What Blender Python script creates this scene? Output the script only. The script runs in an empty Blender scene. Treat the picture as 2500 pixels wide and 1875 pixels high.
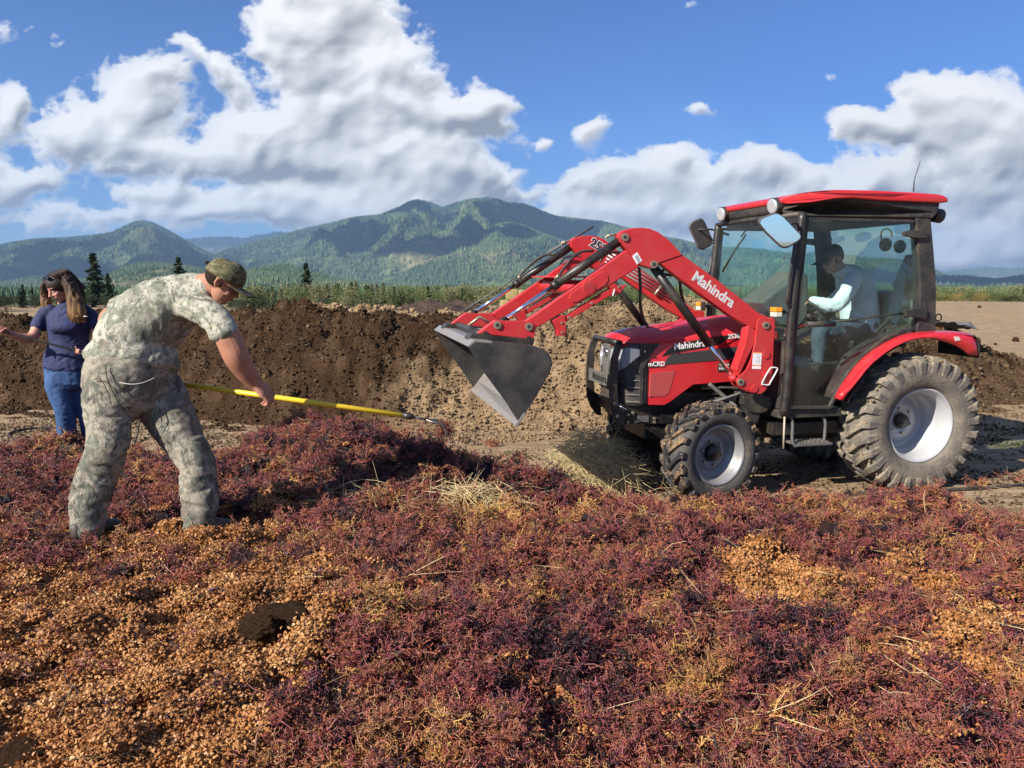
import bpy, math, random
import numpy as np
from mathutils import Vector, Matrix, Euler

random.seed(7)
RNG = np.random.default_rng(11)
R = math.radians
SC = bpy.context.scene
COL = SC.collection

# ------------------------------------------------------------------ camera
PITCH, CAMH, FOC = 7.483, 1.622, 1868.6          # degrees, metres, focal length in 2500-px-wide photo units
cam_d = bpy.data.cameras.new("camera"); cam = bpy.data.objects.new("camera", cam_d); COL.objects.link(cam)
cam.location = (0, 0, CAMH); cam.rotation_euler = (R(90 - PITCH), 0, 0)
cam_d.sensor_width = 36; cam_d.lens = 36 * FOC / 2500
cam_d.clip_start = 0.05; cam_d.clip_end = 60000
SC.camera = cam

# ------------------------------------------------------------------ sun
SUN_AZ, SUN_EL = 38.0, 32.0                      # light travels towards +x turned by SUN_AZ towards +y
light_dir = Vector((math.cos(R(SUN_AZ)) * math.cos(R(SUN_EL)), math.sin(R(SUN_AZ)) * math.cos(R(SUN_EL)), -math.sin(R(SUN_EL))))
sun_d = bpy.data.lights.new("sun", 'SUN'); sun_d.energy = 5.0; sun_d.angle = R(0.5); sun_d.color = (1.0, 0.93, 0.82)
sun = bpy.data.objects.new("sun", sun_d); COL.objects.link(sun)
sun.rotation_euler = light_dir.to_track_quat('-Z', 'Y').to_euler()

SC.view_settings.view_transform = 'Standard'; SC.view_settings.look = 'None'
SC.view_settings.gamma = 1; SC.view_settings.use_curve_mapping = False
SC.view_settings.exposure = 0.95
try:
    SC.cycles.volume_bounces = 0; SC.cycles.max_bounces = 8; SC.cycles.transparent_max_bounces = 12
    SC.cycles.use_denoising = True; SC.cycles.caustics_reflective = False; SC.cycles.caustics_refractive = False
    SC.cycles.volume_max_steps = 64
except Exception: pass

# ------------------------------------------------------------------ noise in numpy
_perm = RNG.permutation(256); _perm = np.concatenate([_perm, _perm, _perm])
_g2 = np.array([[math.cos(a), math.sin(a)] for a in np.linspace(0, 2 * math.pi, 64, endpoint=False)], dtype=np.float32)
_g3 = RNG.normal(size=(256, 3)); _g3 /= np.linalg.norm(_g3, axis=1)[:, None]; _g3 = _g3.astype(np.float32)
def perlin2(x, y, seed=0):
    x = np.asarray(x, np.float32) + seed * 17.31; y = np.asarray(y, np.float32) + seed * 7.77
    xi = np.floor(x).astype(np.int32); yi = np.floor(y).astype(np.int32)
    xf = x - xi; yf = y - yi
    u = xf * xf * xf * (xf * (xf * 6 - 15) + 10); v = yf * yf * yf * (yf * (yf * 6 - 15) + 10)
    def g(ix, iy, dx, dy):
        h = _perm[_perm[ix & 255] + (iy & 255)] & 63
        return _g2[h, 0] * dx + _g2[h, 1] * dy
    a = g(xi, yi, xf, yf); b = g(xi + 1, yi, xf - 1, yf); c = g(xi, yi + 1, xf, yf - 1); d = g(xi + 1, yi + 1, xf - 1, yf - 1)
    return (a + (b - a) * u) * (1 - v) + (c + (d - c) * u) * v
def perlin3(p, seed=0):
    p = np.asarray(p, np.float32) + seed * 13.7
    i = np.floor(p).astype(np.int32); f = p - i; w = f * f * (3 - 2 * f)
    out = 0
    for cx in (0, 1):
        for cy in (0, 1):
            for cz in (0, 1):
                h = _perm[_perm[_perm[(i[:, 0] + cx) & 255] + ((i[:, 1] + cy) & 255)] + ((i[:, 2] + cz) & 255)]
                d = _g3[h]
                n = d[:, 0] * (f[:, 0] - cx) + d[:, 1] * (f[:, 1] - cy) + d[:, 2] * (f[:, 2] - cz)
                out = out + n * (w[:, 0] if cx else 1 - w[:, 0]) * (w[:, 1] if cy else 1 - w[:, 1]) * (w[:, 2] if cz else 1 - w[:, 2])
    return out
def fbm2(x, y, octs=5, seed=0, gain=0.5, lac=2.03, ridged=False, billow=False):
    s = 0; a = 1.0; t = 0
    for o in range(octs):
        n = perlin2(x, y, seed + o * 3) * 1.5
        if ridged: n = 1 - 2 * np.abs(n)
        if billow: n = 2 * np.abs(n) - .6
        s = s + a * n; t += a; a *= gain; x = x * lac; y = y * lac
    return s / t
def fbm3(p, octs=4, seed=0, gain=0.5):
    s = 0; a = 1.0; t = 0; p = np.asarray(p, np.float32)
    for o in range(octs):
        s = s + a * perlin3(p, seed + o) * 1.6; t += a; a *= gain; p = p * 2.07
    return s / t
def sstep(a, b, x):
    t = np.clip((x - a) / (b - a), 0, 1); return t * t * (3 - 2 * t)

_cp, _sp = math.cos(R(PITCH)), math.sin(R(PITCH))
def ray(px, py):
    """world direction through a point of the reference layout (2500 x 1875)"""
    a = (px - 1250) / FOC; b = (937.5 - py) / FOC
    return np.array([a, _cp + b * _sp, -_sp + b * _cp])
def ground_at(px, py, z=0.0):
    d = ray(px, py); t = (z - CAMH) / d[2]; return np.array([d[0] * t, d[1] * t])
def at_depth(px, py, Y):
    d = ray(px, py); t = Y / d[1]; return Vector((d[0] * t, Y, CAMH + d[2] * t))

# ------------------------------------------------------------------ sky: Nishita with a cumulus layer
def build_sky():
    W, H = 3072, 1104
    AZ0, AZ1, EL0, EL1 = -50.0, 50.0, -2.0, 34.0
    az = np.radians(np.linspace(AZ0, AZ1, W, dtype=np.float32))[None, :]; el = np.radians(np.linspace(EL0, EL1, H, dtype=np.float32))[:, None]
    # angular coordinates unrolled about the viewing azimuth (units close to the blobs' list below)
    dx = np.sin(az) * np.cos(el); dy = np.cos(az) * np.cos(el); dz = np.sin(el) * np.ones_like(az)
    fz = dy * _cp - dz * _sp; uz = dy * _sp + dz * _cp
    U = (1250 + FOC * dx / fz) / 1.1302; Vv = (937.5 - FOC * uz / fz) / 1.1302
    # (u, v, ru, rv, tilt deg, weight)
    B = [(20, 85, 60, 44, 0, .66), (130, 110, 70, 50, 20, .56), (1490, 10, 60, 30, 0, .5),
         (315, 205, 105, 85, 0, 1.15), (200, 270, 130, 80, 0, 1), (110, 305, 80, 50, 0, .85), (5, 240, 45, 55, 0, 1), (60, 395, 100, 55, 0, .9), (0, 430, 70, 40, 0, .9), (290, 325, 130, 80, 0, .95),
         (400, 105, 60, 34, 40, .85), (470, 165, 80, 34, 38, .9), (535, 222, 50, 22, 38, .66),
         (690, 30, 150, 110, 0, 1.3), (680, 130, 130, 90, 0, 1.2), (830, 130, 150, 90, 0, 1.1), (900, 220, 130, 80, 0, 1.1), (950, 260, 150, 70, 0, 1), (1055, 250, 62, 55, 0, 1.1), (700, 240, 120, 80, 0, 1.05),
         (545, 300, 110, 75, 0, 1.15), (640, 335, 150, 70, 0, .95), (430, 350, 130, 70, 0, .86), (800, 340, 250, 75, 0, 1), (960, 380, 160, 55, 0, 1.05), (1060, 385, 58, 38, 0, 1),
         (360, 420, 120, 32, 0, .85), (130, 452, 80, 20, 0, .7), (470, 462, 150, 26, 0, .85), (700, 470, 170, 28, 0, .9), (860, 455, 170, 36, 0, .95), (1090, 500, 120, 26, 0, .8), (1240, 520, 160, 30, 0, .9), (1760, 520, 170, 40, 0, .9), (2080, 540, 200, 40, 0, .95), (1950, 400, 120, 60, 0, .95), (260, 470, 200, 24, 0, .75), (780, 485, 160, 26, 0, .8), (20, 520, 120, 14, 0, .6), (340, 500, 90, 16, 0, .6), (1330, 500, 160, 34, 0, .9), (1480, 520, 120, 26, 0, .8), (1600, 520, 200, 30, 0, .8), (560, 435, 250, 45, 0, .9), (800, 430, 230, 50, 0, 1), (1000, 430, 170, 35, 0, .8), (60, 490, 110, 28, 0, .7), (190, 497, 110, 22, 0, .7), (450, 490, 200, 28, 0, .5), (620, 480, 160, 30, 0, .6),
         (1175, 302, 46, 30, 0, .9), (1284, 288, 46, 42, 0, .95), (1512, 237, 56, 30, 8, .72), (1330, 15, 60, 20, 0, .1),
         (1430, 345, 66, 42, 0, 1.05), (1290, 400, 90, 52, 0, 1.05), (1390, 410, 130, 60, 0, 1), (1540, 400, 150, 65, 0, 1), (1640, 355, 85, 42, 0, 1.05), (1760, 385, 120, 48, 0, 1.05), (1870, 415, 90, 40, 0, .95),
         (1600, 450, 330, 60, 0, 1), (1400, 470, 230, 50, 0, 1), (1150, 432, 60, 18, 8, .45), (1220, 475, 90, 35, 0, .6), (1800, 470, 200, 60, 0, .9),
         (2020, 205, 105, 72, 0, 1.15), (2120, 240, 115, 70, 0, 1.1), (1830, 262, 55, 48, 0, 1.05), (1930, 290, 140, 60, 0, 1.05), (2080, 310, 170, 75, 0, 1.05), (2210, 300, 120, 110, 0, 1), (1850, 185, 55, 20, 20, .55), (1800, 155, 30, 14, 10, .5),
         (2150, 400, 160, 70, 0, 1), (2120, 480, 150, 60, 0, .9), (2200, 540, 200, 40, 0, .8), (2100, 575, 200, 14, 0, .7), (1750, 545, 260, 22, 0, .4), (2330, 450, 150, 120, 0, 1), (-120, 330, 150, 150, 0, 1)]
    nx, ny = U / 260, Vv / 200
    w1 = fbm2(nx, ny, 3, 1); w2 = fbm2(nx, ny, 3, 5)
    Uw = U + w1 * 60; Vw = Vv + w2 * 45
    cover = np.zeros_like(Uw); grey = np.zeros_like(Uw); wsum = np.full_like(Uw, 1e-4)
    for (u, v, ru, rv, t, w) in B:
        c, s = math.cos(R(t)), math.sin(R(t))
        a = ((Uw - u) * c + (Vw - v) * s) / ru; b = (-(Uw - u) * s + (Vw - v) * c) / rv
        q = np.exp(-(a * a + b * b) * .85) * w
        cover = cover + q ** 2
        grey = grey + q ** 2 * sstep(-.65, .85, b * .85 + a * .4); wsum = wsum + q ** 2
    cover = np.sqrt(cover); grey = grey / wsum
    def puffs(sc, octs, gain, sd):      # rounded billows: soft abs-noise
        t = 0; a = 1.; su = 0
        for o in range(octs):
            k = 2.1 ** o / sc * (1 if o else 1.0)
            n1 = perlin2((U + w1 * 30) * k, (Vv + w2 * 25) * k * 1.05, sd + 5 * o) * 1.5
            t = t + a * (1 - np.sqrt(n1 * n1 + .012) * 1.9); su += a; a *= gain
        return t / su
    bil = puffs(105, 5, .52, 20)        # ~0..1, high on the puffs
    soft = puffs(105, 3, .42, 20)
    fine = fbm2(U / 38, Vv / 24, 5, 40, gain=.58)
    wide = fbm2(U / 300, Vv / 120, 4, 60)
    f = cover - .67 + .40 * (bil - .35) + .26 * fine + .12 * wide
    softedge = .20 + .20 * sstep(.3, .8, grey)
    dens = np.clip((f + .12) / softedge, 0, 1) ** 1.25; dens = dens * (1.7 - .7 * dens)
    thick = np.clip(f + .1, 0, 1.2)
    def blur(a_, k):
        kk = np.hanning(2 * k + 1); kk /= kk.sum()
        from numpy.fft import rfft, irfft
        for ax in (0, 1):
            n_ = a_.shape[ax] + 2 * k
            p_ = np.pad(a_, [(k, k) if q == ax else (0, 0) for q in (0, 1)], 'edge')
            r_ = irfft(rfft(p_, n_ + 2 * k, axis=ax) * rfft(kk, n_ + 2 * k)[(slice(None), None) if ax == 0 else (None, slice(None))], n_ + 2 * k, axis=ax)
            a_ = np.take(r_, np.arange(2 * k, 2 * k + a_.shape[ax]), axis=ax)
        return a_
    h1 = blur(np.sqrt(thick) * .9 + .35 * soft * sstep(0, .5, thick), 26)
    h2 = blur(.5 * bil * sstep(0, .4, thick) + .25 * np.sqrt(thick), 7)
    def lit(h, k): return (np.gradient(h, axis=1) * .50 - np.gradient(h, axis=0) * .86) * k
    shade = np.clip(lit(h1, 66), -.75, .75) + np.clip(lit(h2, 12), -.26, .26)
    low = sstep(560, 380, Vv)
    g = np.clip(.03 + 1.05 * grey ** 1.2 * sstep(.1, .5, thick) + .55 * wide * sstep(.1, .5, thick) - .52 * shade, 0, 1)
    white = np.array([1.38, 1.38, 1.38]); dark = np.array([.40, .415, .46])
    rgb = white[None, None, :] * (1 - g[..., None]) + dark[None, None, :] * g[..., None]
    hz = np.clip(1 - low, 0, 1)[..., None] * .12
    rgb = rgb * (1 - hz) + np.array([.62, .70, .80]) * hz
    A = dens * np.clip(.45 + .62 * cover, 0, 1)
    # fade at the sheet's rim, the generic layer takes over there
    rim = sstep(0, .06, np.linspace(0, 1, W))[None, :] * sstep(0, .06, np.linspace(1, 0, W))[None, :] * sstep(0, .12, np.linspace(1, 0, H))[:, None]
    img = bpy.data.images.new("cumulus", W, H, alpha=True, float_buffer=True)
    img.alpha_mode = 'CHANNEL_PACKED'; img.colorspace_settings.name = 'Linear Rec.709'
    px = np.empty((H, W, 4), np.float32); px[..., :3] = rgb; px[..., 3] = A * rim
    img.pixels.foreach_set(px.ravel()); img.update(); img.pack()
    w = bpy.data.worlds.new("World"); SC.world = w; w.use_nodes = True
    nt = w.node_tree; N = nt.nodes; L = nt.links; N.clear()
    out = N.new('ShaderNodeOutputWorld'); bg = N.new('ShaderNodeBackground'); bg.inputs[1].default_value = 0.40
    L.new(bg.outputs[0], out.inputs[0])
    sky = N.new('ShaderNodeTexSky'); sky.sky_type = 'NISHITA'; sky.sun_disc = False
    sky.sun_elevation = R(SUN_EL); sky.sun_rotation = math.atan2(-light_dir.x, -light_dir.y)
    sky.altitude = 300; sky.air_density = 1.0; sky.dust_density = 0.35; sky.ozone_density = 2.2
    sk = N.new('ShaderNodeVectorMath'); sk.operation = 'MULTIPLY'; L.new(sky.outputs[0], sk.inputs[0]); sk.inputs[1].default_value = (.060, .100, .172)
    tc = N.new('ShaderNodeTexCoord'); sp = N.new('ShaderNodeSeparateXYZ'); L.new(tc.outputs['Generated'], sp.inputs[0])
    def m(op, a, b=None):
        n = N.new('ShaderNodeMath'); n.operation = op
        for i, q in enumerate((a, b)):
            if q is None: continue
            if isinstance(q, (int, float)): n.inputs[i].default_value = q
            else: L.new(q, n.inputs[i])
        return n.outputs[0]
    u = m('MULTIPLY', m('SUBTRACT', m('ARCTAN2', sp.outputs[0], sp.outputs[1]), R(AZ0)), 1 / R(AZ1 - AZ0))
    v = m('MULTIPLY', m('SUBTRACT', m('ARCSINE', sp.outputs[2]), R(EL0)), 1 / R(EL1 - EL0))
    cx = N.new('ShaderNodeCombineXYZ'); L.new(u, cx.inputs[0]); L.new(v, cx.inputs[1])
    im = N.new('ShaderNodeTexImage'); im.image = img; im.extension = 'CLIP'; im.interpolation = 'Cubic'; L.new(cx.outputs[0], im.inputs[0])
    # the rest of the sky: broken cloud from plain noise
    mp = N.new('ShaderNodeMapping'); mp.inputs['Scale'].default_value = (2.2, 2.2, 5.0); L.new(tc.outputs['Generated'], mp.inputs[0])
    nz = N.new('ShaderNodeTexNoise'); nz.inputs['Scale'].default_value = 1.3; nz.inputs['Detail'].default_value = 6; L.new(mp.outputs[0], nz.inputs[0])
    cr = N.new('ShaderNodeValToRGB'); cr.color_ramp.elements[0].position = .50; cr.color_ramp.elements[1].position = .66
    L.new(nz.outputs[0], cr.inputs[0])
    inside = m('MULTIPLY', m('MULTIPLY', m('GREATER_THAN', u, .05), m('LESS_THAN', u, .95)), m('MULTIPLY', m('LESS_THAN', v, .93), 1))
    gen = m('MULTIPLY', m('SUBTRACT', 1, inside), m('MULTIPLY', cr.outputs[0], m('GREATER_THAN', sp.outputs[2], -.02)))
    m1 = N.new('ShaderNodeMix'); m1.data_type = 'RGBA'; L.new(gen, m1.inputs[0]); L.new(sk.outputs[0], m1.inputs[6]); m1.inputs[7].default_value = (.62, .65, .70, 1)
    m2 = N.new('ShaderNodeMix'); m2.data_type = 'RGBA'; L.new(im.outputs[1], m2.inputs[0]); L.new(m1.outputs[2], m2.inputs[6]); L.new(im.outputs[0], m2.inputs[7])
    L.new(m2.outputs[2], bg.inputs[0])
    w.cycles.sampling_method = 'MANUAL'; w.cycles.sample_map_resolution = 512
build_sky()

# ------------------------------------------------------------------ helpers
def tag(o, label=None, cat=None, group=None, kind=None):
    if label: o['label'] = label
    if cat: o['category'] = cat
    if group: o['group'] = group
    if kind: o['kind'] = kind
    return o
def mesh_np(name, verts, faces, mat=None, parent=None, smooth=True, link=True):
    """verts (n,3), faces (m,3) or (m,4) arrays -> object"""
    verts = np.asarray(verts, np.float32); faces = np.asarray(faces, np.int32)
    me = bpy.data.meshes.new(name); k = faces.shape[1]
    me.vertices.add(len(verts)); me.vertices.foreach_set('co', verts.ravel())
    me.loops.add(faces.size); me.loops.foreach_set('vertex_index', faces.ravel())
    me.polygons.add(len(faces)); me.polygons.foreach_set('loop_start', np.arange(0, faces.size, k, dtype=np.int32))
    me.polygons.foreach_set('use_smooth', np.full(len(faces), smooth))
    me.update(calc_edges=True); me.validate()
    if mat: me.materials.append(mat)
    o = bpy.data.objects.new(name, me)
    if link: COL.objects.link(o)
    if parent is not None: o.parent = parent
    return o
def grid_faces(nr, nc, wrap=False):
    i = np.arange(nr - 1)[:, None]; j = np.arange(nc if wrap else nc - 1)[None, :]
    a = i * nc + j; b = i * nc + (j + 1) % nc; c = (i + 1) * nc + (j + 1) % nc; d = (i + 1) * nc + j
    return np.stack([a, b, c, d], -1).reshape(-1, 4)
class Nodes:
    """small wrapper to write materials tersely"""
    def __init__(s, name, rough=.6, spec=.5, metal=0.):
        s.m = bpy.data.materials.new(name); s.m.use_nodes = True; s.t = s.m.node_tree; s.N = s.t.nodes; s.L = s.t.links
        s.b = s.N['Principled BSDF']; s.b.inputs['Roughness'].default_value = rough
        s.b.inputs['Specular IOR Level'].default_value = spec; s.b.inputs['Metallic'].default_value = metal
        s.tc = None
    def set(s, sock, v):
        if isinstance(v, bpy.types.NodeSocket): s.L.new(v, sock)
        elif hasattr(sock, 'default_value'):
            try: sock.default_value = v
            except Exception: sock.default_value = tuple(v) + (1,)
    def coord(s, which='Object'):
        if s.tc is None: s.tc = s.N.new('ShaderNodeTexCoord')
        return s.tc.outputs[which]
    def noise(s, scale, detail=4, rough=.55, vec=None, sc=None, dist=0):
        n = s.N.new('ShaderNodeTexNoise'); n.inputs['Scale'].default_value = scale; n.inputs['Detail'].default_value = detail
        n.inputs['Roughness'].default_value = rough; n.inputs['Distortion'].default_value = dist
        v = vec or s.coord()
        if sc:
            mp = s.N.new('ShaderNodeMapping'); mp.inputs['Scale'].default_value = sc; s.L.new(v, mp.inputs[0]); v = mp.outputs[0]
        s.L.new(v, n.inputs['Vector']); return n.outputs[0]
    def voro(s, scale, feat='F1', out=0, vec=None):
        n = s.N.new('ShaderNodeTexVoronoi'); n.feature = feat; n.inputs['Scale'].default_value = scale
        s.L.new(vec or s.coord(), n.inputs['Vector']); return n.outputs[out]
    def ramp(s, fac, stops, interp='LINEAR'):
        n = s.N.new('ShaderNodeValToRGB'); n.color_ramp.interpolation = interp; e = n.color_ramp.elements
        while len(e) < len(stops): e.new(.5)
        for k, (p, c) in enumerate(stops):
            e[k].position = p; e[k].color = (c, c, c, 1) if isinstance(c, (int, float)) else tuple(c) + (1,)
        s.L.new(fac, n.inputs[0]); return n.outputs[0]
    def mix(s, f, a, b, mode='MIX'):
        n = s.N.new('ShaderNodeMix'); n.data_type = 'RGBA'; n.blend_type = mode
        s.set(n.inputs[0], f)
        for i, q in ((6, a), (7, b)):
            if isinstance(q, bpy.types.NodeSocket): s.L.new(q, n.inputs[i])
            else: n.inputs[i].default_value = tuple(q) + (1,)
        return n.outputs[2]
    def math(s, op, a, b=0.):
        n = s.N.new('ShaderNodeMath'); n.operation = op; s.set(n.inputs[0], a); s.set(n.inputs[1], b); return n.outputs[0]
    def attr(s, name, typ='GEOMETRY', out=0):
        n = s.N.new('ShaderNodeAttribute'); n.attribute_name = name; n.attribute_type = typ; return n.outputs[out]
    def color(s, c): s.set(s.b.inputs['Base Color'], c if isinstance(c, bpy.types.NodeSocket) else tuple(c) + (1,)); return s
    def bump(s, h, strength=.5, dist=.01):
        n = s.N.new('ShaderNodeBump'); n.inputs['Strength'].default_value = strength; n.inputs['Distance'].default_value = dist
        s.L.new(h, n.inputs['Height']); s.L.new(n.outputs[0], s.b.inputs['Normal']); return s
    def rough(s, v): s.set(s.b.inputs['Roughness'], v); return s
def simple(name, c, rough=.6, metal=0., spec=.5, var=.12, bump=0, bscale=60):
    n = Nodes(name, rough, spec, metal)
    if var:
        f = n.noise(9, 4); n.color(n.mix(n.ramp(f, [(.3, 0.), (.7, 1.)]), [x * (1 - var) for x in c], [min(1, x * (1 + var)) for x in c]))
    else: n.color(c)
    if bump: n.bump(n.noise(bscale, 4), bump, .004)
    return n.m
# ------------------------------------------------------------------ terrain beyond: valley, hills, mountains
def m_forest(name, a, b, c):
    n = Nodes(name, .95, .1)
    f = n.noise(.012, 6, .6); g = n.noise(.0022, 4, .6); t = n.noise(.05, 3, .6, sc=(1, 1, .4))
    base = n.mix(n.ramp(f, [(.35, 0.), (.65, 1.)]), a, b)
    base = n.mix(n.ramp(g, [(.50, 0.), (.68, .8)]), base, c)
    n.color(n.mix(n.ramp(t, [(.40, 0.), (.6, .55)]), base, [x * .45 for x in a])); n.bump(f, 1, 25); return n.m
F_DARK, F_MID, F_DRY = (.055, .09, .04), (.12, .155, .06), (.30, .24, .13)
mat_hill = m_forest("mountain_forest", F_DARK, F_MID, F_DRY)
mat_hill_dry = m_forest("foothill_scrub", (.07, .09, .04), (.16, .17, .07), (.28, .23, .12))

def n_cone_trees(pts, hs, cols, name, mat, seed=0):
    """many far conifers as ragged little spires in one mesh (a far wood reads as one mass)"""
    r = np.random.default_rng(seed); n = len(pts); k = 5
    ang = r.uniform(0, 6.28, n)[:, None] + np.arange(k)[None, :] * 2 * math.pi / k
    rad = (hs * r.uniform(.16, .30, n))[:, None] * r.uniform(.6, 1.3, (n, k))
    base = np.stack([pts[:, 0, None] + np.cos(ang) * rad, pts[:, 1, None] + np.sin(ang) * rad, np.repeat((pts[:, 2] - hs * .1)[:, None], k, 1) + r.uniform(0, .25, (n, k)) * hs[:, None]], -1)
    top = pts + np.stack([r.normal(0, .03, n) * hs, r.normal(0, .03, n) * hs, hs], -1)
    v = np.concatenate([base, top[:, None, :]], 1).reshape(-1, 3)
    o = np.arange(n)[:, None] * (k + 1)
    f = np.concatenate([np.stack([o + j, o + (j + 1) % k, o + k], -1) for j in range(k)], 1).reshape(-1, 3)
    ob = mesh_np(name, v, f, mat, smooth=False)
    ca = ob.data.attributes.new("tint", 'FLOAT', 'POINT'); ca.data.foreach_set('value', np.repeat(cols.astype(np.float32), k + 1))
    return ob
def m_trees(name, a, b, c):
    n = Nodes(name, .9, .15); t = n.attr("tint", out=2)
    n.color(n.ramp(t, [(0., a), (.6, b), (1., c)])); return n.m
mat_far_tree = m_trees("far_conifers", (.030, .062, .032), (.095, .145, .060), (.23, .22, .115))

def range_layer(name, sky, D, depth, foot_z, mat, seed, relief=.30, ntrees=20000, th=(14, 26), dry=.0, spur=9.0, label=None, pw=1.0):
    """a mountain range: skyline profile (layout px), crest at distance D, falling towards the viewer over depth"""
    xs = np.array([p[0] for p in sky], float); ys = np.array([p[1] for p in sky], float)
    NA, NT = 620, 150
    px = np.linspace(xs[0], xs[-1], NA); 
    # smooth interpolation of the profile
    py = np.interp(px, xs, ys); kern = np.hanning(9); kern /= kern.sum(); py = np.convolve(np.pad(py, 4, 'edge'), kern, 'valid')
    az = np.arctan((px - 1250) / FOC / _cp * 1.0)
    zc = np.array([at_depth(a, b, D).z for a, b in zip(px, py)])
    t = np.linspace(-.35, 1, NT)          # 0 crest, 1 foot (near), <0 the far side
    X = np.zeros((NT, NA)); Y = np.zeros((NT, NA)); Z = np.zeros((NT, NA))
    for i, tt in enumerate(t):
        Yd = D - depth * tt
        X[i] = (px - 1250) / FOC * (D) * (Yd / D) * 1.0; Y[i] = Yd
    T = t[:, None] * np.ones((1, NA))
    Ta = np.clip(np.abs(T), 0, 1)
    prof = (1 - Ta) ** pw * (1 - .0 * Ta)
    wx = X + 350 * fbm2(X / 900, Y / 900, 3, seed + 50)
    rid = fbm2(wx / (depth * .27), Y / (depth * .62), 5, seed, ridged=True, gain=.45)
    hgt = zc[None, :] - foot_z
    Z = foot_z + hgt * (prof + relief * (rid - .35) * np.sin(np.pi * np.clip(Ta, 0, 1)) ** .8 * np.where(T < 0, .6, 1)) + fbm2(X / 160, Y / 160, 4, seed + 9) * 14 * sstep(0, .12, Ta)
    # nothing in front may hide the crest from the viewer: keep below the line of sight
    los = CAMH + (zc[None, :] - CAMH) * (Y / D)
    Z = np.where(T > 0, np.minimum(Z, los * (1 - .012) - 2), Z)
    v = np.stack([X, Y, Z], -1).reshape(-1, 3)
    o = mesh_np(name, v, grid_faces(NT, NA), mat); tag(o, label, 'hill', kind='structure')
    # trees on it
    r = np.random.default_rng(seed)
    n = ntrees; ti = r.beta(1.0, 1.35, n) * .98; ai = r.uniform(0, NA - 1.01, n)
    ii = (ti + .35) / 1.35 * (NT - 1); i0 = ii.astype(int); j0 = ai.astype(int); fi = (ii - i0)[:, None]; fj = (ai - j0)[:, None]
    G = np.stack([X, Y, Z], -1)
    P = G[i0, j0] * (1 - fi) * (1 - fj) + G[np.minimum(i0 + 1, NT - 1), j0] * fi * (1 - fj) + G[i0, j0 + 1] * (1 - fi) * fj + G[np.minimum(i0 + 1, NT - 1), j0 + 1] * fi * fj
    clump = fbm2(P[:, 0] / 220, P[:, 1] / 300, 4, seed + 3)
    keep = clump > -.12 + .10 * ti + r.normal(0, .16, n); P = P[keep]; clump = clump[keep]
    hs = r.uniform(th[0], th[1], len(P)) * (1 + .0 * clump)
    col = np.clip(.14 + .26 * ti[keep] + dry * .7 + .25 * fbm2(P[:, 0] / 300, P[:, 1] / 400, 3, seed + 4) * 2 + r.normal(0, .18, len(P)), 0, 1)
    tr = n_cone_trees(P, hs, col, name + "_forest", mat_far_tree, seed)
    tag(tr, (label or '') + ', its conifer forest', 'forest', kind='stuff')
    return o
range_layer("mountain", [(300, 640), (430, 592), (480, 583), (560, 577), (600, 581), (640, 574), (690, 566), (740, 569), (800, 590), (900, 620)], 8500, 2200, -8, mat_hill, 3, .15, 5000, (18, 30), label="farthest blue mountain ridge between the two nearer peaks")
range_layer("mountain", [(-420, 640), (-150, 610), (0, 606), (45, 596), (110, 586), (170, 584), (235, 578), (290, 570), (318, 556), (345, 545), (366, 541), (390, 546), (418, 560), (450, 578), (480, 597), (520, 618), (600, 650), (700, 680)], 5200, 2300, -8, mat_hill, 12, .60, 46000, (12, 20), label="pointed forested mountain above the woman's head")
range_layer("mountain", [(420, 690), (480, 660), (550, 618), (600, 603), (652, 588), (700, 578), (731, 568), (764, 559), (825, 545), (883, 532), (934, 528), (981, 508), (1005, 494), (1024, 490), (1050, 493), (1084, 509), (1115, 497), (1145, 490), (1169, 486), (1187, 484), (1209, 488), (1241, 497), (1277, 500), (1300, 508), (1350, 530), (1404, 537), (1464, 543), (1513, 557), (1580, 575), (1637, 586), (1730, 606), (1850, 612), (1950, 618), (2080, 628), (2175, 638), (2250, 655), (2330, 690)], 5600, 2700, -8, mat_hill, 23, .75, 90000, (12, 22), label="tall twin-peaked forested mountain behind the loader")
range_layer("mountain", [(930, 700), (975, 672), (1030, 638), (1079, 612), (1140, 582), (1187, 561), (1215, 549), (1241, 545), (1275, 551), (1330, 575), (1400, 600), (1500, 625), (1600, 650), (1700, 672), (1850, 680), (2000, 700)], 3900, 1500, -8, mat_hill, 31, .5, 45000, (10, 18), dry=.12, label="rounded spur coming down in front of the twin peaks")
range_layer("hill", [(-420, 690), (-100, 695), (0, 694), (95, 677), (150, 680), (260, 688), (350, 700)], 2500, 700, -8, mat_hill_dry, 41, .2, 14000, (6, 11), dry=.35, label="low dry hill behind the dark trees at far left")
range_layer("hill", [(160, 712), (230, 692), (269, 677), (316, 652), (373, 640), (411, 645), (480, 655), (540, 668), (590, 667), (645, 655), (692, 648), (731, 652), (771, 663), (825, 680), (900, 694), (1000, 702), (1100, 708)], 1900, 800, -8, mat_hill_dry, 47, .22, 34000, (4.5, 9), dry=.3, label="scrub covered foothill behind the bending man's cap")
range_layer("hill", [(1900, 705), (2150, 690), (2290, 676), (2330, 675), (2380, 680), (2420, 684), (2460, 678), (2500, 670), (2560, 660), (2700, 655), (2900, 670)], 3600, 900, -8, mat_hill, 53, .2, 14000, (9, 15), label="dark wooded hill low at the right horizon")
range_layer("mountain", [(1900, 690), (2100, 672), (2290, 664), (2340, 657), (2400, 652), (2450, 655), (2500, 652), (2650, 645), (2900, 660)], 9500, 2500, -8, mat_hill, 59, .15, 4000, (18, 30), label="pale blue mountain at the far right horizon")

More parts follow.
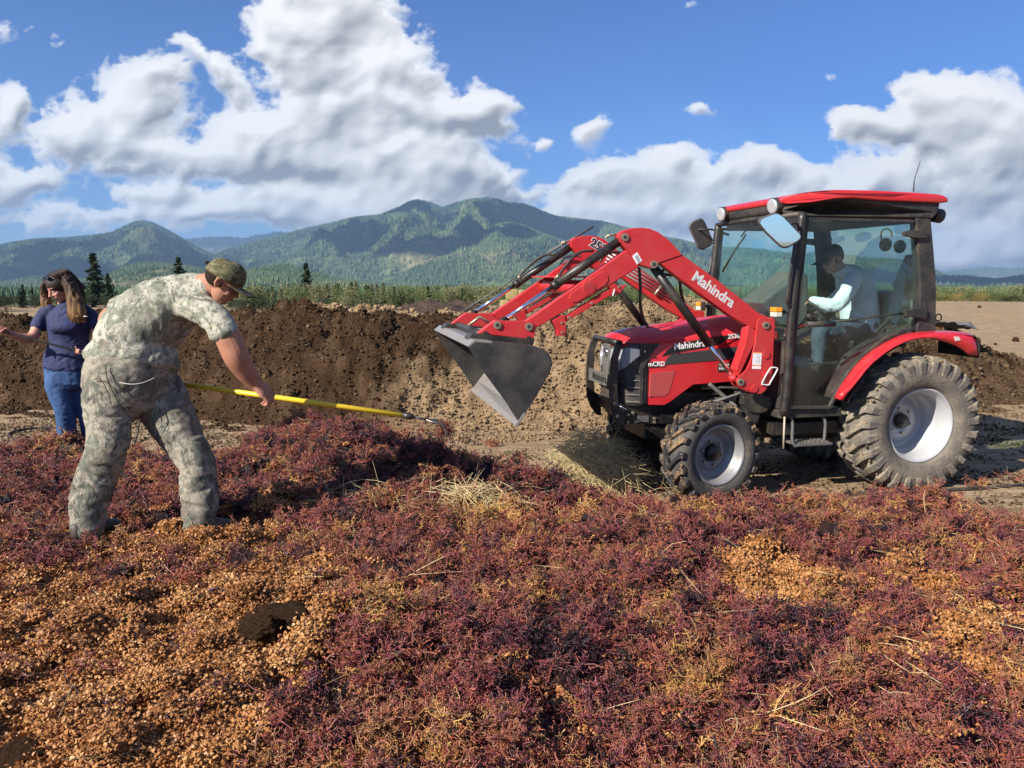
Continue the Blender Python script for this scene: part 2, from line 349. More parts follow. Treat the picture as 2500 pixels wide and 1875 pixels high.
# ground: one sheet, flat yard that dips into the valley, out to the horizon
def ground_z(x, y):
    r = np.sqrt(x * x + y * y)
    edge = 62 + 0 * x
    z = -8.0 * sstep(0, 1, (r - edge) / 110)
    z = z + .035 * fbm2(x / 2.3, y / 2.3, 4, 70) * sstep(40, 5, r) + .010 * fbm2(x / .35, y / .22, 3, 75) * sstep(25, 4, r) + sstep(9, 30, r) * .16 * fbm2(x / 9, y / 9, 3, 72) * sstep(60, 40, r)
    # field on the right climbs a little before it drops
    z = z + .35 * sstep(18, 55, y) * sstep(0, 12, x) * sstep(140, 62, r)
    return z
def build_ground():
    rr = np.concatenate([np.linspace(.6, 12, 380), 12 * (10500 / 12) ** np.linspace(0.004, 1, 300)])
    aa = np.concatenate([np.linspace(-180, -50, 60)[:-1], np.linspace(-50, 50, 620), np.linspace(50, 180, 60)[1:-1]])
    a = np.radians(aa)[None, :]; r = rr[:, None]
    X = r * np.sin(a); Y = r * np.cos(a); Z = ground_z(X, Y)
    v = np.stack([X, Y, Z], -1).reshape(-1, 3)
    f = grid_faces(len(rr), len(aa), wrap=True)
    v = np.concatenate([v, [[0, 0, 0]]]); 
    n = Nodes("compacted_yard_soil", .95, .15)
    co = n.coord('Object')
    big = n.noise(.25, 5, .6); mid = n.noise(2.2, 6, .65, sc=(1, 1.6, 1)); fin = n.noise(28, 6, .7); tr = n.noise(5, 5, .6, sc=(.5, 3.2, 1))
    base = n.mix(n.ramp(mid, [(.3, 0.), (.7, 1.)]), (.24, .165, .098), (.46, .34, .21))
    base = n.mix(n.ramp(tr, [(.48, 0.), (.62, .75)]), base, (.17, .112, .064))
    base = n.mix(n.ramp(fin, [(.52, 0.), (.68, .6)]), base, (.10, .062, .035))
    base = n.mix(n.ramp(big, [(.45, 0.), (.62, .45)]), base, (.30, .21, .12))
    # grassland in the valley, away from the yard
    ge = n.N.new('ShaderNodeVectorMath'); ge.operation = 'LENGTH'; n.L.new(co, ge.inputs[0])
    far = n.ramp(n.math('DIVIDE', ge.outputs['Value'], 400.), [(.16, 0.), (.26, 1.)])
    gr = n.mix(n.ramp(n.noise(.02, 5), [(.4, 0.), (.6, 1.)]), (.10, .12, .04), (.20, .17, .07))
    n.color(n.mix(far, base, gr))
    n.bump(n.mix(.5, n.mix(.5, mid, tr), fin), .8, .05)
    o = mesh_np("ground", v, f, n.m); tag(o, "bare tan compacted soil of the compost yard", "ground", kind='structure')
build_ground()

# clouds standing over the valley to the left, outside the picture: their shade falls in patches on the mountains
def cloud_over(target, rx, ry, seed, alt=3000):
    P = Vector(target); t = (alt - P.z) / math.sin(R(SUN_EL)); C = P - light_dir * t
    r = np.random.default_rng(seed); NA_, NE_ = 40, 18
    th = np.linspace(0, 2 * math.pi, NA_, endpoint=False)[None, :]; ph = np.linspace(-math.pi / 2, math.pi / 2, NE_)[:, None]
    d = np.stack([np.cos(ph) * np.cos(th), np.cos(ph) * np.sin(th), np.sin(ph) * np.ones_like(th)], -1).reshape(-1, 3)
    k = 1 + .45 * fbm3(d * 1.7 + seed, 4, seed)
    v = d * k[:, None] * np.array([rx, ry, 130.]); v[:, 2] = np.where(v[:, 2] < 0, v[:, 2] * .25, v[:, 2])
    o = mesh_np("cloud", v, grid_faces(NE_, NA_, wrap=True), mat_cloud); o.location = C
    tag(o, "white cumulus cloud drifting high over the valley", "cloud", "clouds out over the valley", 'stuff')
mat_cloud = simple("cloud_white", (.9, .9, .9), 1, var=0, spec=0)
CLOUDS = True
bpy.context.view_layer.update(); _dg = bpy.context.evaluated_depsgraph_get()
for i, (px_, py_, rx, ry) in enumerate([(60, 672, 430, 220), (430, 630, 240, 120), (100, 612, 300, 80), (920, 572, 190, 90), (1030, 590, 220, 70), (1040, 505, 200, 80), (1120, 520, 130, 70), (1240, 578, 170, 80), (1330, 562, 240, 60), (1440, 560, 330, 110), (640, 580, 700, 400), (770, 575, 200, 50), (2460, 680, 500, 260)]):
    d_ = Vector(ray(px_, py_)).normalized(); hit, loc_, nn_, ix_, ob_, mx_ = SC.ray_cast(_dg, Vector((0, 0, CAMH + .5)), d_)
    if CLOUDS and hit: cloud_over(loc_, rx * 1.25, ry * 1.7, 90 + i, 2600)

# haze: one closed box of even thin air round everything under the clouds
def build_haze():
    bx = [(-9000, 9000), (-2500, 11000), (-12, 665)]
    v = [(x, y, z) for x in bx[0] for y in bx[1] for z in bx[2]]
    f = [(0, 1, 3, 2), (4, 6, 7, 5), (0, 4, 5, 1), (2, 3, 7, 6), (0, 2, 6, 4), (1, 5, 7, 3)]
    o = mesh_np("haze", v, f, smooth=False); m = bpy.data.materials.new("haze_air"); m.use_nodes = True; t = m.node_tree; t.nodes.clear()
    out = t.nodes.new('ShaderNodeOutputMaterial'); pv = t.nodes.new('ShaderNodeVolumePrincipled'); t.links.new(pv.outputs[0], out.inputs['Volume'])
    pv.inputs['Color'].default_value = (.42, .66, 1.0, 1); pv.inputs['Density'].default_value = 1.0e-4; pv.inputs['Anisotropy'].default_value = .1
    o.data.materials.append(m); tag(o, "thin blue haze in the valley air", "haze", kind='stuff')
HAZE = True
if HAZE: build_haze()
# ------------------------------------------------------------------ instancing of uncountable stuff
def src_collection(name, objs):
    c = bpy.data.collections.new(name)
    for o in objs: c.objects.link(o)
    return c
def scatter(name, P, eul, scl, idx, tint, coll, label, cat, mat=None, vscale=None):
    n = len(P); me = bpy.data.meshes.new(name); me.vertices.add(n); me.vertices.foreach_set('co', np.asarray(P, np.float32).ravel())
    if vscale is None: vscale = np.repeat(np.asarray(scl)[:, None], 3, 1)
    for nm, ty, arr, fld in (("rot", 'FLOAT_VECTOR', eul, 'vector'), ("scl", 'FLOAT_VECTOR', vscale, 'vector'), ("idx", 'INT', idx, 'value'), ("tint", 'FLOAT', tint, 'value')):
        a = me.attributes.new(nm, ty, 'POINT'); a.data.foreach_set(fld, np.asarray(arr, np.int32 if ty == 'INT' else np.float32).ravel())
    o = bpy.data.objects.new(name, me); COL.objects.link(o)
    g = bpy.data.node_groups.new(name + "_scatter", 'GeometryNodeTree')
    g.interface.new_socket("Geometry", in_out='INPUT', socket_type='NodeSocketGeometry'); g.interface.new_socket("Geometry", in_out='OUTPUT', socket_type='NodeSocketGeometry')
    N, L = g.nodes, g.links
    gi = N.new('NodeGroupInput'); go = N.new('NodeGroupOutput'); ip = N.new('GeometryNodeInstanceOnPoints'); ci = N.new('GeometryNodeCollectionInfo')
    ci.inputs[0].default_value = coll; ci.inputs['Separate Children'].default_value = True; ci.inputs['Reset Children'].default_value = True
    def na(nm, ty):
        a = N.new('GeometryNodeInputNamedAttribute'); a.data_type = ty; a.inputs['Name'].default_value = nm; return a.outputs['Attribute']
    L.new(gi.outputs[0], ip.inputs['Points']); L.new(ci.outputs[0], ip.inputs['Instance']); ip.inputs['Pick Instance'].default_value = True
    L.new(na("idx", 'INT'), ip.inputs['Instance Index'])
    er = N.new('FunctionNodeEulerToRotation'); L.new(na("rot", 'FLOAT_VECTOR'), er.inputs[0]); L.new(er.outputs[0], ip.inputs['Rotation'])
    L.new(na("scl", 'FLOAT_VECTOR'), ip.inputs['Scale']); L.new(ip.outputs[0], go.inputs[0])
    md = o.modifiers.new("scatter", 'NODES'); md.node_group = g
    tag(o, label, cat, kind='stuff'); return o
_ico = {}
def ico(sub):
    if sub not in _ico:
        import bmesh
        bm = bmesh.new(); bmesh.ops.create_icosphere(bm, subdivisions=sub, radius=1)
        _ico[sub] = (np.array([v.co[:] for v in bm.verts]), np.array([[v.index for v in f.verts] for f in bm.faces])); bm.free()
    return _ico[sub]
def clod_mesh(name, seed, mat, sub=3, rough=.45):
    v, f = ico(sub); d = 1 + rough * fbm3(v * 1.3 + seed * 3, 3, seed) + .35 * rough * fbm3(v * 5 + seed, 2, seed + 5)
    return mesh_np(name, v * d[:, None] * np.array([1, .85, .7]), f, mat, link=False)

# ------------------------------------------------------------------ compost heaps
def m_compost(name, instanced):
    n = Nodes(name, .95, .15); dry = n.attr("tint", 'INSTANCER' if instanced else 'GEOMETRY', 2)
    a = n.noise(3.0 if not instanced else 1.5, 5, .6, n.coord('Object')); b = n.noise(45 if not instanced else 3, 5, .7)
    c = n.mix(dry, (.022, .0105, .0045), (.36, .235, .13)); c2 = n.mix(dry, (.078, .036, .015), (.52, .38, .225))
    col = n.mix(n.ramp(b, [(.35, 0.), (.68, 1.)]), c, c2)
    if not instanced: col = n.mix(n.ramp(a, [(.42, 0.), (.6, .5)]), col, (.045, .022, .010))
    n.color(col); n.bump(n.mix(.5, b, n.noise(150 if not instanced else 9, 4, .7)), .95, .05 if not instanced else .04); return n.m
mat_heap = m_compost("moist_compost", False); mat_clod = m_compost("compost_clod", True)
clods = src_collection("clods", [clod_mesh("clod", i, mat_clod) for i in range(6)])

def lumps(X, Y, k=1.0, seed=0):
    return k * (.20 * fbm2(X / .9, Y / .9, 3, seed) + .11 * fbm2(X / .33, Y / .33, 4, seed + 11, billow=True) + .05 * fbm2(X / .11, Y / .11, 3, seed + 21, billow=True) + .022 * fbm2(X / .045, Y / .045, 2, seed + 31, billow=True))
def heap_mesh(name, x0, x1, y0, y1, step, hfun, dfun, label, mat=mat_heap):
    xs = np.arange(x0, x1, step); ys = np.arange(y0, y1, step)
    X, Y = np.meshgrid(xs, ys); h = hfun(X, Y)
    m = sstep(0, .12, h); Z = ground_z(X, Y) - .03 + h + lumps(X, Y, 1, int(x0 * 3) & 15) * (.25 + .75 * sstep(0, .3, h)) * m
    # shift sideways a little so that lumps overhang
    nx = .05 * fbm2(X / .2 + 9, Y / .2, 3, 77) * m; v = np.stack([X + nx, Y - nx * .8, Z], -1).reshape(-1, 3)
    o = mesh_np(name, v, grid_faces(len(ys), len(xs)), mat)
    d = np.clip(dfun(X, Y), 0, 1).astype(np.float32); a = o.data.attributes.new("tint", 'FLOAT', 'POINT'); a.data.foreach_set('value', d.ravel())
    tag(o, label, 'compost heap'); return (X, Y, Z, h, d), o
def clods_on(name, fld, n, smin, smax, hmin, seed, label, xr=None, front=None, thresh=None):
    X, Y, Z, h, d = fld; r = np.random.default_rng(seed); ny, nx = X.shape
    i = r.integers(0, ny, n * 4); j = r.integers(0, nx, n * 4)
    w = (h[i, j] > hmin)
    if thresh is not None: w &= thresh(X[i, j], Y[i, j], r)
    i = i[w][:n]; j = j[w][:n]; m = len(i); jit = r.uniform(-.5, .5, (m, 2)) * (X[0, 1] - X[0, 0])
    s = smin + (smax - smin) * r.beta(1, 5.5, m)
    P = np.stack([X[i, j] + jit[:, 0], Y[i, j] + jit[:, 1], Z[i, j] + s * .25], -1)
    t = np.clip(d[i, j] + r.normal(0, .16, m) + .10, 0, 1)
    return scatter(name, P, r.uniform(0, 6.28, (m, 3)), s, r.integers(0, 6, m), t, clods, label, 'compost clods')

def hp(px, arr):          # interpolate a table over layout x
    a = np.array(arr, float); return np.interp(px, a[:, 0], a[:, 1])
def pxof(X, Y): return 1250 + FOC * X / Y
YB = [(-400, 10.6), (0, 9.8), (300, 9.5), (600, 8.75), (900, 8.4), (1500, 8.35), (1900, 8.6), (2300, 9.6), (2500, 10.2), (2900, 11.5)]
CREST = [(-400, 772), (0, 776), (60, 768), (120, 778), (230, 768), (400, 770), (572, 762), (640, 754), (702, 745), (750, 741), (789, 750), (900, 762), (1042, 772), (1115, 785), (1205, 765), (1300, 752), (1480, 747), (1563, 741), (1675, 738), (1716, 735), (1850, 745), (2050, 765), (2200, 785), (2286, 800), (2317, 808), (2368, 831), (2404, 851), (2450, 866), (2500, 880), (2700, 900), (2900, 930)]
def heap_front(X, Y):
    p = pxof(X, Y); yb = hp(p, YB); yc = yb + 1.75; t = (Y - yb) / (yc - yb)
    pc = pxof(X, yc); H = CAMH - (hp(pc, CREST) - 692) * yc / FOC + .03
    f = np.where(t < 1, sstep(-.12, 1.25, t) * 1.04, sstep(-.2, 1.15, np.clip(2.1 - t, 0, 2)))
    f = np.where(t < 1, 1.0 - np.clip(1 - t, 0, 1.2) ** 1.25, 1 - np.clip((t - 1) / 1.3, 0, 1) ** 1.5)
    foot = .05 * sstep(-.75, 0, t) * (fbm2(X / .5, Y / .35, 3, 8) > .05)
    return np.maximum(H * np.clip(f, 0, 1.1), 0) + np.where(t < .05, foot, 0)
def heap_dry(X, Y):
    p = pxof(X, Y); yb = hp(p, YB); t = (Y - yb) / 1.75
    edge = 960 + 190 * t + 130 * fbm2(X / .8, Y / .8, 3, 33)
    d = sstep(-90, 110, p - edge) * (1 - .85 * sstep(1650, 1950, p)) + .05
    d = d - .55 * sstep(-.05, .25, fbm2(X / .7, Y / .7, 3, 35)) * sstep(.3, .75, t) * (p > 1000)
    d = np.where(p < 1100, np.maximum(d, .65 * sstep(.18, -.25, t) * sstep(500, 800, p)), d)
    d = np.maximum(d, .16 * sstep(0, .3, fbm2(X / .35, Y / .35, 3, 39)))
    return np.clip(d, 0, 1)
fld1, heap1 = heap_mesh("compost_heap", -9.5, 11.5, 7.4, 14.2, .032, heap_front, heap_dry, "long brown windrow of lumpy compost running behind the workers and the tractor")
clods_on("compost_clods", fld1, 95000, .005, .040, .03, 5, "loose brown and tan clods covering the long windrow", thresh=lambda x, y, r: (y < hp(pxof(x, y), YB) + 2.1) & (np.abs(x) < .90 * y) & (r.uniform(0, 1, len(x)) < .35 + .65 * heap_dry(x, y)))
CREST2 = [(-300, 800), (500, 800), (640, 770), (700, 752), (760, 743), (862, 746), (950, 752), (1042, 760), (1115, 765), (1205, 757), (1300, 752), (1400, 775), (1500, 800)]
def heap_back(X, Y):
    H = CAMH - (hp(pxof(X, 12.6), CREST2) - 692) * 12.6 / FOC; t = np.abs(Y - 12.6) / 1.35; return np.maximum(H * (1 - t ** 1.6), 0)
fld2, heap2 = heap_mesh("compost_heap", -6, 2.4, 11.2, 14.0, .045, heap_back, lambda X, Y: .95 + 0 * X, "dry tan windrow showing as a pale ridge behind the dark one")
clods_on("compost_clods", fld2, 7000, .015, .07, .5, 6, "pale dry clods along the crest of the rear windrow")
def heap_knob(X, Y):
    d = np.sqrt(((X + 6.35) / 1.15) ** 2 + ((Y - 13.4) / 1.2) ** 2); return 1.52 * np.clip(1 - d ** 2.4, 0, 1)
fld3, heap3 = heap_mesh("compost_heap", -8.2, -4.6, 12.0, 14.9, .045, heap_knob, lambda X, Y: .12 + 0 * X, "rounded brown mound rising between the woman and the bending man")
clods_on("compost_clods", fld3, 2500, .012, .045, .2, 7, "small clods on the rounded brown mound")
# dark finished mounds far behind
def far_mound(px, py, Y, w, seed, label):
    c = at_depth(px, py, Y); zt = c.z; zb = ground_z(np.array([c.x]), np.array([Y]))[0]; H = zt - zb
    xs = np.linspace(-w, w, 90); ys = np.linspace(-w * .8, w * .8, 60); X, Yg = np.meshgrid(xs, ys)
    q = np.sqrt((X / w) ** 2 + (Yg / (w * .8)) ** 2); Z = H * (np.clip(1 - q, 0, 1) ** .8) + .10 * fbm2(X / .8, Yg / .8, 4, seed) * sstep(1, .8, q)
    o = mesh_np("compost_heap", np.stack([X, Yg, Z], -1).reshape(-1, 3), grid_faces(60, 90), mat_dark); o.location = (c.x, Y, zb - .05); tag(o, label, 'compost heap', "finished compost heaps far off")
mat_dark = Nodes("finished_compost", .95, .1).m
_n = Nodes("finished_compost", .95, .1); _f = _n.noise(6, 6, .7); _n.color(_n.mix(_n.ramp(_f, [(.35, 0.), (.65, 1.)]), (.035, .022, .018), (.11, .075, .055))); _n.bump(_f, .6, .1); mat_dark = _n.m
far_mound(1050, 727, 38, 3.0, 3, "dark finished heap beyond the windrow, the larger of two")
far_mound(1120, 729, 40, 2.6, 5, "dark finished heap beyond the windrow, the smaller one next to the bale stack")
far_mound(975, 746, 34, 1.6, 7, "low dark heap at the foot of the two finished heaps")

# ------------------------------------------------------------------ grape pomace bed
EDGE = [(-600, 1100), (0, 1108), (60, 1098), (150, 1086), (200, 1110), (300, 1112), (430, 1125), (560, 1120), (640, 1072), (700, 1040), (760, 1050), (900, 1078), (1030, 1112), (1100, 1150), (1200, 1165), (1300, 1180), (1400, 1210), (1500, 1240), (1600, 1240), (1680, 1238), (1750, 1240), (1870, 1222), (2000, 1232), (2120, 1228), (2250, 1215), (2330, 1222), (2370, 1255), (2430, 1262), (2500, 1285), (2700, 1330), (3200, 1420)]
def pom_edge(X, Y):
    p = pxof(X, Y); return 1.55 * FOC / (hp(p, EDGE) - 692)
def pomace_h(X, Y):
    X = np.asarray(X, float); Y = np.asarray(Y, float)
    e = pom_edge(X, np.maximum(Y, .3)) + .12 * fbm2(X / .3, Y / .3, 3, 91)
    m = sstep(0, .5, e - Y)
    h = m * (.165 + .085 * fbm2(X / .62, Y / .5, 4, 92) + .155 * fbm2(X / .20, Y / .18, 4, 95, billow=True) + .012 * fbm2(X / .05, Y / .05, 2, 97))
    for (cx, cy, rx, ry, a) in ((-1.55, 6.75, 1.0, .55, .20), (-2.05, 7.7, .35, .32, .17), (-.85, 6.0, .7, .35, .14), (-3.9, 6.45, .55, .3, .12), (-.1, 5.6, .7, .3, .08), (2.9, 4.9, .9, .25, .08), (.9, 5.3, 1.2, .25, .06), (-.6, 3.0, 1.2, .5, .05), (1.9, 4.35, .5, .2, .06), (-1.15, 3.3, .28, .2, .06), (4.3, 4.6, .6, .3, .07)):
        q = ((X - cx) / rx) ** 2 + ((Y - cy) / ry) ** 2; h = h + a * np.exp(-q * 1.4) * (1 + .5 * fbm2(X / .2, Y / .2, 3, 98))
    for (cx, cy, rx, ry, a) in ((2.05, 3.55, .12, .10, .10), (.15, 2.6, .18, .12, .10), (1.2, 3.0, .14, .12, .08), (3.0, 4.0, .12, .08, .08), (-.25, 3.9, .2, .12, .06), (.55, 2.15, .2, .1, .08), (1.75, 2.5, .15, .1, .08)):
        q = ((X - cx) / rx) ** 2 + ((Y - cy) / ry) ** 2; h = h - a * np.exp(-q)
    return h * sstep(0, .1, h + .05)
GOLD = [(200, 1800, 420, 260, 1.2), (380, 1620, 330, 170, 1.2), (60, 1600, 250, 220, 1), (640, 1530, 190, 130, 1.1), (750, 1420, 130, 60, .8), (470, 1330, 190, 60, .8), (330, 1380, 150, 60, .6), (150, 1440, 150, 80, .6), (250, 1300, 120, 40, .5), (700, 1255, 90, 40, .7), (640, 1290, 80, 40, .6), (1150, 1250, 70, 22, .5), (1900, 1420, 130, 70, 1.1), (1830, 1370, 70, 50, .7), (1980, 1340, 70, 40, .5), (2240, 1440, 130, 40, .95), (2180, 1390, 60, 30, .6), (2100, 1540, 90, 50, .55), (2370, 1560, 130, 60, .8), (2460, 1480, 60, 40, .5), (2200, 1600, 150, 50, .6), (2400, 1640, 120, 50, .7), (1620, 1500, 60, 25, .4)]
DARKC = [(250, 1340, 45, 28), (680, 1560, 80, 75), (50, 1850, 60, 45), (560, 1560, 40, 40), (350, 1400, 60, 30), (1790, 1470, 40, 35)]
def px_of3(X, Y, Z):
    dz = Z - CAMH; f = Y * _cp - dz * _sp; u = Y * _sp + dz * _cp; return 1250 + FOC * X / f, 937.5 - FOC * u / f
def blobs(X, Y, lst, wob=.35, seed=61):
    px, py = px_of3(X, Y, .14); w1 = fbm2(X / .25, Y / .25, 4, seed) ; w2 = fbm2(X / .06, Y / .06, 2, seed + 7); s = 0
    for b in lst:
        q = ((px - b[0]) / b[2]) ** 2 + ((py - b[1]) / b[3]) ** 2; s = np.maximum(s, (b[4] if len(b) > 4 else 1) * np.exp(-q * .7))
    return sstep(.42, .60, s + wob * w1 + .22 * w2)
def gold_f(X, Y): return blobs(X, Y, GOLD)
def dark_f(X, Y): return blobs(X, Y, DARKC, .3, 67)
def hue_f(X, Y):           # 0 dark purple .. .5 red .. 1 orange-brown
    px, py = px_of3(X, Y, .14)
    v = .46 + .45 * fbm2(X / .45, Y / .36, 3, 81) + .75 * fbm2(X / .15, Y / .13, 3, 84)
    for (u, w, ru, rw, a) in ((1200, 1270, 110, 30, .6), (1130, 1245, 60, 30, .4), (1350, 1290, 90, 30, .15), (1760, 1620, 90, 60, .28), (930, 1500, 100, 50, .35), (740, 1010, 70, 40, .7), (1330, 1470, 40, 20, .8), (1700, 1700, 80, 40, .3), (900, 1480, 80, 35, .4), (1900, 1600, 130, 100, -.3), (1400, 1600, 200, 100, -.2), (2400, 1360, 200, 60, .12), (2100, 1280, 260, 60, .12), (850, 1090, 170, 50, -.12), (100, 1150, 200, 60, -.05), (900, 1560, 80, 60, .12), (1500, 1550, 120, 60, .05)):
        v = v + a * np.exp(-((px - u) / ru) ** 2 - ((py - w) / rw) ** 2)
    return np.clip(v, 0, 1)
STEM_STOPS = [(0., (.018, .010, .014)), (.18, (.075, .026, .038)), (.34, (.27, .062, .066)), (.47, (.23, .092, .062)), (.60, (.39, .105, .058)), (.73, (.24, .13, .07)), (.88, (.44, .21, .065)), (1., (.55, .32, .10))]
def m_stem(name, inst=True):
    n = Nodes(name, .42, .5); t = n.attr("tint", 'INSTANCER' if inst else 'GEOMETRY', 2)
    w = n.noise(30 if inst else 60, 3); t2 = n.math('ADD', t, n.math('MULTIPLY', n.math('SUBTRACT', w, .5), .55))
    c = n.ramp(t2, STEM_STOPS)
    if not inst:  # base sheet darkened: shade between stems and skins is put into its colour
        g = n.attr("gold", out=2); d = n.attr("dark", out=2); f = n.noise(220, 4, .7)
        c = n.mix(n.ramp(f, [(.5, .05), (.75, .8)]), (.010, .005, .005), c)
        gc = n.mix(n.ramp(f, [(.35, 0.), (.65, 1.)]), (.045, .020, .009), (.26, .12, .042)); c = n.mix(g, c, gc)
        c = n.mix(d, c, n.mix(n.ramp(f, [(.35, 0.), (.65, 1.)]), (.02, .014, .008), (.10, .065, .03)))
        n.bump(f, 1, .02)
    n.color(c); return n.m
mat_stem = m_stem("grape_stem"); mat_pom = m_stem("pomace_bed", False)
n = Nodes("grape_skin", .5, .4); t = n.attr("tint", 'INSTANCER', 2); c = n.ramp(n.math('ADD', t, n.math('MULTIPLY', n.math('SUBTRACT', n.noise(25, 2), .5), .5)), [(0., (.085, .038, .013)), (.5, (.38, .160, .050)), (1., (.55, .32, .125))]); n.color(c); mat_skin = n.m
n = Nodes("grape_berry", .38, .5); n.color(n.mix(n.ramp(n.noise(40, 2), [(.4, 0.), (.6, 1.)]), (.014, .010, .028), (.075, .055, .12))); mat_berry = n.m

def tube_np(pts, rads, k=3):
    """thin tube through points: returns verts, quads"""
    pts = np.asarray(pts, float); n = len(pts); v = []
    for i in range(n):
        d = pts[min(i + 1, n - 1)] - pts[max(i - 1, 0)]; d /= np.linalg.norm(d) + 1e-9
        a = np.cross(d, [.3, .5, .81]); a /= np.linalg.norm(a) + 1e-9; b = np.cross(d, a)
        for j in range(k):
            th = 2 * math.pi * j / k; v.append(pts[i] + rads[i] * (math.cos(th) * a + math.sin(th) * b))
    return np.array(v), grid_faces(n, k, wrap=True)
def join_np(parts):
    vs, fs, o = [], [], 0
    for v, f in parts:
        vs.append(v); fs.append(f + o); o += len(v)
    return np.concatenate(vs), np.concatenate(fs)
def stem_clump(name, seed, ntw=34, rad=.045, mat=None):
    r = np.random.default_rng(seed); parts = []
    for b in range(5):                       # a few branching rachis pieces
        p0 = r.normal(0, rad * .4, 3) * [1, 1, .5]; d = r.normal(0, 1, 3); d /= np.linalg.norm(d); d[2] = abs(d[2]) * .7; L = rad * r.uniform(.8, 1.7)
        ax = [p0 + d * L * s + r.normal(0, .004, 3) for s in (0, .35, .7, 1)]
        parts.append(tube_np(ax, [.0022, .0019, .0015, .0011]))
        for q in range(ntw // 5 + 2):
            s = r.uniform(.05, 1); q0 = p0 + d * L * s; e = r.normal(0, 1, 3); e /= np.linalg.norm(e); l = r.uniform(.008, .020)
            q1 = q0 + e * l * .55 + r.normal(0, .002, 3); q2 = q0 + e * l + r.normal(0, .004, 3)
            parts.append(tube_np([q0, q1, q2], [.0013, .0012, .0019]))
            if r.uniform() < .5:
                e2 = e + r.normal(0, .8, 3); e2 /= np.linalg.norm(e2); parts.append(tube_np([q1, q1 + e2 * l * .3, q1 + e2 * l * .6], [.0009, .0009, .0014]))
    v, f = join_np(parts); return mesh_np(name, v, f, mat, link=False)
def flake_clump(name, seed, nf=46, rad=.05, mat=None):
    r = np.random.default_rng(seed); parts = []
    for b in range(nf):
        c = np.array([*(r.normal(0, rad * .55, 2)), r.uniform(-.006, .010)]); s = r.uniform(.0055, .0105); k = 6
        th = np.linspace(0, 2 * math.pi, k, endpoint=False); rr = s * r.uniform(.7, 1.15, k)
        ring = np.stack([np.cos(th) * rr, np.sin(th) * rr * .85, .35 * s * np.cos(2 * th + r.uniform(0, 3))], 1); ctr = np.array([[0, 0, s * .45]]); bot = np.array([[0, 0, -s * .15]])
        M = np.array(Euler(tuple(r.normal(0, .55, 3))).to_matrix()); v = (np.concatenate([ring, ctr, bot]) @ M.T) + c
        f = np.array([[j, (j + 1) % k, k, k] for j in range(k)] + [[(j + 1) % k, j, k + 1, k + 1] for j in range(k)]); parts.append((v, f))
    v, f = join_np(parts); tri = f[:, :3]; return mesh_np(name, v, tri, mat, smooth=False, link=False)
def berry_clump(name, seed, nb, rad, mat):
    r = np.random.default_rng(seed); v0, f0 = ico(2); parts = []
    for b in range(nb):
        c = np.array([*(r.normal(0, rad * .6, 2)), r.uniform(0, .012)]); parts.append((v0 * r.uniform(.0042, .0062) * [1, 1, .85] + c, f0))
    v, f = join_np(parts); return mesh_np(name, v, f, mat, link=False)
stems = src_collection("stems", [stem_clump("stem_clump", 100 + i, mat=mat_stem) for i in range(9)])
flakes = src_collection("flakes", [flake_clump("flake_clump", 200 + i, mat=mat_skin) for i in range(6)])
berries = src_collection("berries", [berry_clump("berry_clump", 300 + i, nb, rd, mat_berry) for i, (nb, rd) in enumerate(((12, .03), (6, .02), (1, .001), (1, .001)))])

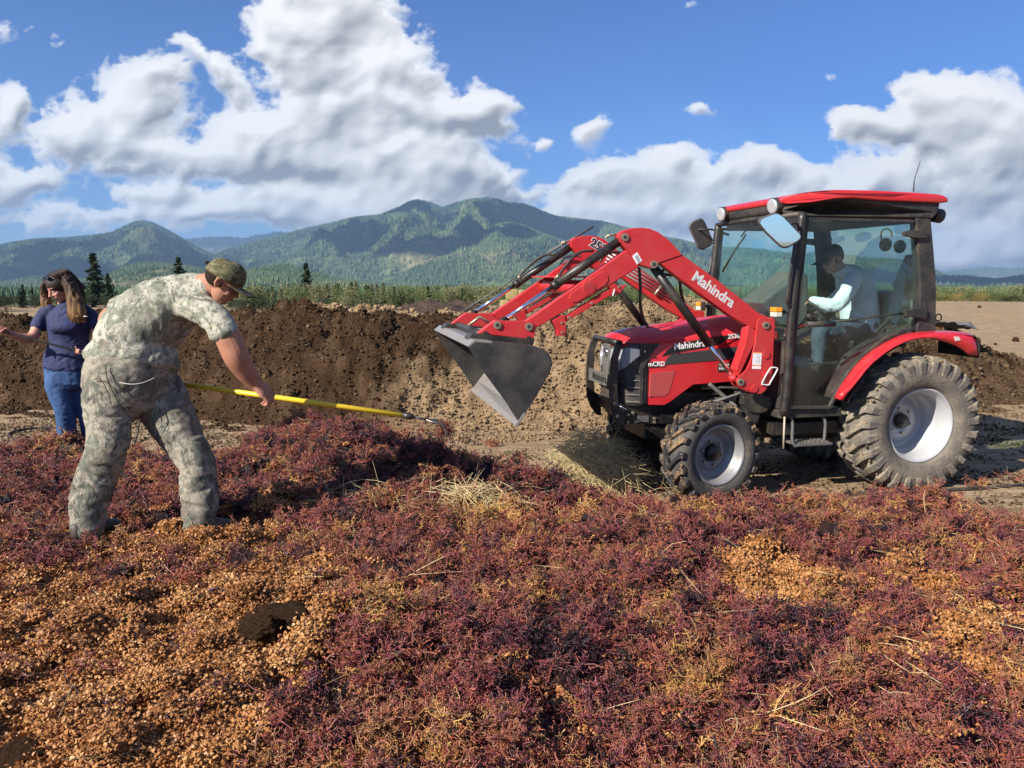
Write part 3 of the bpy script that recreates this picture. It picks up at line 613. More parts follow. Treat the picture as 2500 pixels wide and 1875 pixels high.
def build_pomace():
    # two sheets of different fineness, butted at Y = 3.6
    ys = np.concatenate([np.arange(1.0, 3.6, .014), np.arange(3.6, 8.6, .022)]); xs = np.arange(-6.2, 7.2, .022)
    X, Y = np.meshgrid(xs, ys); keep = (np.abs(X) < .80 * Y + .8)
    h = pomace_h(X, Y); Z = ground_z(X, Y) - .06 + h + .03 * sstep(0, .05, h)
    F = grid_faces(len(ys), len(xs)); kf = keep.ravel()[F].all(1) & (h.ravel()[F] > .012).any(1); F = F[kf]
    u, inv = np.unique(F, return_inverse=True); V = np.stack([X, Y, Z], -1).reshape(-1, 3)[u]
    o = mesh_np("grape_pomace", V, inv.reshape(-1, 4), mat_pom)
    for nm, fn in (("tint", hue_f), ("gold", gold_f), ("dark", dark_f)):
        a = o.data.attributes.new(nm, 'FLOAT', 'POINT'); a.data.foreach_set('value', np.asarray(fn(V[:, 0], V[:, 1]), np.float32))
    tag(o, "bed of red and golden grape pomace covering the foreground", "grape pomace", kind='stuff')
    def sample(n, seed, ymin=1.5, p=1.35):
        r = np.random.default_rng(seed)
        # density falls with distance as the picture needs it
        y = ymin * (8.2 / ymin) ** (r.uniform(0, 1, n) ** (1 / 1.0)); x = r.uniform(-1, 1, n) * (.80 * y + .85)
        return x, y, r
    x, y, r = sample(165000, 21)
    h = np.where(pomace_h(x, y) > .02, pomace_h(x, y), .0); g = gold_f(x, y); dk = dark_f(x, y)
    cl = sstep(-.20, .14, fbm2(x / .15, y / .13, 3, 150)); dens = np.where(h > .02, 1., 0) * (1 - .965 * g) * (1 - .85 * dk) * (.05 + .95 * cl); spill = (h <= .02) & (y < pom_edge(x, y) + 1.5) & (y < hp(pxof(x, y), YB) + .1); dens = np.where(spill, .12 * sstep(.05, .3, fbm2(x / .5, y / .4, 3, 151)), dens); k = r.uniform(0, 1, len(x)) < dens * .50
    x, y, h = x[k], y[k], h[k]; m = len(x); z = ground_z(x, y) - .03 * (h > .02) + .012 + h + r.uniform(-.008, .020, m)
    s = r.uniform(.70, 1.45, m) * (1 + .06 * (y - 2)) ; vs = np.stack([s, s, s * .8], 1)
    scatter("grape_stems", np.stack([x, y, z], 1), np.stack([r.normal(0, .5, m), r.normal(0, .5, m), r.uniform(0, 6.28, m)], 1), s, r.integers(0, 9, m), np.clip(hue_f(x, y) + r.normal(0, .15, m), 0, 1), stems, "tangled red and brown grape stems all over the foreground", "grape stems", vscale=vs)
    # loose fringe beyond the edge and on the bare ground before the heap
    x, y, r = sample(205000, 22)
    h = pomace_h(x, y); g = gold_f(x, y); k = (h > .02) & (r.uniform(0, 1, len(x)) < (.92 * g + .03) * .55); x, y, h = x[k], y[k], h[k]; m = len(x)
    z = ground_z(x, y) - .03 + h + r.uniform(-.002, .006, m); s = r.uniform(.65, 1.15, m) * (1 + .05 * (y - 2))
    scatter("grape_skins", np.stack([x, y, z], 1), np.stack([r.normal(0, .15, m), r.normal(0, .15, m), r.uniform(0, 6.28, m)], 1), s, r.integers(0, 6, m), np.clip(.5 + .3 * fbm2(x / .3, y / .3, 3, 88) + r.normal(0, .15, m), 0, 1), flakes, "golden brown grape skins and seeds, thickest at the lower left", "grape skins")
    x, y, r = sample(22000, 23); h = pomace_h(x, y); b = fbm2(x / .25, y / .2, 3, 120); px_, py_ = px_of3(x, y, .14)
    pb = sum(np.exp(-((px_ - u) / a) ** 2 - ((py_ - v) / c) ** 2) for u, v, a, c in ((300, 1440, 60, 25), (150, 1500, 90, 30), (400, 1420, 40, 20), (1950, 1530, 60, 40), (500, 1450, 60, 30), (1470, 1650, 90, 60)))
    k = (h > .03) & (r.uniform(0, 1, len(x)) < .05 + .30 * sstep(.2, .4, b) + .7 * pb); x, y, h = x[k], y[k], h[k]; m = len(x)
    scatter("grape_berries", np.stack([x, y, ground_z(x, y) - .022 + h], 1), r.uniform(0, 6.28, (m, 3)) * [0, 0, 1], r.uniform(.8, 1.2, m), r.integers(0, 4, m), np.zeros(m), berries, "small dark blue grapes lying among the stems", "grapes")
    # crumbs of soil and dark clods pressed in the bed, and crumbs on the yard
    r = np.random.default_rng(29); x = r.uniform(-6, 7, 60000); y = 4.5 + 5.5 * r.beta(1.6, 1.5, 60000); k = (pomace_h(x, y) < .02) & (fbm2(x / .8, y / .6, 3, 130) + .25 * sstep(7.2, 8.6, y) + r.normal(0, .12, len(x)) > .06); x, y = x[k], y[k]; m = len(x)
    s = .004 + .022 * r.beta(1, 5, m) ; dry = np.clip(.30 + .3 * fbm2(x, y, 3, 131) + r.normal(0, .15, m), 0, 1)
    scatter("soil_crumbs", np.stack([x, y, ground_z(x, y) + s * .3], 1), r.uniform(0, 6.28, (m, 3)), s, r.integers(0, 6, m), dry, clods, "crumbs of compost strewn on the bare yard", "soil crumbs")
    x, y, r = sample(30000, 31); k = (dark_f(x, y) > .3) | (r.uniform(0, 1, len(x)) < .02); k &= pomace_h(x, y) > .03; x, y = x[k], y[k]; m = len(x); s = .006 + .016 * r.beta(1, 3, m)
    scatter("dark_clods", np.stack([x, y, ground_z(x, y) - .03 + pomace_h(x, y)], 1), r.uniform(0, 6.28, (m, 3)), s, r.integers(0, 6, m), np.clip(r.normal(.05, .1, m), 0, 1), clods, "black crumbly clods pressed into the pomace", "soil clods")
build_pomace()

# ------------------------------------------------------------------ straw
mat_straw = simple("straw", (.62, .50, .26), .6, var=.35)
def straw_mesh(name, items, label, parent=None):
    parts = []
    for (c, d, L, w, bend) in items:
        d = np.array(d, float); d /= np.linalg.norm(d); s = np.cross(d, [0, 0, 1]); s /= np.linalg.norm(s) + 1e-6; p = []
        for q in np.linspace(-.5, .5, 5): p.append(np.array(c) + d * L * q + s * bend * L * (q * q * 4 - .5) * .5 + np.array([0, 0, -abs(bend) * L * q * q]))
        parts.append(tube_np(p, [w * .7, w, w, w, w * .5]))
    v, f = join_np(parts); o = mesh_np(name, v, f, mat_straw); tag(o, label, "straw", kind='stuff'); return o
def straw_pile(px, py, z, n, rx, ry, h, seed, label, L=(.15, .45), up=.5):
    r = np.random.default_rng(seed); g = ground_at(px, py, z); it = []
    for i in range(n):
        q = r.normal(0, 1, 2) * .5; c = [g[0] + q[0] * rx, g[1] + q[1] * ry, 0]; e = math.exp(-(q @ q)); base = float(ground_z(np.array([c[0]]), np.array([c[1]]))[0] + max(0, pomace_h(c[0], c[1])))
        c[2] = base + h * e * r.uniform(.1, 1); d = r.normal(0, 1, 3); d[2] = r.normal(0, .3) + (up if r.uniform() < .3 else 0); it.append((c, d, r.uniform(*L), r.uniform(.0011, .0024), r.normal(0, .25)))
    return straw_mesh("straw", it, label)
straw_pile(1448, 1178, .05, 1300, .42, .36, .50, 3, "golden straw tuft beside the front tyre", up=.9)
straw_pile(1140, 1245, .12, 230, .40, .22, .10, 4, "pale straw strewn in the middle of the pomace")
straw_pile(880, 1225, .12, 60, .35, .25, .08, 5, "few pale stalks by the shaded pomace mound", up=.6)
def straw_scatter():
    r = np.random.default_rng(77); it = []
    for i in range(330):
        y = 1.7 * (7.5 / 1.7) ** r.uniform(); x = r.uniform(-.7, .7) * y
        if x < -.15 * y and r.uniform() < .6: continue
        z = float(ground_z(np.array([x]), np.array([y]))[0] + max(0, pomace_h(x, y)) + .045)
        d = r.normal(0, 1, 3); d[2] *= .25; it.append(((x, y, z), d, r.uniform(.06, .26), r.uniform(.0008, .0018), r.normal(0, .25)))
    for (a, b, cz) in (((500, 1545), (740, 1505), .15), ((370, 1655), (520, 1660), .15), ((600, 1620), (640, 1560), .17), ((860, 1650), (960, 1550), .16), ((1200, 1600), (1285, 1560), .16), ((690, 1270), (520, 1360), .16), ((1170, 1400), (1000, 1420), .2)):
        A = ground_at(a[0], a[1], cz); Bp = ground_at(b[0], b[1], cz); it.append((((A[0] + Bp[0]) / 2, (A[1] + Bp[1]) / 2, cz + .03), (Bp[0] - A[0], Bp[1] - A[1], .02), float(np.linalg.norm(A - Bp)), .0019, .12))
    straw_mesh("straw", it, "single straw stalks scattered over the pomace")
straw_scatter()
# ------------------------------------------------------------------ tractor: frame and helpers
T_O, T_PSI, T_ROLL = (2.999, 6.552, 0.0), 13.619, -0.505
def tractor_matrix():
    ps, r = R(T_PSI), R(T_ROLL)
    F = Vector((-math.cos(ps), -math.sin(ps), 0)); Nn = Vector((math.sin(ps), -math.cos(ps), 0)); U = Vector((0, 0, 1))
    N2 = Nn * math.cos(r) + U * math.sin(r); U2 = U * math.cos(r) - Nn * math.sin(r)
    M = Matrix((F, N2, U2)).transposed().to_4x4(); M.translation = Vector(T_O); return M
TM = tractor_matrix(); TMI = TM.inverted()
_tc0 = TMI @ Vector((0, 0, CAMH)); _t3 = TMI.to_3x3()
def T(px, py, y):
    """layout point -> (x, z) on the tractor's own lengthwise plane y"""
    d = _t3 @ Vector(ray(px, py)); t = (y - _tc0.y) / d.y; p = _tc0 + d * t; return (p.x, p.z)
def c1(u, v): return (1350 + u / 3.687, 400 + v / 3.687)
def c2(u, v): return (1000 + u / 3.017, 500 + v / 3.017)
def c3(u, v): return (1400 + u / 3.318, 750 + v / 3.318)
def c4(u, v): return (1700 + u / 3.16, 420 + v / 3.16)
def c5(u, v): return (1850 + u / 3.318, 750 + v / 3.318)
def tr(c, pts, y): return [T(*c(u, v), y) for u, v in pts]
def P3(c, u, v, y):
    x, z = T(*c(u, v), y); return Vector((x, y, z))

def bevel(o, w=.004, seg=2, ang=35):
    m = o.modifiers.new("bevel", 'BEVEL'); m.width = w; m.segments = seg; m.limit_method = 'ANGLE'; m.angle_limit = R(ang); m.harden_normals = False; return o
def obj_pd(name, verts, faces, mat, parent=None, smooth=False, bev=0, link=True):
    me = bpy.data.meshes.new(name); me.from_pydata([tuple(v) for v in verts], [], faces); me.update()
    if mat: me.materials.append(mat)
    if smooth: me.polygons.foreach_set('use_smooth', [True] * len(me.polygons))
    o = bpy.data.objects.new(name, me)
    if link: COL.objects.link(o)
    if parent is not None: o.parent = parent
    if bev: bevel(o, bev)
    return o
def plate_vf(pts, y0, y1):
    n = len(pts); area = sum(pts[i][0] * pts[(i + 1) % n][1] - pts[(i + 1) % n][0] * pts[i][1] for i in range(n))
    if area > 0: pts = pts[::-1]          # make the y1 (larger y) cap face +y
    if y0 > y1: y0, y1 = y1, y0
    v = [(x, y1, z) for x, z in pts] + [(x, y0, z) for x, z in pts]
    f = [list(range(n)), list(range(2 * n - 1, n - 1, -1))] + [[i, n + i, n + (i + 1) % n, (i + 1) % n] for i in range(n)]
    return v, f
def plate(name, pts, y0, y1, mat, parent, bev=.003):
    v, f = plate_vf(pts, y0, y1); return obj_pd(name, v, f, mat, parent, bev=bev)
class MB:
    """collects shapes for one mesh"""
    def __init__(s): s.v = []; s.f = []; s.sm = []
    def add(s, v, f, smooth=False):
        o = len(s.v); s.v += [tuple(p) for p in v]; s.f += [[i + o for i in q] for q in f]; s.sm += [smooth] * len(f); return s
    def plate(s, pts, y0, y1): return s.add(*plate_vf(pts, y0, y1))
    def box(s, a, b):
        (x0, y0, z0), (x1, y1, z1) = a, b
        v = [(x, y, z) for x in (x0, x1) for y in (y0, y1) for z in (z0, z1)]
        return s.add(v, [(0, 1, 3, 2), (4, 6, 7, 5), (0, 4, 5, 1), (2, 3, 7, 6), (0, 2, 6, 4), (1, 5, 7, 3)])
    def tube(s, pts, r, k=12, caps=True):
        pts = [Vector(p) for p in pts]; n = len(pts); rs = r if isinstance(r, (list, tuple)) else [r] * n; v = []; ref = Vector((.31, .52, .8))
        d0 = (pts[1] - pts[0]).normalized(); a = d0.cross(ref).normalized()
        for i in range(n):
            d = (pts[min(i + 1, n - 1)] - pts[max(i - 1, 0)]).normalized(); a = (a - d * a.dot(d)).normalized(); b = d.cross(a)
            for j in range(k):
                t = 2 * math.pi * j / k; v.append(pts[i] + (a * math.cos(t) + b * math.sin(t)) * rs[i])
        f = [[i * k + j, i * k + (j + 1) % k, (i + 1) * k + (j + 1) % k, (i + 1) * k + j] for i in range(n - 1) for j in range(k)]
        s.add(v, f, True)
        if caps: o = len(s.v) - len(v); s.f += [[o + j for j in range(k)][::-1], [o + (n - 1) * k + j for j in range(k)]]; s.sm += [False, False]
        return s
    def disc(s, c, r, y0, y1, k=20, r1=None):   # short cylinder along y
        r1 = r if r1 is None else r1; v = [(c[0] + math.cos(2 * math.pi * j / k) * q, y, c[1] + math.sin(2 * math.pi * j / k) * q) for y, q in ((y0, r), (y1, r1)) for j in range(k)]
        return s.add(v, [[j, (j + 1) % k, k + (j + 1) % k, k + j] for j in range(k)], True).add(v, [list(range(k)), list(range(2 * k - 1, k - 1, -1))])
    def build(s, name, mat, parent=None, bev=0, fix=True):
        me = bpy.data.meshes.new(name); me.from_pydata(s.v, [], s.f); me.polygons.foreach_set('use_smooth', s.sm); me.update()
        if fix:
            import bmesh
            bm = bmesh.new(); bm.from_mesh(me); bmesh.ops.recalc_face_normals(bm, faces=bm.faces[:]); bm.to_mesh(me); bm.free()
        if mat: me.materials.append(mat)
        o = bpy.data.objects.new(name, me); COL.objects.link(o)
        if parent is not None: o.parent = parent
        if bev: bevel(o, bev)
        return o
def spline(pts, n=8):
    pts = [Vector(p) for p in pts]; out = []
    for i in range(len(pts) - 1):
        p0, p1, p2, p3 = pts[max(i - 1, 0)], pts[i], pts[i + 1], pts[min(i + 2, len(pts) - 1)]
        for q in range(n):
            t = q / n; out.append(.5 * ((2 * p1) + (p2 - p0) * t + (2 * p0 - 5 * p1 + 4 * p2 - p3) * t * t + (3 * p1 - p0 - 3 * p2 + p3) * t ** 3))
    out.append(pts[-1]); return out
def font_mesh(o):
    bpy.context.view_layer.update(); me = bpy.data.meshes.new_from_object(o.evaluated_get(bpy.context.evaluated_depsgraph_get())); n_ = o.name; p = o.parent; ml = o.matrix_local.copy(); cu = o.data
    bpy.data.objects.remove(o); bpy.data.curves.remove(cu); q = bpy.data.objects.new("lettering", me); COL.objects.link(q); q.parent = p; q.matrix_local = ml; return q
def text(name, s, loc, size, mat, parent, rot=0., extr=.001, off=.0, shear=0., align='LEFT', face=1):
    cu = bpy.data.curves.new(name, 'FONT'); cu.body = s; cu.size = size; cu.extrude = extr; cu.offset = off; cu.shear = shear; cu.align_x = align; cu.align_y = 'CENTER'; cu.resolution_u = 3
    if mat: cu.materials.append(mat)
    o = bpy.data.objects.new(name, cu); COL.objects.link(o); o.parent = parent
    X = Vector((-math.cos(rot), 0, math.sin(rot))); Y = Vector((math.sin(rot), 0, math.cos(rot))); Z = X.cross(Y)
    M = Matrix((X, Y, Z)).transposed().to_4x4(); M.translation = Vector(loc); o.matrix_local = M; return font_mesh(o)

# ------------------------------------------------------------------ materials of the machine
def dusty(name, c, rough, metal=0., coat=0., dust=.25, dcol=(.30, .22, .14), spec=.5, scale=7):
    n = Nodes(name, rough, spec, metal); f = n.noise(scale, 6, .65); g = n.noise(90, 3, .7)
    a = n.ramp(f, [(.42, 0.), (.72, dust)]); b = n.ramp(g, [(.60, 0.), (.66, dust * 1.6)])
    m = n.math('ADD', a, b); n.color(n.mix(m, c, dcol)); n.rough(n.mix(m, (rough,) * 3, (.85,) * 3))
    n.b.inputs['Coat Weight'].default_value = coat; n.b.inputs['Coat Roughness'].default_value = .08; n.bump(g, .06, .002); return n.m
M_RED = dusty("red_paint", (.56, .016, .026), .34, coat=.35, dust=.10)
M_RED2 = dusty("red_loader_paint", (.52, .020, .026), .45, coat=.12, dust=.14)
M_REDP = dusty("red_sticker", (.42, .06, .06), .5, dust=.1)
M_BLK = dusty("black_paint", (.012, .012, .013), .38, dust=.16)
M_PLA = dusty("black_plastic", (.022, .022, .023), .55, dust=.22)
M_GREY = dusty("grey_rubber_plastic", (.09, .09, .088), .6, dust=.25)
M_BUCK = dusty("bucket_black_worn", (.022, .022, .023), .5, dust=.32, dcol=(.19, .16, .13), scale=4)
M_STEEL = dusty("scoured_steel", (.36, .35, .34), .42, metal=.55, dust=.7, dcol=(.26, .18, .12), scale=5)
M_CHR = simple("chromed_rod", (.75, .76, .80), .12, 1.0, var=0)
M_PIN = dusty("zinc_pin", (.42, .38, .28), .4, metal=.7, dust=.4)
M_PIN2 = simple("pin_bore", (.03, .03, .03), .6, var=0)
M_WHT = simple("white_print", (.80, .80, .80), .5, var=0)
M_GRYP = simple("grey_print", (.45, .45, .47), .5, var=0)
M_ORG = simple("orange_print", (.85, .25, .03), .5, var=0)
M_AMB = simple("amber_lens", (.95, .28, .02), .2, var=.1)
M_CLR = simple("clear_lens", (.62, .58, .48), .2, var=.1)
M_WHH = simple("white_handle", (.62, .60, .56), .4, var=.1)
M_RIM = dusty("silver_rim_paint", (.45, .455, .47), .38, metal=.15, dust=.16, dcol=(.42, .34, .25))
M_RIMF = dusty("grey_rim_paint", (.27, .275, .285), .38, metal=.3, dust=.3, dcol=(.30, .22, .15))
M_MIR = simple("mirror_glass", (.92, .94, .96), .02, 1.0, var=0)
M_LAMP = simple("lamp_reflector", (.66, .68, .72), .2, .6, var=.1, bump=.12, bscale=60)
M_DK = simple("dark_gap", (.006, .006, .006), .9, var=0)
def m_glass(name, tint, refl=.10):
    m = bpy.data.materials.new(name); m.use_nodes = True; t = m.node_tree; t.nodes.clear(); N = t.nodes; L = t.links
    out = N.new('ShaderNodeOutputMaterial'); tp = N.new('ShaderNodeBsdfTransparent'); tp.inputs[0].default_value = tuple(tint) + (1,)
    gl = N.new('ShaderNodeBsdfGlossy'); gl.inputs['Roughness'].default_value = .015; gl.inputs[0].default_value = (.9, 1, 1, 1)
    df = N.new('ShaderNodeBsdfDiffuse'); df.inputs[0].default_value = (.5, .48, .42, 1)
    lw = N.new('ShaderNodeLayerWeight'); lw.inputs[0].default_value = .25; ml = N.new('ShaderNodeMath'); ml.operation = 'MULTIPLY_ADD'; L.new(lw.outputs['Fresnel'], ml.inputs[0]); ml.inputs[1].default_value = .45; ml.inputs[2].default_value = refl * .35
    mx = N.new('ShaderNodeMixShader'); L.new(ml.outputs[0], mx.inputs[0]); L.new(tp.outputs[0], mx.inputs[1]); L.new(gl.outputs[0], mx.inputs[2])
    tc = N.new('ShaderNodeTexCoord'); nz = N.new('ShaderNodeTexNoise'); nz.inputs['Scale'].default_value = 3.5; nz.inputs['Detail'].default_value = 7; L.new(tc.outputs['Object'], nz.inputs[0])
    cr = N.new('ShaderNodeMapRange'); cr.inputs[1].default_value = .45; cr.inputs[2].default_value = .8; cr.inputs[3].default_value = .01; cr.inputs[4].default_value = .07; L.new(nz.outputs[0], cr.inputs[0])
    m2 = N.new('ShaderNodeMixShader'); L.new(cr.outputs[0], m2.inputs[0]); L.new(mx.outputs[0], m2.inputs[1]); L.new(df.outputs[0], m2.inputs[2]); L.new(m2.outputs[0], out.inputs[0]); return m
M_GLS = m_glass("tinted_cab_glass", (.74, .91, .89), .06)
def m_tyre(name, rub, mud, lo, hi, rough=.75, deep=None):
    n = Nodes(name, rough, .3); f = n.noise(6, 6, .7); g = n.noise(55, 4, .7); v = n.noise(140, 3, .6)
    m = n.ramp(n.math('ADD', n.math('MULTIPLY', f, .65), n.math('MULTIPLY', g, .35)), [(lo, 0.), (hi, 1.)])
    mc = n.mix(v, [x * .75 for x in mud], [x * 1.25 for x in mud]); n.color(n.mix(m, rub, mc)); n.rough(n.mix(m, (rough,) * 3, (.95,) * 3)); n.bump(n.mix(.5, g, m), .5, .008); return n.m
M_TYR = m_tyre("rear_tyre_rubber", (.085, .078, .070), (.30, .245, .175), .46, .58, .8)
M_TYRF = m_tyre("front_tyre_rubber", (.035, .033, .032), (.19, .125, .07), .43, .54, .42)
M_SWL = m_tyre("tyre_sidewall_rubber", (.13, .115, .098), (.25, .21, .155), .44, .62, .85)
M_SWF = m_tyre("front_sidewall_rubber", (.065, .060, .056), (.17, .14, .10), .5, .66, .7)
M_LUGR = m_tyre("rear_lug_rubber", (.12, .108, .095), (.31, .255, .18), .46, .58, .8)
M_LUGF = m_tyre("front_lug_rubber", (.028, .028, .030), (.21, .14, .08), .50, .55, .30)
M_MUD = m_tyre("caked_mud", (.10, .065, .035), (.27, .19, .11), .45, .55, .9)

def lathe(name, prof, mat, parent, k=64, smooth=True):
    """prof: (y, r) pairs, axis = local y"""
    v = [(math.cos(2 * math.pi * j / k) * r, y, math.sin(2 * math.pi * j / k) * r) for y, r in prof for j in range(k)]
    f = [[i * k + j, i * k + (j + 1) % k, (i + 1) * k + (j + 1) % k, (i + 1) * k + j] for i in range(len(prof) - 1) for j in range(k)]
    o = MB().add(v, f, smooth).build(name, mat, parent); return o
def make_wheel(root, name, c, R_, W, rr, nl, dish, steer, mats, side=1, hub=.05, lug_h=.032, lug_w=.055, seed=0, down=.42):
    """wheel centred at c (its middle plane), axis y; side=+1 outer face towards +y"""
    w = bpy.data.objects.new(name, None); COL.objects.link(w); w.parent = root; w.location = c; w.rotation_euler = (0, R(seed * 3.7), R(steer)) if False else (0, 0, R(steer))
    mt, msw, ml, mr = mats; h = W / 2; s = side; Rb = R_ - lug_h
    prof = [(-h * .62, rr), (-h * .86, rr + .015), (-h * 1.0, (rr + Rb) * .5), (-h * .97, Rb - .045), (-h * .84, Rb - .010), (-h * .4, Rb + .004), (0, Rb + .008), (h * .4, Rb + .004), (h * .84, Rb - .010), (h * .97, Rb - .045), (h * 1.0, (rr + Rb) * .5), (h * .955, rr + .030), (h * .90, rr + .022), (h * .86, rr + .012), (h * .80, rr + .002), (h * .62, rr)]
    ty = lathe("tyre", prof, msw, w, 96); 
    # a thin moulded ring on the outer sidewall
    k = 96; ring = []
    m = MB(); r_ = np.random.default_rng(seed)
    for sgn in (1, -1):
        for i in range(nl):
            th0 = 2 * math.pi * (i + (.5 if sgn < 0 else 0)) / nl; pts = []
            # across the crown, then over the shoulder and down the side
            N_ = 9
            for q in range(N_):
                t = q / (N_ - 1)
                if t < .62: y = h * (-.06 + 1.0 * t / .62 * .90); rad = Rb - .012 + (lug_h + .012) * 1.0 - .012 * (t / .62) ** 2; dth = (-.34 + .46 * (t / .62)) * .62 * (.45 / R_)
                else:
                    u = (t - .62) / .38; y = h * (.86 + .13 * u); rad = R_ - .014 - (down * (Rb - rr)) * u ; dth = (.12 + .03 * u) * .62 * (.45 / R_)
                pts.append((y * sgn, rad, th0 + dth * 1.0))
            vv = []; ff = []; jw = r_.uniform(.92, 1.08)
            for q, (y, rad, th) in enumerate(pts):
                t = q / (N_ - 1); wd = lug_w * (.62 + .34 * t) * jw / R_
                if t < .62: bi = Rb - .03; lo = (y, bi)
                else: lo = (y - sgn * .05, rad - .0 if False else rad - .012)
                if t >= .62:
                    u = (t - .62) / .38; out = (h * (1.0 + .055 * (1 - u * .7))) * sgn; yo, ro = out, rad; yi, ri = y - sgn * .04, rad - .02
                    yo = sgn * h * (.90 + .15 * min(1, u * 3) - .04 * u)
                else: yo, ro = y, rad + (lug_h * .0); yi, ri = y, Rb - .03
                for (yy, rrad, dd) in ((yo, ro, -wd * .42), (yo, ro, wd * .42), (yi, ri, wd * .6), (yi, ri, -wd * .6)):
                    vv.append((math.cos(th + dd) * rrad, yy, math.sin(th + dd) * rrad))
            for q in range(N_ - 1):
                for e in range(4): ff.append([q * 4 + e, q * 4 + (e + 1) % 4, (q + 1) * 4 + (e + 1) % 4, (q + 1) * 4 + e])
            ff += [[0, 1, 2, 3], [(N_ - 1) * 4 + e for e in (3, 2, 1, 0)]]
            m.add(vv, ff)
    lg = m.build("tread", ml, ty, .005)
    # rim: outer lip, well, disc
    rim = lathe("rim", [(s * h * .60, rr + .004), (s * h * .86, rr + .010), (s * h * .87, rr - .002), (s * h * .80, rr - .012), (s * h * .70, rr - .016), (s * h * .62, rr - .030), (s * (h * .62 - dish * .35), rr - .045), (s * (h * .62 - dish * .55), rr - .047), (s * (h * .62 - dish * .58), rr - .060), (s * (h * .62 - dish * .95), rr - .062), (s * (h * .62 - dish), rr - .075), (s * (h * .62 - dish * .98), rr * .62), (s * (h * .62 - dish * .86), rr * .50), (s * (h * .62 - dish * .86), hub * 1.05), (s * (h * .62 - dish), hub)], mr, w, 80)
    yb = s * (h * .62 - dish * .86)
    hb = lathe("hub", [(yb - s * .03, hub), (yb + s * .035, hub * .98), (yb + s * .045, hub * .86), (yb + s * .047, 0.001)], M_BLK, w, 32)
    nb = 6
    for i in range(nb):
        b = MB()
        a = 2 * math.pi * (i + .3) / nb; q = (math.cos(a) * rr * (.42 if rr < .25 else .36), math.sin(a) * rr * (.42 if rr < .25 else .36)); b.disc(q, .011, yb - .003 * s, yb + s * .020, 6)
        b.build("wheel_nut", M_PIN, w)
    # lathe for the backside so the wheel is closed from behind
    lathe("rim_back", [(-s * h * .62, rr), (-s * h * .55, rr - .03), (s * (h * .62 - dish) - s * .012, rr - .05), (s * (h * .62 - dish) - s * .012, .001)], M_BLK, w, 48)
    # lumps of mud stuck in the tread
    mb = MB(); v0, f0 = ico(1); r2 = np.random.default_rng(seed + 5)
    for i in range(260 if rr < .25 else 200):
        th = r2.uniform(0, 2 * math.pi); y = r2.uniform(-.9, .95) * h; rad = Rb + r2.uniform(-.004, .006); sz = r2.uniform(.004, .012); p = (math.cos(th) * rad, y, math.sin(th) * rad)
        mb.add((v0 * sz * r2.uniform(.6, 1.8, 3) + np.array(p)).tolist(), f0.tolist(), True)
    tag(mb.build("caked_mud", M_MUD, ty, fix=False), kind='stuff')
    return w
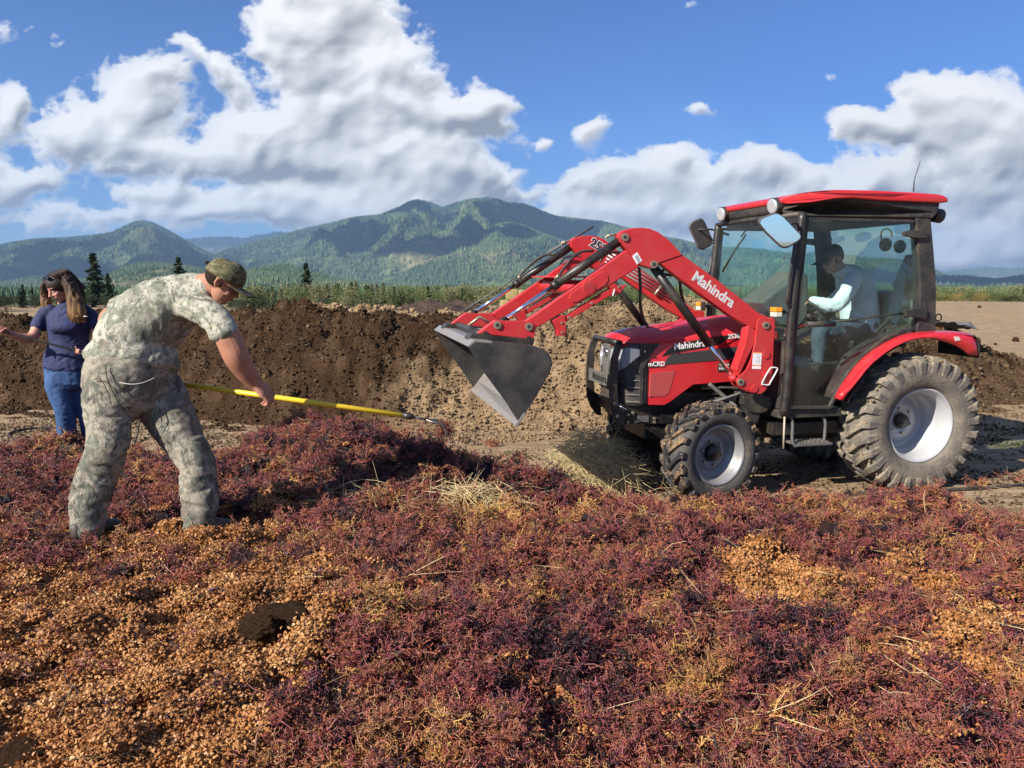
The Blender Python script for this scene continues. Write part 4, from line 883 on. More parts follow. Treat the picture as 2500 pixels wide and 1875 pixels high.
# ------------------------------------------------------------------ the tractor itself
def build_tractor():
    root = bpy.data.objects.new("tractor", None); COL.objects.link(root); root.matrix_world = TM
    tag(root, "red cab tractor with a raised front loader standing on the yard before the windrow", "tractor")
    def grp(name):
        o = bpy.data.objects.new(name, None); COL.objects.link(o); o.parent = root; return o
    # ---------------- wheels
    rs = (M_TYR, M_SWL, M_LUGR, M_RIM); fs = (M_TYRF, M_SWF, M_LUGF, M_RIMF)
    make_wheel(root, "rear_wheel", (0, .565, .535), .555, .39, .285, 27, .22, 0, rs, 1, .055, .040, .080, 1, .58)
    make_wheel(root, "rear_wheel", (0, -.565, .535), .555, .39, .285, 27, .22, 0, rs, -1, .055, .040, .080, 2, .58)
    make_wheel(root, "front_wheel", (1.695, .555, .375), .39, .27, .222, 20, .085, 11, fs, 1, .062, .032, .066, 3, .34)
    make_wheel(root, "front_wheel", (1.695, -.555, .375), .39, .27, .222, 20, .085, 11, fs, -1, .062, .032, .066, 4, .34)
    # ---------------- chassis and axles
    m = MB()
    m.box((.2, -.22, .42), (2.08, .22, .78)); m.box((2.08, -.15, .62), (2.28, .15, .76)); m.box((1.0, -.17, .34), (1.55, .17, .5))
    m.tube([(1.695, -.45, .40), (1.695, .45, .40)], .055, 12); m.tube([(0, -.42, .535), (0, .42, .535)], .10, 14); m.box((-.25, -.24, .40), (.35, .24, .85))
    m.tube([(1.695, .36, .30), (1.695, .36, .52)], .05, 10); m.tube([(1.695, -.36, .30), (1.695, -.36, .52)], .05, 10)
    m.box((.55, .30, .46), (1.15, .50, .56)); m.box((.42, .24, .40), (1.22, .30, .48))
    m.build("chassis", M_BLK, root, .01)
    m = MB(); r = np.random.default_rng(4)
    for i in range(46):        # assorted engine-bay lumps between hood and axle
        x, y, z = r.uniform(1.05, 1.75), r.uniform(-.2, .27), r.uniform(.66, .98); a = r.uniform(.02, .07, 3)
        if r.uniform() < .5: m.box((x - a[0], y - a[1], z - a[2]), (x + a[0], y + a[1], z + a[2]))
        else: m.tube([(x - a[0] * 3, y, z), (x, y + a[1], z + a[2]), (x + a[0] * 3, y, z + a[2])], .012, 8)
    m.build("engine", M_PLA, root, .004)
    hy = MB()
    for k_, (dy, dz) in enumerate(((.0, 0), (.02, .03), (.035, -.03))):
        hy.tube(spline([P3(c3, 1385, 690 + dz * 200, .42 + dy), P3(c3, 1250, 740 + dz * 300, .40 + dy), P3(c3, 1150, 760, .36 + dy), P3(c3, 960, 790, .28)], 6), .011, 8)
    hy.tube(spline([P3(c3, 1100, 620, .36), P3(c3, 1240, 740, .40), P3(c3, 1320, 810, .45)], 6), .016, 8)
    hy.build("hydraulic_lines", M_GREY, root)
    m = MB()
    m.plate(tr(c3, [(1375, 700), (1480, 700), (1540, 720), (1615, 730), (1610, 800), (1560, 850), (1510, 860), (1430, 850), (1385, 790)], .50), .36, .50)
    m.plate(tr(c3, [(1385, 790), (1520, 860), (1470, 970), (1440, 972)], .48), .40, .48); m.build("loader_subframe", M_PLA, root, .006)
    # ---------------- hood: lofted sections
    st = []
    def hs(px_bot, px_sh, hw, crown): st.append((px_bot, px_sh, hw, crown))
    YH = .30
    xs = []; secs = []
    prof_sh = tr(c3, [(345, 300), (420, 300), (560, 296), (700, 290), (900, 268), (1100, 243), (1300, 218), (1420, 205)], YH)
    prof_bt = tr(c3, [(345, 790), (420, 790), (560, 790), (750, 790), (845, 715), (965, 625), (1280, 600), (1450, 590)], YH)
    PLAN = [(2.32, 0), (2.318, .08), (2.30, .16), (2.27, .22), (2.23, .26), (2.14, .295), (2.0, .305)]
    pxs = [p[0] for p in PLAN][::-1]; pys = [p[1] for p in PLAN][::-1]; x_front = 2.32; x_back = 1.02
    shx = np.array([p[0] for p in prof_sh])[::-1]; shz = np.array([p[1] for p in prof_sh])[::-1]
    btx = np.array([p[0] for p in prof_bt])[::-1]; btz = np.array([p[1] for p in prof_bt])[::-1]
    def zsh(x): return float(np.interp(x, list(shx[shx < 2.2]) + [2.32], list(shz[shx < 2.2]) + [1.168]))
    V = []; F = []; xsn = list(np.linspace(x_back, 2.14, 20)) + [2.18, 2.22, 2.25, 2.27, 2.29, 2.305, 2.315, 2.3195]
    for x in xsn:
        w = float(np.interp(x, pxs, pys)) if x < 2.319 else .04; zs = zsh(x); zb = max(float(np.interp(x, btx, btz)), .70) if x <= 2.141 else zs - .02; t = max(0, (x - 2.0) / .32)
        crown = .128 - .030 * (x - 1.02) - .052 * t ** 2.5
        sec = [(w, zb), (w, (zb * .5 + zs * .5)), (w, zs - .014), (w * .985, zs + .004)]
        for q in (.90, .78, .6, .4, .2, 0): sec.append((w * q, zs + .010 + crown * (1 - q ** 2.4)))
        full = sec + [(-y, z) for y, z in sec[-2::-1]]; K = len(full); V += [(x, y, z) for y, z in full]
    N_ = len(xsn)
    for i in range(N_ - 1):
        for j in range(K - 1): F.append([i * K + j, i * K + j + 1, (i + 1) * K + j + 1, (i + 1) * K + j])
    F.append([(N_ - 1) * K + j for j in range(K)])
    hood = MB().add(V, F, True).build("hood", M_RED, root)
    hm = hood.modifiers.new("edge", 'EDGE_SPLIT'); hm.split_angle = R(42)
    # the black nose: an upright skin bent round the front
    arc = [0.]; 
    for a_, b_ in zip(PLAN[:-1], PLAN[1:]): arc.append(arc[-1] + math.hypot(a_[0] - b_[0], a_[1] - b_[1]))
    def NP(s_, z, off=0.):
        a_ = abs(s_); x = float(np.interp(a_, arc, [p[0] for p in PLAN])); y = float(np.interp(a_, arc, [p[1] for p in PLAN]))
        x2 = float(np.interp(a_ + .01, arc, [p[0] for p in PLAN])); y2 = float(np.interp(a_ + .01, arc, [p[1] for p in PLAN])); d = Vector((x2 - x, y2 - y)).normalized() if (x2 - x or y2 - y) else Vector((-1, 0)); n_ = Vector((d.y, -d.x))
        rk = .025 * max(0, (z - .95)) ; sg = 1 if s_ >= 0 else -1
        return (x + n_.x * off - rk * 2, (y + n_.y * off) * sg, z)
    def nose_patch(name, s0, s1, z0, z1, off, mat, poly=None, par=None, ds=.006):
        na, nz = int((s1 - s0) / ds) + 1, int((z1 - z0) / ds) + 1; V = []; F = []
        for i in range(na + 1):
            for k in range(nz + 1): V.append(NP(s0 + (s1 - s0) * i / na, z0 + (z1 - z0) * k / nz, off))
        def ins(a_, b_):
            if poly is None: return True
            c_ = False; n_ = len(poly)
            for q in range(n_):
                (x1_, y1_), (x2_, y2_) = poly[q], poly[(q + 1) % n_]
                if (y1_ > b_) != (y2_ > b_) and a_ < (x2_ - x1_) * (b_ - y1_) / (y2_ - y1_) + x1_: c_ = not c_
            return c_
        for i in range(na):
            for k in range(nz):
                if ins(s0 + (s1 - s0) * (i + .5) / na, z0 + (z1 - z0) * (k + .5) / nz): a_ = i * (nz + 1) + k; F.append([a_, a_ + nz + 1, a_ + nz + 2, a_ + 1])
        o = MB().add(V, F, True).build(name, mat, par or root, fix=False); sl = o.modifiers.new("solid", 'SOLIDIFY'); sl.thickness = .012; sl.offset = 0; return o
    nose = nose_patch("nose", -.42, .42, .70, 1.178, .0, M_PLA, ds=.03)
    for s_ in (1, -1):
        P_ = [(.075, 1.13), (.27, 1.155), (.40, 1.143), (.41, 1.125), (.33, 1.06), (.26, .99), (.20, .955), (.13, .945), (.085, .97), (.065, 1.05)]; P_ = [(a_ * s_, b_) for a_, b_ in P_]
        hl = nose_patch("headlight", min(a for a, _ in P_), max(a for a, _ in P_), .94, 1.16, .006, M_GREY, P_, None, .003)
        cx_, cz_ = sum(a for a, _ in P_) / 10, sum(b for _, b in P_) / 10; P2 = [(cx_ + (a - cx_) * .88, cz_ + (b - cz_) * .86) for a, b in P_]
        nose_patch("lens", min(a for a, _ in P2), max(a for a, _ in P2), .94, 1.16, .011, M_LAMP, P2, hl, .0025)
        c_ = Vector(NP(.155 * s_, 1.035, .012)); n_ = (Vector(NP(.155 * s_, 1.035, .03)) - c_).normalized(); MB().tube([c_, c_ + n_ * .008, c_ + n_ * .012], [.052, .050, .030], 20).build("lamp", M_LAMP, hl)
    cp = nose_patch("nose_badge_panel", -.062, .062, .88, 1.155, .008, M_GREY)
    m = MB(); m.tube([NP(math.cos(t) * .042, 1.085 + math.sin(t) * .034, .018) for t in np.linspace(0, 2 * math.pi, 25)], .0045, 6); m.tube([NP(-.024, 1.064, .018), NP(-.004, 1.106, .018)], .004, 6); m.tube([NP(.004, 1.064, .018), NP(.024, 1.106, .018)], .004, 6); m.build("emblem", M_CHR, cp)
    gm = MB()
    for i in range(6):
        z = .735 + i * .036; gm.tube([NP(a, z, .010) for a in np.linspace(-.24, .24, 17)], .006, 6)
    gm.build("grille", M_PLA, nose)
    for i in range(4):
        z = .73 + i * .055
        for s_ in (1, -1): MB().tube([NP(a * s_, z, .012) for a in np.linspace(.26, .385, 7)], .007, 6).build("louvre_bar", M_GREY, nose)
    xf = 2.33
    ys = .3005
    def on_side(name, pts, mat, d=.004, c=c3, y=None, par=None, bev=.0015):
        y = y or YH + .006; return plate(name, tr(c, pts, y), YH - .03, y + d, mat, par or root, bev)
    on_side("nose_panel", [(540, 299), (705, 291), (655, 350), (600, 430), (568, 500), (556, 788), (535, 788)], M_PLA, .004)
    on_side("hood_band", [(716, 398), (760, 345), (820, 299), (1100, 244), (1405, 209), (1372, 250), (1180, 300), (1095, 320), (860, 364)], M_BLK, .003)
    on_side("side_screen", [(730, 468), (765, 405), (800, 382), (1330, 318), (1335, 408), (1180, 430)], simple("dark_mesh", (.035, .035, .037), .8, bump=1, bscale=220), .003)
    on_side("hood_accent", [(1330, 215), (1400, 212), (1180, 330), (1110, 345)], M_RED, .006)
    on_side("side_recess", [(625, 535), (825, 515), (775, 690), (740, 722), (612, 726)], M_REDP, .002)
    on_side("sticker", [(1172, 452), (1262, 450), (1258, 518), (1168, 520)], M_BLK, .006)
    for k_, (vv, hh) in enumerate(((470, .014), (500, .012))):
        text("lettering", "TURBO" if k_ == 0 else "POWER", P3(c3, 1180, vv, YH + .013), .026, M_WHT, root, off=.0004)
    text("lettering", "mahindra"[:0] + "Mahindra", P3(c3, 815, 322, YH + .013), .070, M_WHT, root, rot=R(5), off=.0012)
    text("lettering", "2538", P3(c3, 1252, 240, YH + .016), .050, M_WHT, root, rot=R(3), off=.001)
    on_side("badge", [(603, 478), (610, 455), (640, 442), (700, 445), (698, 475), (690, 480)], M_BLK, .005)
    text("lettering", "mCRD", P3(c3, 606, 463, YH + .0135), .048, M_WHT, root, off=.001)
    # ---------------- brush guard
    g = grp("brush_guard"); YG = .275
    side = [(348, 285), (376, 266), (404, 275), (403, 300), (368, 410), (358, 600), (366, 770), (420, 800), (422, 975), (385, 972), (330, 900), (296, 800), (292, 600), (306, 420)]
    for s in (1, -1):
        v, f = plate_vf(tr(c3, side, YG), YG - .02, YG); MB().add([(x, y * s, z) for x, y, z in v], f).build("guard_plate", M_BLK, g, .006)
    a = P3(c3, 376, 290, YG); MB().tube([(a.x, -YG, a.z), (a.x, YG, a.z)], .022, 14).build("top_tube", M_BLK, g)
    a = P3(c3, 305, 555, YG); b = P3(c3, 300, 660, YG); MB().box((a.x - .02, -YG + .02, b.z), (a.x - .008, YG - .02, a.z)).build("name_plate", M_GREY, g, .002)
    cu = bpy.data.curves.new("lettering", 'FONT'); cu.body = "mahindra".capitalize(); cu.size = .085; cu.extrude = .001; cu.offset = .001; cu.align_x = 'CENTER'; cu.align_y = 'CENTER'; cu.materials.append(M_DK)
    o = bpy.data.objects.new("lettering", cu); COL.objects.link(o); o.parent = g; Mx = Matrix((Vector((0, 1, 0)), Vector((0, 0, 1)), Vector((1, 0, 0)))).transposed().to_4x4(); Mx.translation = Vector((a.x - .0065, 0, (a.z + b.z) / 2)); o.matrix_local = Mx; font_mesh(o)
    a = P3(c3, 330, 800, YG); b = P3(c3, 400, 970, YG); m = MB(); zz_ = P3(c3, 400, 885, YG).z; m.box((b.x, -YG, zz_), (b.x + .02, YG, a.z)); m.box((b.x - .25, -.12, b.z + .05), (b.x, .12, b.z + .16)); m.build("lower_guard", M_BLK, g, .006)
    for (u, v) in ((350, 880), (330, 780)): MB().disc(T(*c3(u, v), YG), .014, YG - .002, YG + .014, 10).build("bolt", M_PIN, g)
    for (u, v) in ((440, 870), (440, 930), (500, 930), (480, 855), (655, 900), (655, 930)): MB().disc(T(*c3(u, v), .245), .011, .23, .256, 8).build("bolt", M_PIN, g)
    plate("front_frame", tr(c3, [(420, 800), (750, 795), (760, 850), (1000, 880), (1000, 945), (420, 945)], .24), .18, .242, M_BLK, root, .004)
    plate("data_plate", tr(c3, [(520, 880), (610, 880), (610, 930), (520, 930)], .245), .24, .249, M_GREY, root, .001)
    # a pull rod and the pale mud scraper seen on the guard
    MB().tube([P3(c3, 335, 780, YG + .02), P3(c3, 435, 833, YG + .10)], .005, 6).build("pull_rod", M_CHR, root)
    # ---------------- loader
    ld = grp("loader")
    def both(name, pts, c, yo, yi, mat, bev=.004, ref=None):
        for s in (1, -1):
            v, f = plate_vf(tr(c, pts, ref or yo), yi, yo); MB().add([(x, y * s, z) for x, y, z in v], f).build(name, mat, ld, bev)
    knee = [(590, 655), (612, 620), (645, 598), (720, 578), (800, 574), (870, 582), (945, 612), (1030, 675), (1100, 740), (1165, 820), (960, 890), (925, 935), (885, 942), (770, 905), (670, 775), (600, 700)]
    rear = [(962, 892), (1140, 830), (1165, 818), (1500, 1060), (1895, 1378), (1830, 1490), (1780, 1472), (1600, 1368), (1200, 1078)]
    front = [(1600, 332), (1688, 440), (1693, 457), (1480, 590), (940, 905), (915, 905), (850, 862), (1100, 688), (1340, 518)]
    both("knee_plate", knee, c1, .583, .500, M_RED2); both("rear_beam", rear, c1, .577, .503, M_RED2); both("front_beam", front, c2, .578, .504, M_RED2, .006)
    both("beam_rib", [(1175, 690), (1185, 655), (1400, 500), (1435, 492), (1462, 520), (1465, 560), (1445, 590), (1240, 718), (1200, 722)], c2, .584, .575, M_RED2, .004)
    both("arm_bracket", [(505, 948), (560, 905), (632, 853), (870, 858), (905, 868), (935, 900), (915, 992)], c2, .592, .520, M_RED2, .004)
    both("parking_stand", [(1147, 825), (1500, 602), (1530, 640), (1156, 862)], c2, .566, .520, M_RED2)
    both("stand_bracket", [(1048, 855), (1120, 812), (1145, 812), (1150, 850), (1153, 962), (1092, 966), (1085, 915)], c2, .574, .510, M_RED2)
    both("stand_bracket", [(1462, 598), (1505, 572), (1538, 598), (1602, 590), (1535, 668), (1508, 640)], c2, .574, .510, M_RED2)
    tower = [(1490, 118), (1505, 92), (1530, 82), (1612, 82), (1634, 100), (1622, 330), (1612, 560), (1600, 600), (1560, 672), (1535, 694), (1500, 705), (1440, 692), (1335, 642), (1318, 600), (1335, 570), (1400, 510), (1440, 420), (1470, 300)]
    both("tower_plate", tower, c3, .606, .592, M_RED2, .003)
    both("tower_plate", tower, c3, .512, .498, M_RED2, .003, ref=.592)
    both("tower_gusset", [(1418, 150), (1480, 188), (1462, 300), (1340, 560), (1320, 505), (1392, 300)], c3, .59, .50, M_RED2, .003)
    both("tower_web", [(1600, 110), (1632, 110), (1612, 560), (1560, 670), (1500, 700), (1470, 690), (1560, 600)], c3, .592, .51, M_RED2, .003)
    def pins(lst, c, yo, r=.026):
        for s in (1, -1):
            for (u, v) in lst:
                p = T(*c(u, v), yo); a = MB().disc(p, r, (yo - .02) * s, (yo + .010) * s, 20).build("pivot_pin", M_PIN, ld, .003); MB().disc(p, r * .48, (yo + .008) * s, (yo + .0125) * s, 12).build("pin_bore", M_PIN2, a)
    pins([(645, 660), (905, 905)], c1, .585); pins([(1915, 1453)], c1, .608); pins([(645, 886), (877, 897)], c2, .594); pins([(1353, 606)], c3, .608)
    for (u, v, r_) in ((1560, 385, .030), (1550, 545, .024), (1465, 660, .027)): MB().disc(T(*c3(u, v), .606), r_, .60, .613, 20).build("boss", M_RED2, ld, .003)
    for (u, v) in ((1118, 870), (1540, 604), (1122, 940), (1340, 725), (1175, 832)): MB().disc(T(*c2(u, v), .575), .009, .56, .580, 10).build("bolt", M_PIN, ld)
    MB().tube([P3(c2, 1510, 622, .585), P3(c2, 1497, 672, .60)], .006, 8).build("stand_pin", M_WHH, ld)
    # torque tube
    a = P3(c2, 1320, 612, .58); MB().tube([(a.x, -.586, a.z), (a.x, .588, a.z)], .052, 28).build("torque_tube", M_RED2, ld, .003); MB().disc((a.x, a.z), .040, .586, .590, 24).build("tube_cap", dusty("dark_red_paint", (.40, .015, .02), .5), ld)  # tube cap in a darker red than the loader arms
    b = P3(c2, 1320, 540, .54); MB().box((a.x - .14, -.50, a.z + .07), (a.x + .12, .50, a.z + .082)).build("cross_plate", M_RED2, ld, .002)
    text("lettering", "2500", (a.x + .02, .0, a.z + .02), .05, M_GRYP, ld)
    # cylinders
    for s in (1, -1):
        def q(c, u, v, y): p = P3(c, u, v, y); p.y *= s; return p
        y = .545
        A, B_, C_ = q(c2, 1560, 256, y), q(c2, 1056, 588, y), q(c2, 648, 884, y); D = (C_ - A).normalized(); L = (B_ - A).length
        cy = MB().tube([A, A + D * L], .031, 18).tube([A + D * (L - .03), A + D * (L + .012)], .035, 18).build("tilt_cylinder", M_BLK, ld); MB().tube([A + D * L, C_ - D * .05], .0165, 14).build("rod", M_CHR, cy); MB().tube([C_ - D * .07, C_], .024, 12).build("rod_eye", M_BLK, cy)
        y = .52
        A, B_, C_ = q(c1, 905, 930, y), q(c1, 1400, 1625, y), q(c3, 1315, 600, y); D = (C_ - A).normalized(); L = (B_ - A).length
        cy = MB().tube([A, A + D * L], .032, 18).build("lift_cylinder", M_BLK, ld); MB().tube([A + D * L, C_ - D * .02], .0165, 14).build("rod", M_CHR, cy); MB().tube([C_ - D * .06, C_], .027, 12).build("rod_eye", M_RED2, cy)
        # hose fittings on the barrels
        f1 = q(c2, 1100, 520, y + .03); f2 = q(c2, 1450, 250, y); MB().tube([f1, q(c2, 1075, 545, y)], .013, 8).build("hose_fitting", M_PIN, ld); m = MB().tube([q(c2, 1452, 232, y), q(c2, 1480, 222, y), q(c2, 1530, 222, y)], .008, 8).tube([q(c2, 1452, 230, y), f2], .010, 8); m.build("hose_fitting", M_PIN, ld)
        h = MB(); h.tube(spline([f1, q(c2, 1150, 450, .52), q(c2, 1200, 390, .50), q(c2, 1270, 345, .48), q(c2, 1350, 340, .46)], 6), .010, 8)
        h.tube(spline([q(c2, 1400, 420, .47), q(c2, 1440, 370, .48), q(c2, 1500, 350, .47), q(c2, 1560, 355, .45)], 6), .010, 8)
        h.build("hydraulic_hose", M_PLA, ld)
    h = MB(); h.tube(spline([P3(c2, 1690, 460, .50), P3(c2, 1700, 600, .49), P3(c2, 1700, 740, .47), P3(c2, 1725, 850, .42), P3(c2, 1755, 900, .38)], 6), .011, 8)
    h.tube(spline([P3(c1, 1010, 930, .45), P3(c1, 990, 990, .45), P3(c1, 1125, 1020, .44), P3(c1, 1150, 1150, .42), P3(c1, 1180, 1250, .38)], 6), .011, 8)
    h.build("hydraulic_hose", M_PLA, ld)
    h = MB()
    for k_ in range(4):       # steel lines along the inside of the far arm
        o_ = k_ * 30; h.tube([P3(c1, 470 + o_ * .4, 880 - o_, -.495), P3(c1, 1035 + o_ * .5, 1235 - o_ * .75, -.495)], .008, 8)
    h.build("steel_lines", dusty("steel_line", (.45, .40, .38), .4, metal=.4), ld)
    MB().tube([P3(c1, 915, 1180, -.48), P3(c1, 975, 1100, -.48)], .012, 8).build("line_clamp", M_PIN, ld)
    text("lettering", "2538", P3(c1, 340, 700, -.494), .100, M_WHT, ld, rot=R(-28), off=.0065, extr=.001); text("lettering", "2538", P3(c1, 340, 700, -.4915), .100, M_BLK, ld, rot=R(-28), off=.002, extr=.001)
    # level indicator rod on the far arm
    m = MB().tube([P3(c2, 1352, 160, -.66), P3(c2, 1010, 360, -.66)], .010, 8).tube([P3(c2, 1010, 360, -.66), P3(c2, 690, 600, -.66), P3(c2, 395, 778, -.66)], .006, 8).tube([P3(c2, 1100, 265, -.66), P3(c2, 1135, 330, -.60)], .007, 8); m.build("level_rod", M_GREY, ld)
    # lettering on the near arm
    p0 = T(*c1(1268, 1004), .585); p1 = T(*c1(1640, 1270), .585); ang = math.atan2(p1[1] - p0[1], -(p1[0] - p0[0])); L = math.hypot(p1[0] - p0[0], p1[1] - p0[1])
    tx = text("lettering", "Mahindra", (p0[0], .5775, p0[1]), L / 3.86, M_GRYP if False else simple("silver_print", (.62, .62, .63), .5, var=0), ld, rot=ang, off=.0028)
    plate("barcode_label", tr(c1, [(713, 832), (758, 795), (803, 872), (756, 905)], .585), .583, .5848, M_WHT, ld, 0)
    m = MB()
    for k_ in range(6): a_ = P3(c1, 738 + k_ * 5, 838 + k_ * 10, .5855); b_ = P3(c1, 762 + k_ * 5, 820 + k_ * 10, .5855); m.tube([a_, b_], .0012, 4)
    m.build("print", M_BLK, ld)
    st_ = plate("warning_sticker", tr(c3, [(1457, 364), (1526, 366), (1518, 500), (1448, 500)], .608), .606, .6078, M_WHT, ld, 0)
    plate("sticker_band", tr(c3, [(1457, 364), (1526, 366), (1525, 374), (1456, 372)], .6085), .6075, .6085, M_ORG, st_, 0); plate("sticker_band", tr(c3, [(1450, 466), (1520, 468), (1519, 476), (1449, 474)], .6085), .6075, .6085, M_ORG, st_, 0)
    m = MB()
    for k_ in range(7): m.tube([P3(c3, 1464, 384 + k_ * 11, .6085), P3(c3, 1512, 385 + k_ * 11, .6085)], .0009, 4)
    m.build("print", M_GRYP, st_)
    MB().tube(spline([P3(c3, 1525, 622, .615), P3(c3, 1550, 570, .62), P3(c3, 1585, 510, .625), P3(c3, 1605, 490, .625), P3(c3, 1645, 492, .625), P3(c3, 1650, 510, .625), P3(c3, 1600, 600, .625), P3(c3, 1580, 630, .62), P3(c3, 1525, 624, .615)], 5), .006, 8).build("lock_handle", M_WHH, ld)
    # ---------------- bucket
    bk = grp("bucket"); YB_ = .80
    prof = tr(c2, [(436, 1050), (482, 1010), (920, 1050), (975, 1068), (1015, 1095), (1040, 1135), (1047, 1175), (1030, 1235), (900, 1455), (798, 1592)], YB_)
    side = prof + tr(c2, [(700, 1440), (560, 1250), (470, 1110)], YB_)
    for s in (1, -1):
        v, f = plate_vf(side, YB_ - .012, YB_); MB().add([(x, y * s, z) for x, y, z in v], f).build("side_plate", M_BUCK, bk, .002)
    def shell(name, pts, th, mat, yy=YB_ - .012, flip=1, par=None):
        m = MB(); n = len(pts)
        inn = []
        for i in range(n):
            a = Vector(pts[max(i - 1, 0)]); b = Vector(pts[min(i + 1, n - 1)]); d = (b - a).normalized(); inn.append((pts[i][0] + d.y * th * flip, pts[i][1] - d.x * th * flip))
        v = [(x, y, z) for y in (-yy, yy) for x, z in list(pts) + inn]; F_ = []; L_ = 2 * n
        for i in range(n - 1):
            F_ += [[i, i + 1, L_ + i + 1, L_ + i], [n + i, L_ + n + i, L_ + n + i + 1, n + i + 1], [i, n + i, n + i + 1, i + 1], [L_ + i, L_ + i + 1, L_ + n + i + 1, L_ + n + i]]
        F_ += [[0, L_, L_ + n, n], [n - 1, 2 * n - 1, L_ + 2 * n - 1, L_ + n - 1]]
        m.add(v, F_); return m.build(name, mat, par or bk, .001)
    shell("top_lip", [prof[0], prof[1], tuple((Vector(prof[1]) * .70 + Vector(prof[2]) * .30))], .010, M_STEEL)
    shell("back_shell", [tuple((Vector(prof[1]) * .72 + Vector(prof[2]) * .28))] + prof[2:9], .008, M_BUCK)
    shell("floor", [prof[8], tuple(Vector(prof[8]) * .5 + Vector(prof[9]) * .5), prof[9]], .010, M_STEEL); e = Vector(prof[9]); d = (e - Vector(prof[8])).normalized()
    shell("floor_wear_plate", [tuple(Vector(prof[7]) * .3 + Vector(prof[8]) * .7), prof[8]], .0085, M_STEEL)
    shell("cutting_edge", [tuple(e - d * .07), tuple(e + d * .035)], .018, M_STEEL, YB_ + .004)
    both("coupler_plate", [(425, 992), (462, 948), (922, 992), (905, 1056)], c2, .62, .48, M_BLK)
    m = MB(); a = P3(c2, 560, 985, .6); b = P3(c2, 880, 1020, .6); m.tube([(a.x, -.6, a.z + .02), (a.x, .6, a.z + .02)], .028, 12); m.tube([(b.x, -.6, b.z + .02), (b.x, .6, b.z + .02)], .028, 12); m.build("coupler_tube", M_BLK, bk)
    m = MB(); a = P3(c2, 420, 900, -.35); m.tube([a, a + Vector((-.10, .02, .08)), a + Vector((-.20, .02, .02))], .012, 8); m.tube([a + Vector((-.02, .1, -.02)), a + Vector((-.2, .12, -.03))], .02, 10); m.build("coupler_latch", M_PIN, bk)
    # ---------------- cab
    cab = grp("cab"); YC = .62
    top = [(640, 205), (672, 190), (850, 155), (1000, 140), (1100, 135), (1350, 140), (1650, 155), (1850, 168), (1912, 178), (1945, 200), (1950, 232), (1880, 238), (1450, 221), (1300, 209), (1200, 202), (1080, 206), (880, 232), (700, 247), (650, 240)]
    def wroof(u): return float(np.interp(u, [640, 700, 800, 900], [.44, .47, .60, .66]))
    def taper(pts, k=1.0):
        q = [(u, T(*c4(u, v), wroof(u) * k), wroof(u) * k) for u, v in pts]; n = len(q); v = [(p[0], y, p[1]) for _, p, y in q] + [(p[0], -y, p[1]) for _, p, y in q]
        return v, [list(range(n)), list(range(2 * n - 1, n - 1, -1))] + [[i, n + i, n + (i + 1) % n, (i + 1) % n] for i in range(n)]
    v, f = taper(top); rf = MB().add(v, f).build("roof", M_RED, cab); bevel(rf, .014, 4, 50)
    for p in rf.data.polygons: p.use_smooth = True
    rf.modifiers.new("es", 'EDGE_SPLIT').split_angle = R(50)
    under = [(700, 247), (880, 232), (1080, 206), (1200, 202), (1300, 209), (1450, 221), (1885, 238), (1862, 318), (1825, 360), (1700, 356), (850, 335), (700, 330), (655, 300), (650, 242)]
    v, f = taper(under, .962); bevel(MB().add(v, f).build("roof_underside", M_PLA, cab), .012)
    rl = P3(c4, 1845, 330, .50); MB().tube([rl + Vector((.03, 0, 0)), rl + Vector((-.05, 0, -.01))], .055, 18).build("rear_work_light", M_PLA, cab, .006)
    # front lights
    for s in (1, -1):
        c = P3(c4, 605, 266, .388); c.x += .02; c.y *= s; ax = Vector((.93, s * 0 + .10, -.12)).normalized()
        hl = MB().tube([c - ax * .085, c - ax * .06, c + ax * .0], [.038, .060, .064], 24).build("work_light", M_PLA, cab, .003)
        MB().tube([c - ax * .002, c + ax * .006, c + ax * .011], [.058, .056, .044], 24).build("lens", M_LAMP, hl)
        MB().tube([c - ax * .05, c - ax * .05 + Vector((-.03, 0, .05))], .012, 8).build("bracket", M_PLA, hl)
    # front corner posts
    for s in (1, -1):
        pp = [P3(c4, 822, 312, YC), P3(c4, 790, 600, YC), P3(c4, 762, 820, YC), P3(c4, 745, 1000, YC), P3(c5, 262, 200, YC), P3(c5, 238, 600, YC), P3(c5, 208, 872, YC)]
        for p in pp: p.y *= s
        MB().tube(spline(pp, 4), .031, 16).build("front_post", M_BLK, cab)
        rp = tr(c4, [(1700, 355), (1812, 365), (1822, 480), (1835, 620), (1848, 800), (1852, 900), (1850, 1238), (1700, 1238), (1722, 1100), (1728, 900), (1722, 700), (1712, 560)], YC + .02)
        v, f = plate_vf(rp, YC - .06, YC + .02); MB().add([(x, y * s, z) for x, y, z in v], f).build("rear_post", M_PLA, cab, .008)
        # door: frame and pane
        outer = tr(c4, [(848, 350), (1708, 368), (1722, 560), (1730, 900), (1712, 1212), (1590, 1240), (1480, 1280)], YC + .005) + tr(c5, [(1010, 285), (862, 400), (742, 540), (660, 675), (588, 822), (240, 826), (262, 560), (305, 110)], YC + .005)
        cx = sum(p[0] for p in outer) / len(outer); cz = sum(p[1] for p in outer) / len(outer)
        def inset(pts, d):
            n = len(pts); out = []
            for i in range(n):
                p0, p1, p2 = Vector(pts[i - 1]), Vector(pts[i]), Vector(pts[(i + 1) % n]); e1 = (p1 - p0).normalized(); e2 = (p2 - p1).normalized(); n1 = Vector((-e1.y, e1.x)); n2 = Vector((-e2.y, e2.x)); b = (n1 + n2); b = b / max(b.length_squared, .4) * 2 * .5 * 2
                if (Vector((cx, cz)) - p1).dot(b) < 0: b = -b
                out.append(tuple(p1 + b * d))
            return out
        inner = inset(outer, .022); n = len(outer); y0, y1 = (YC - .012) * s, (YC + .012) * s
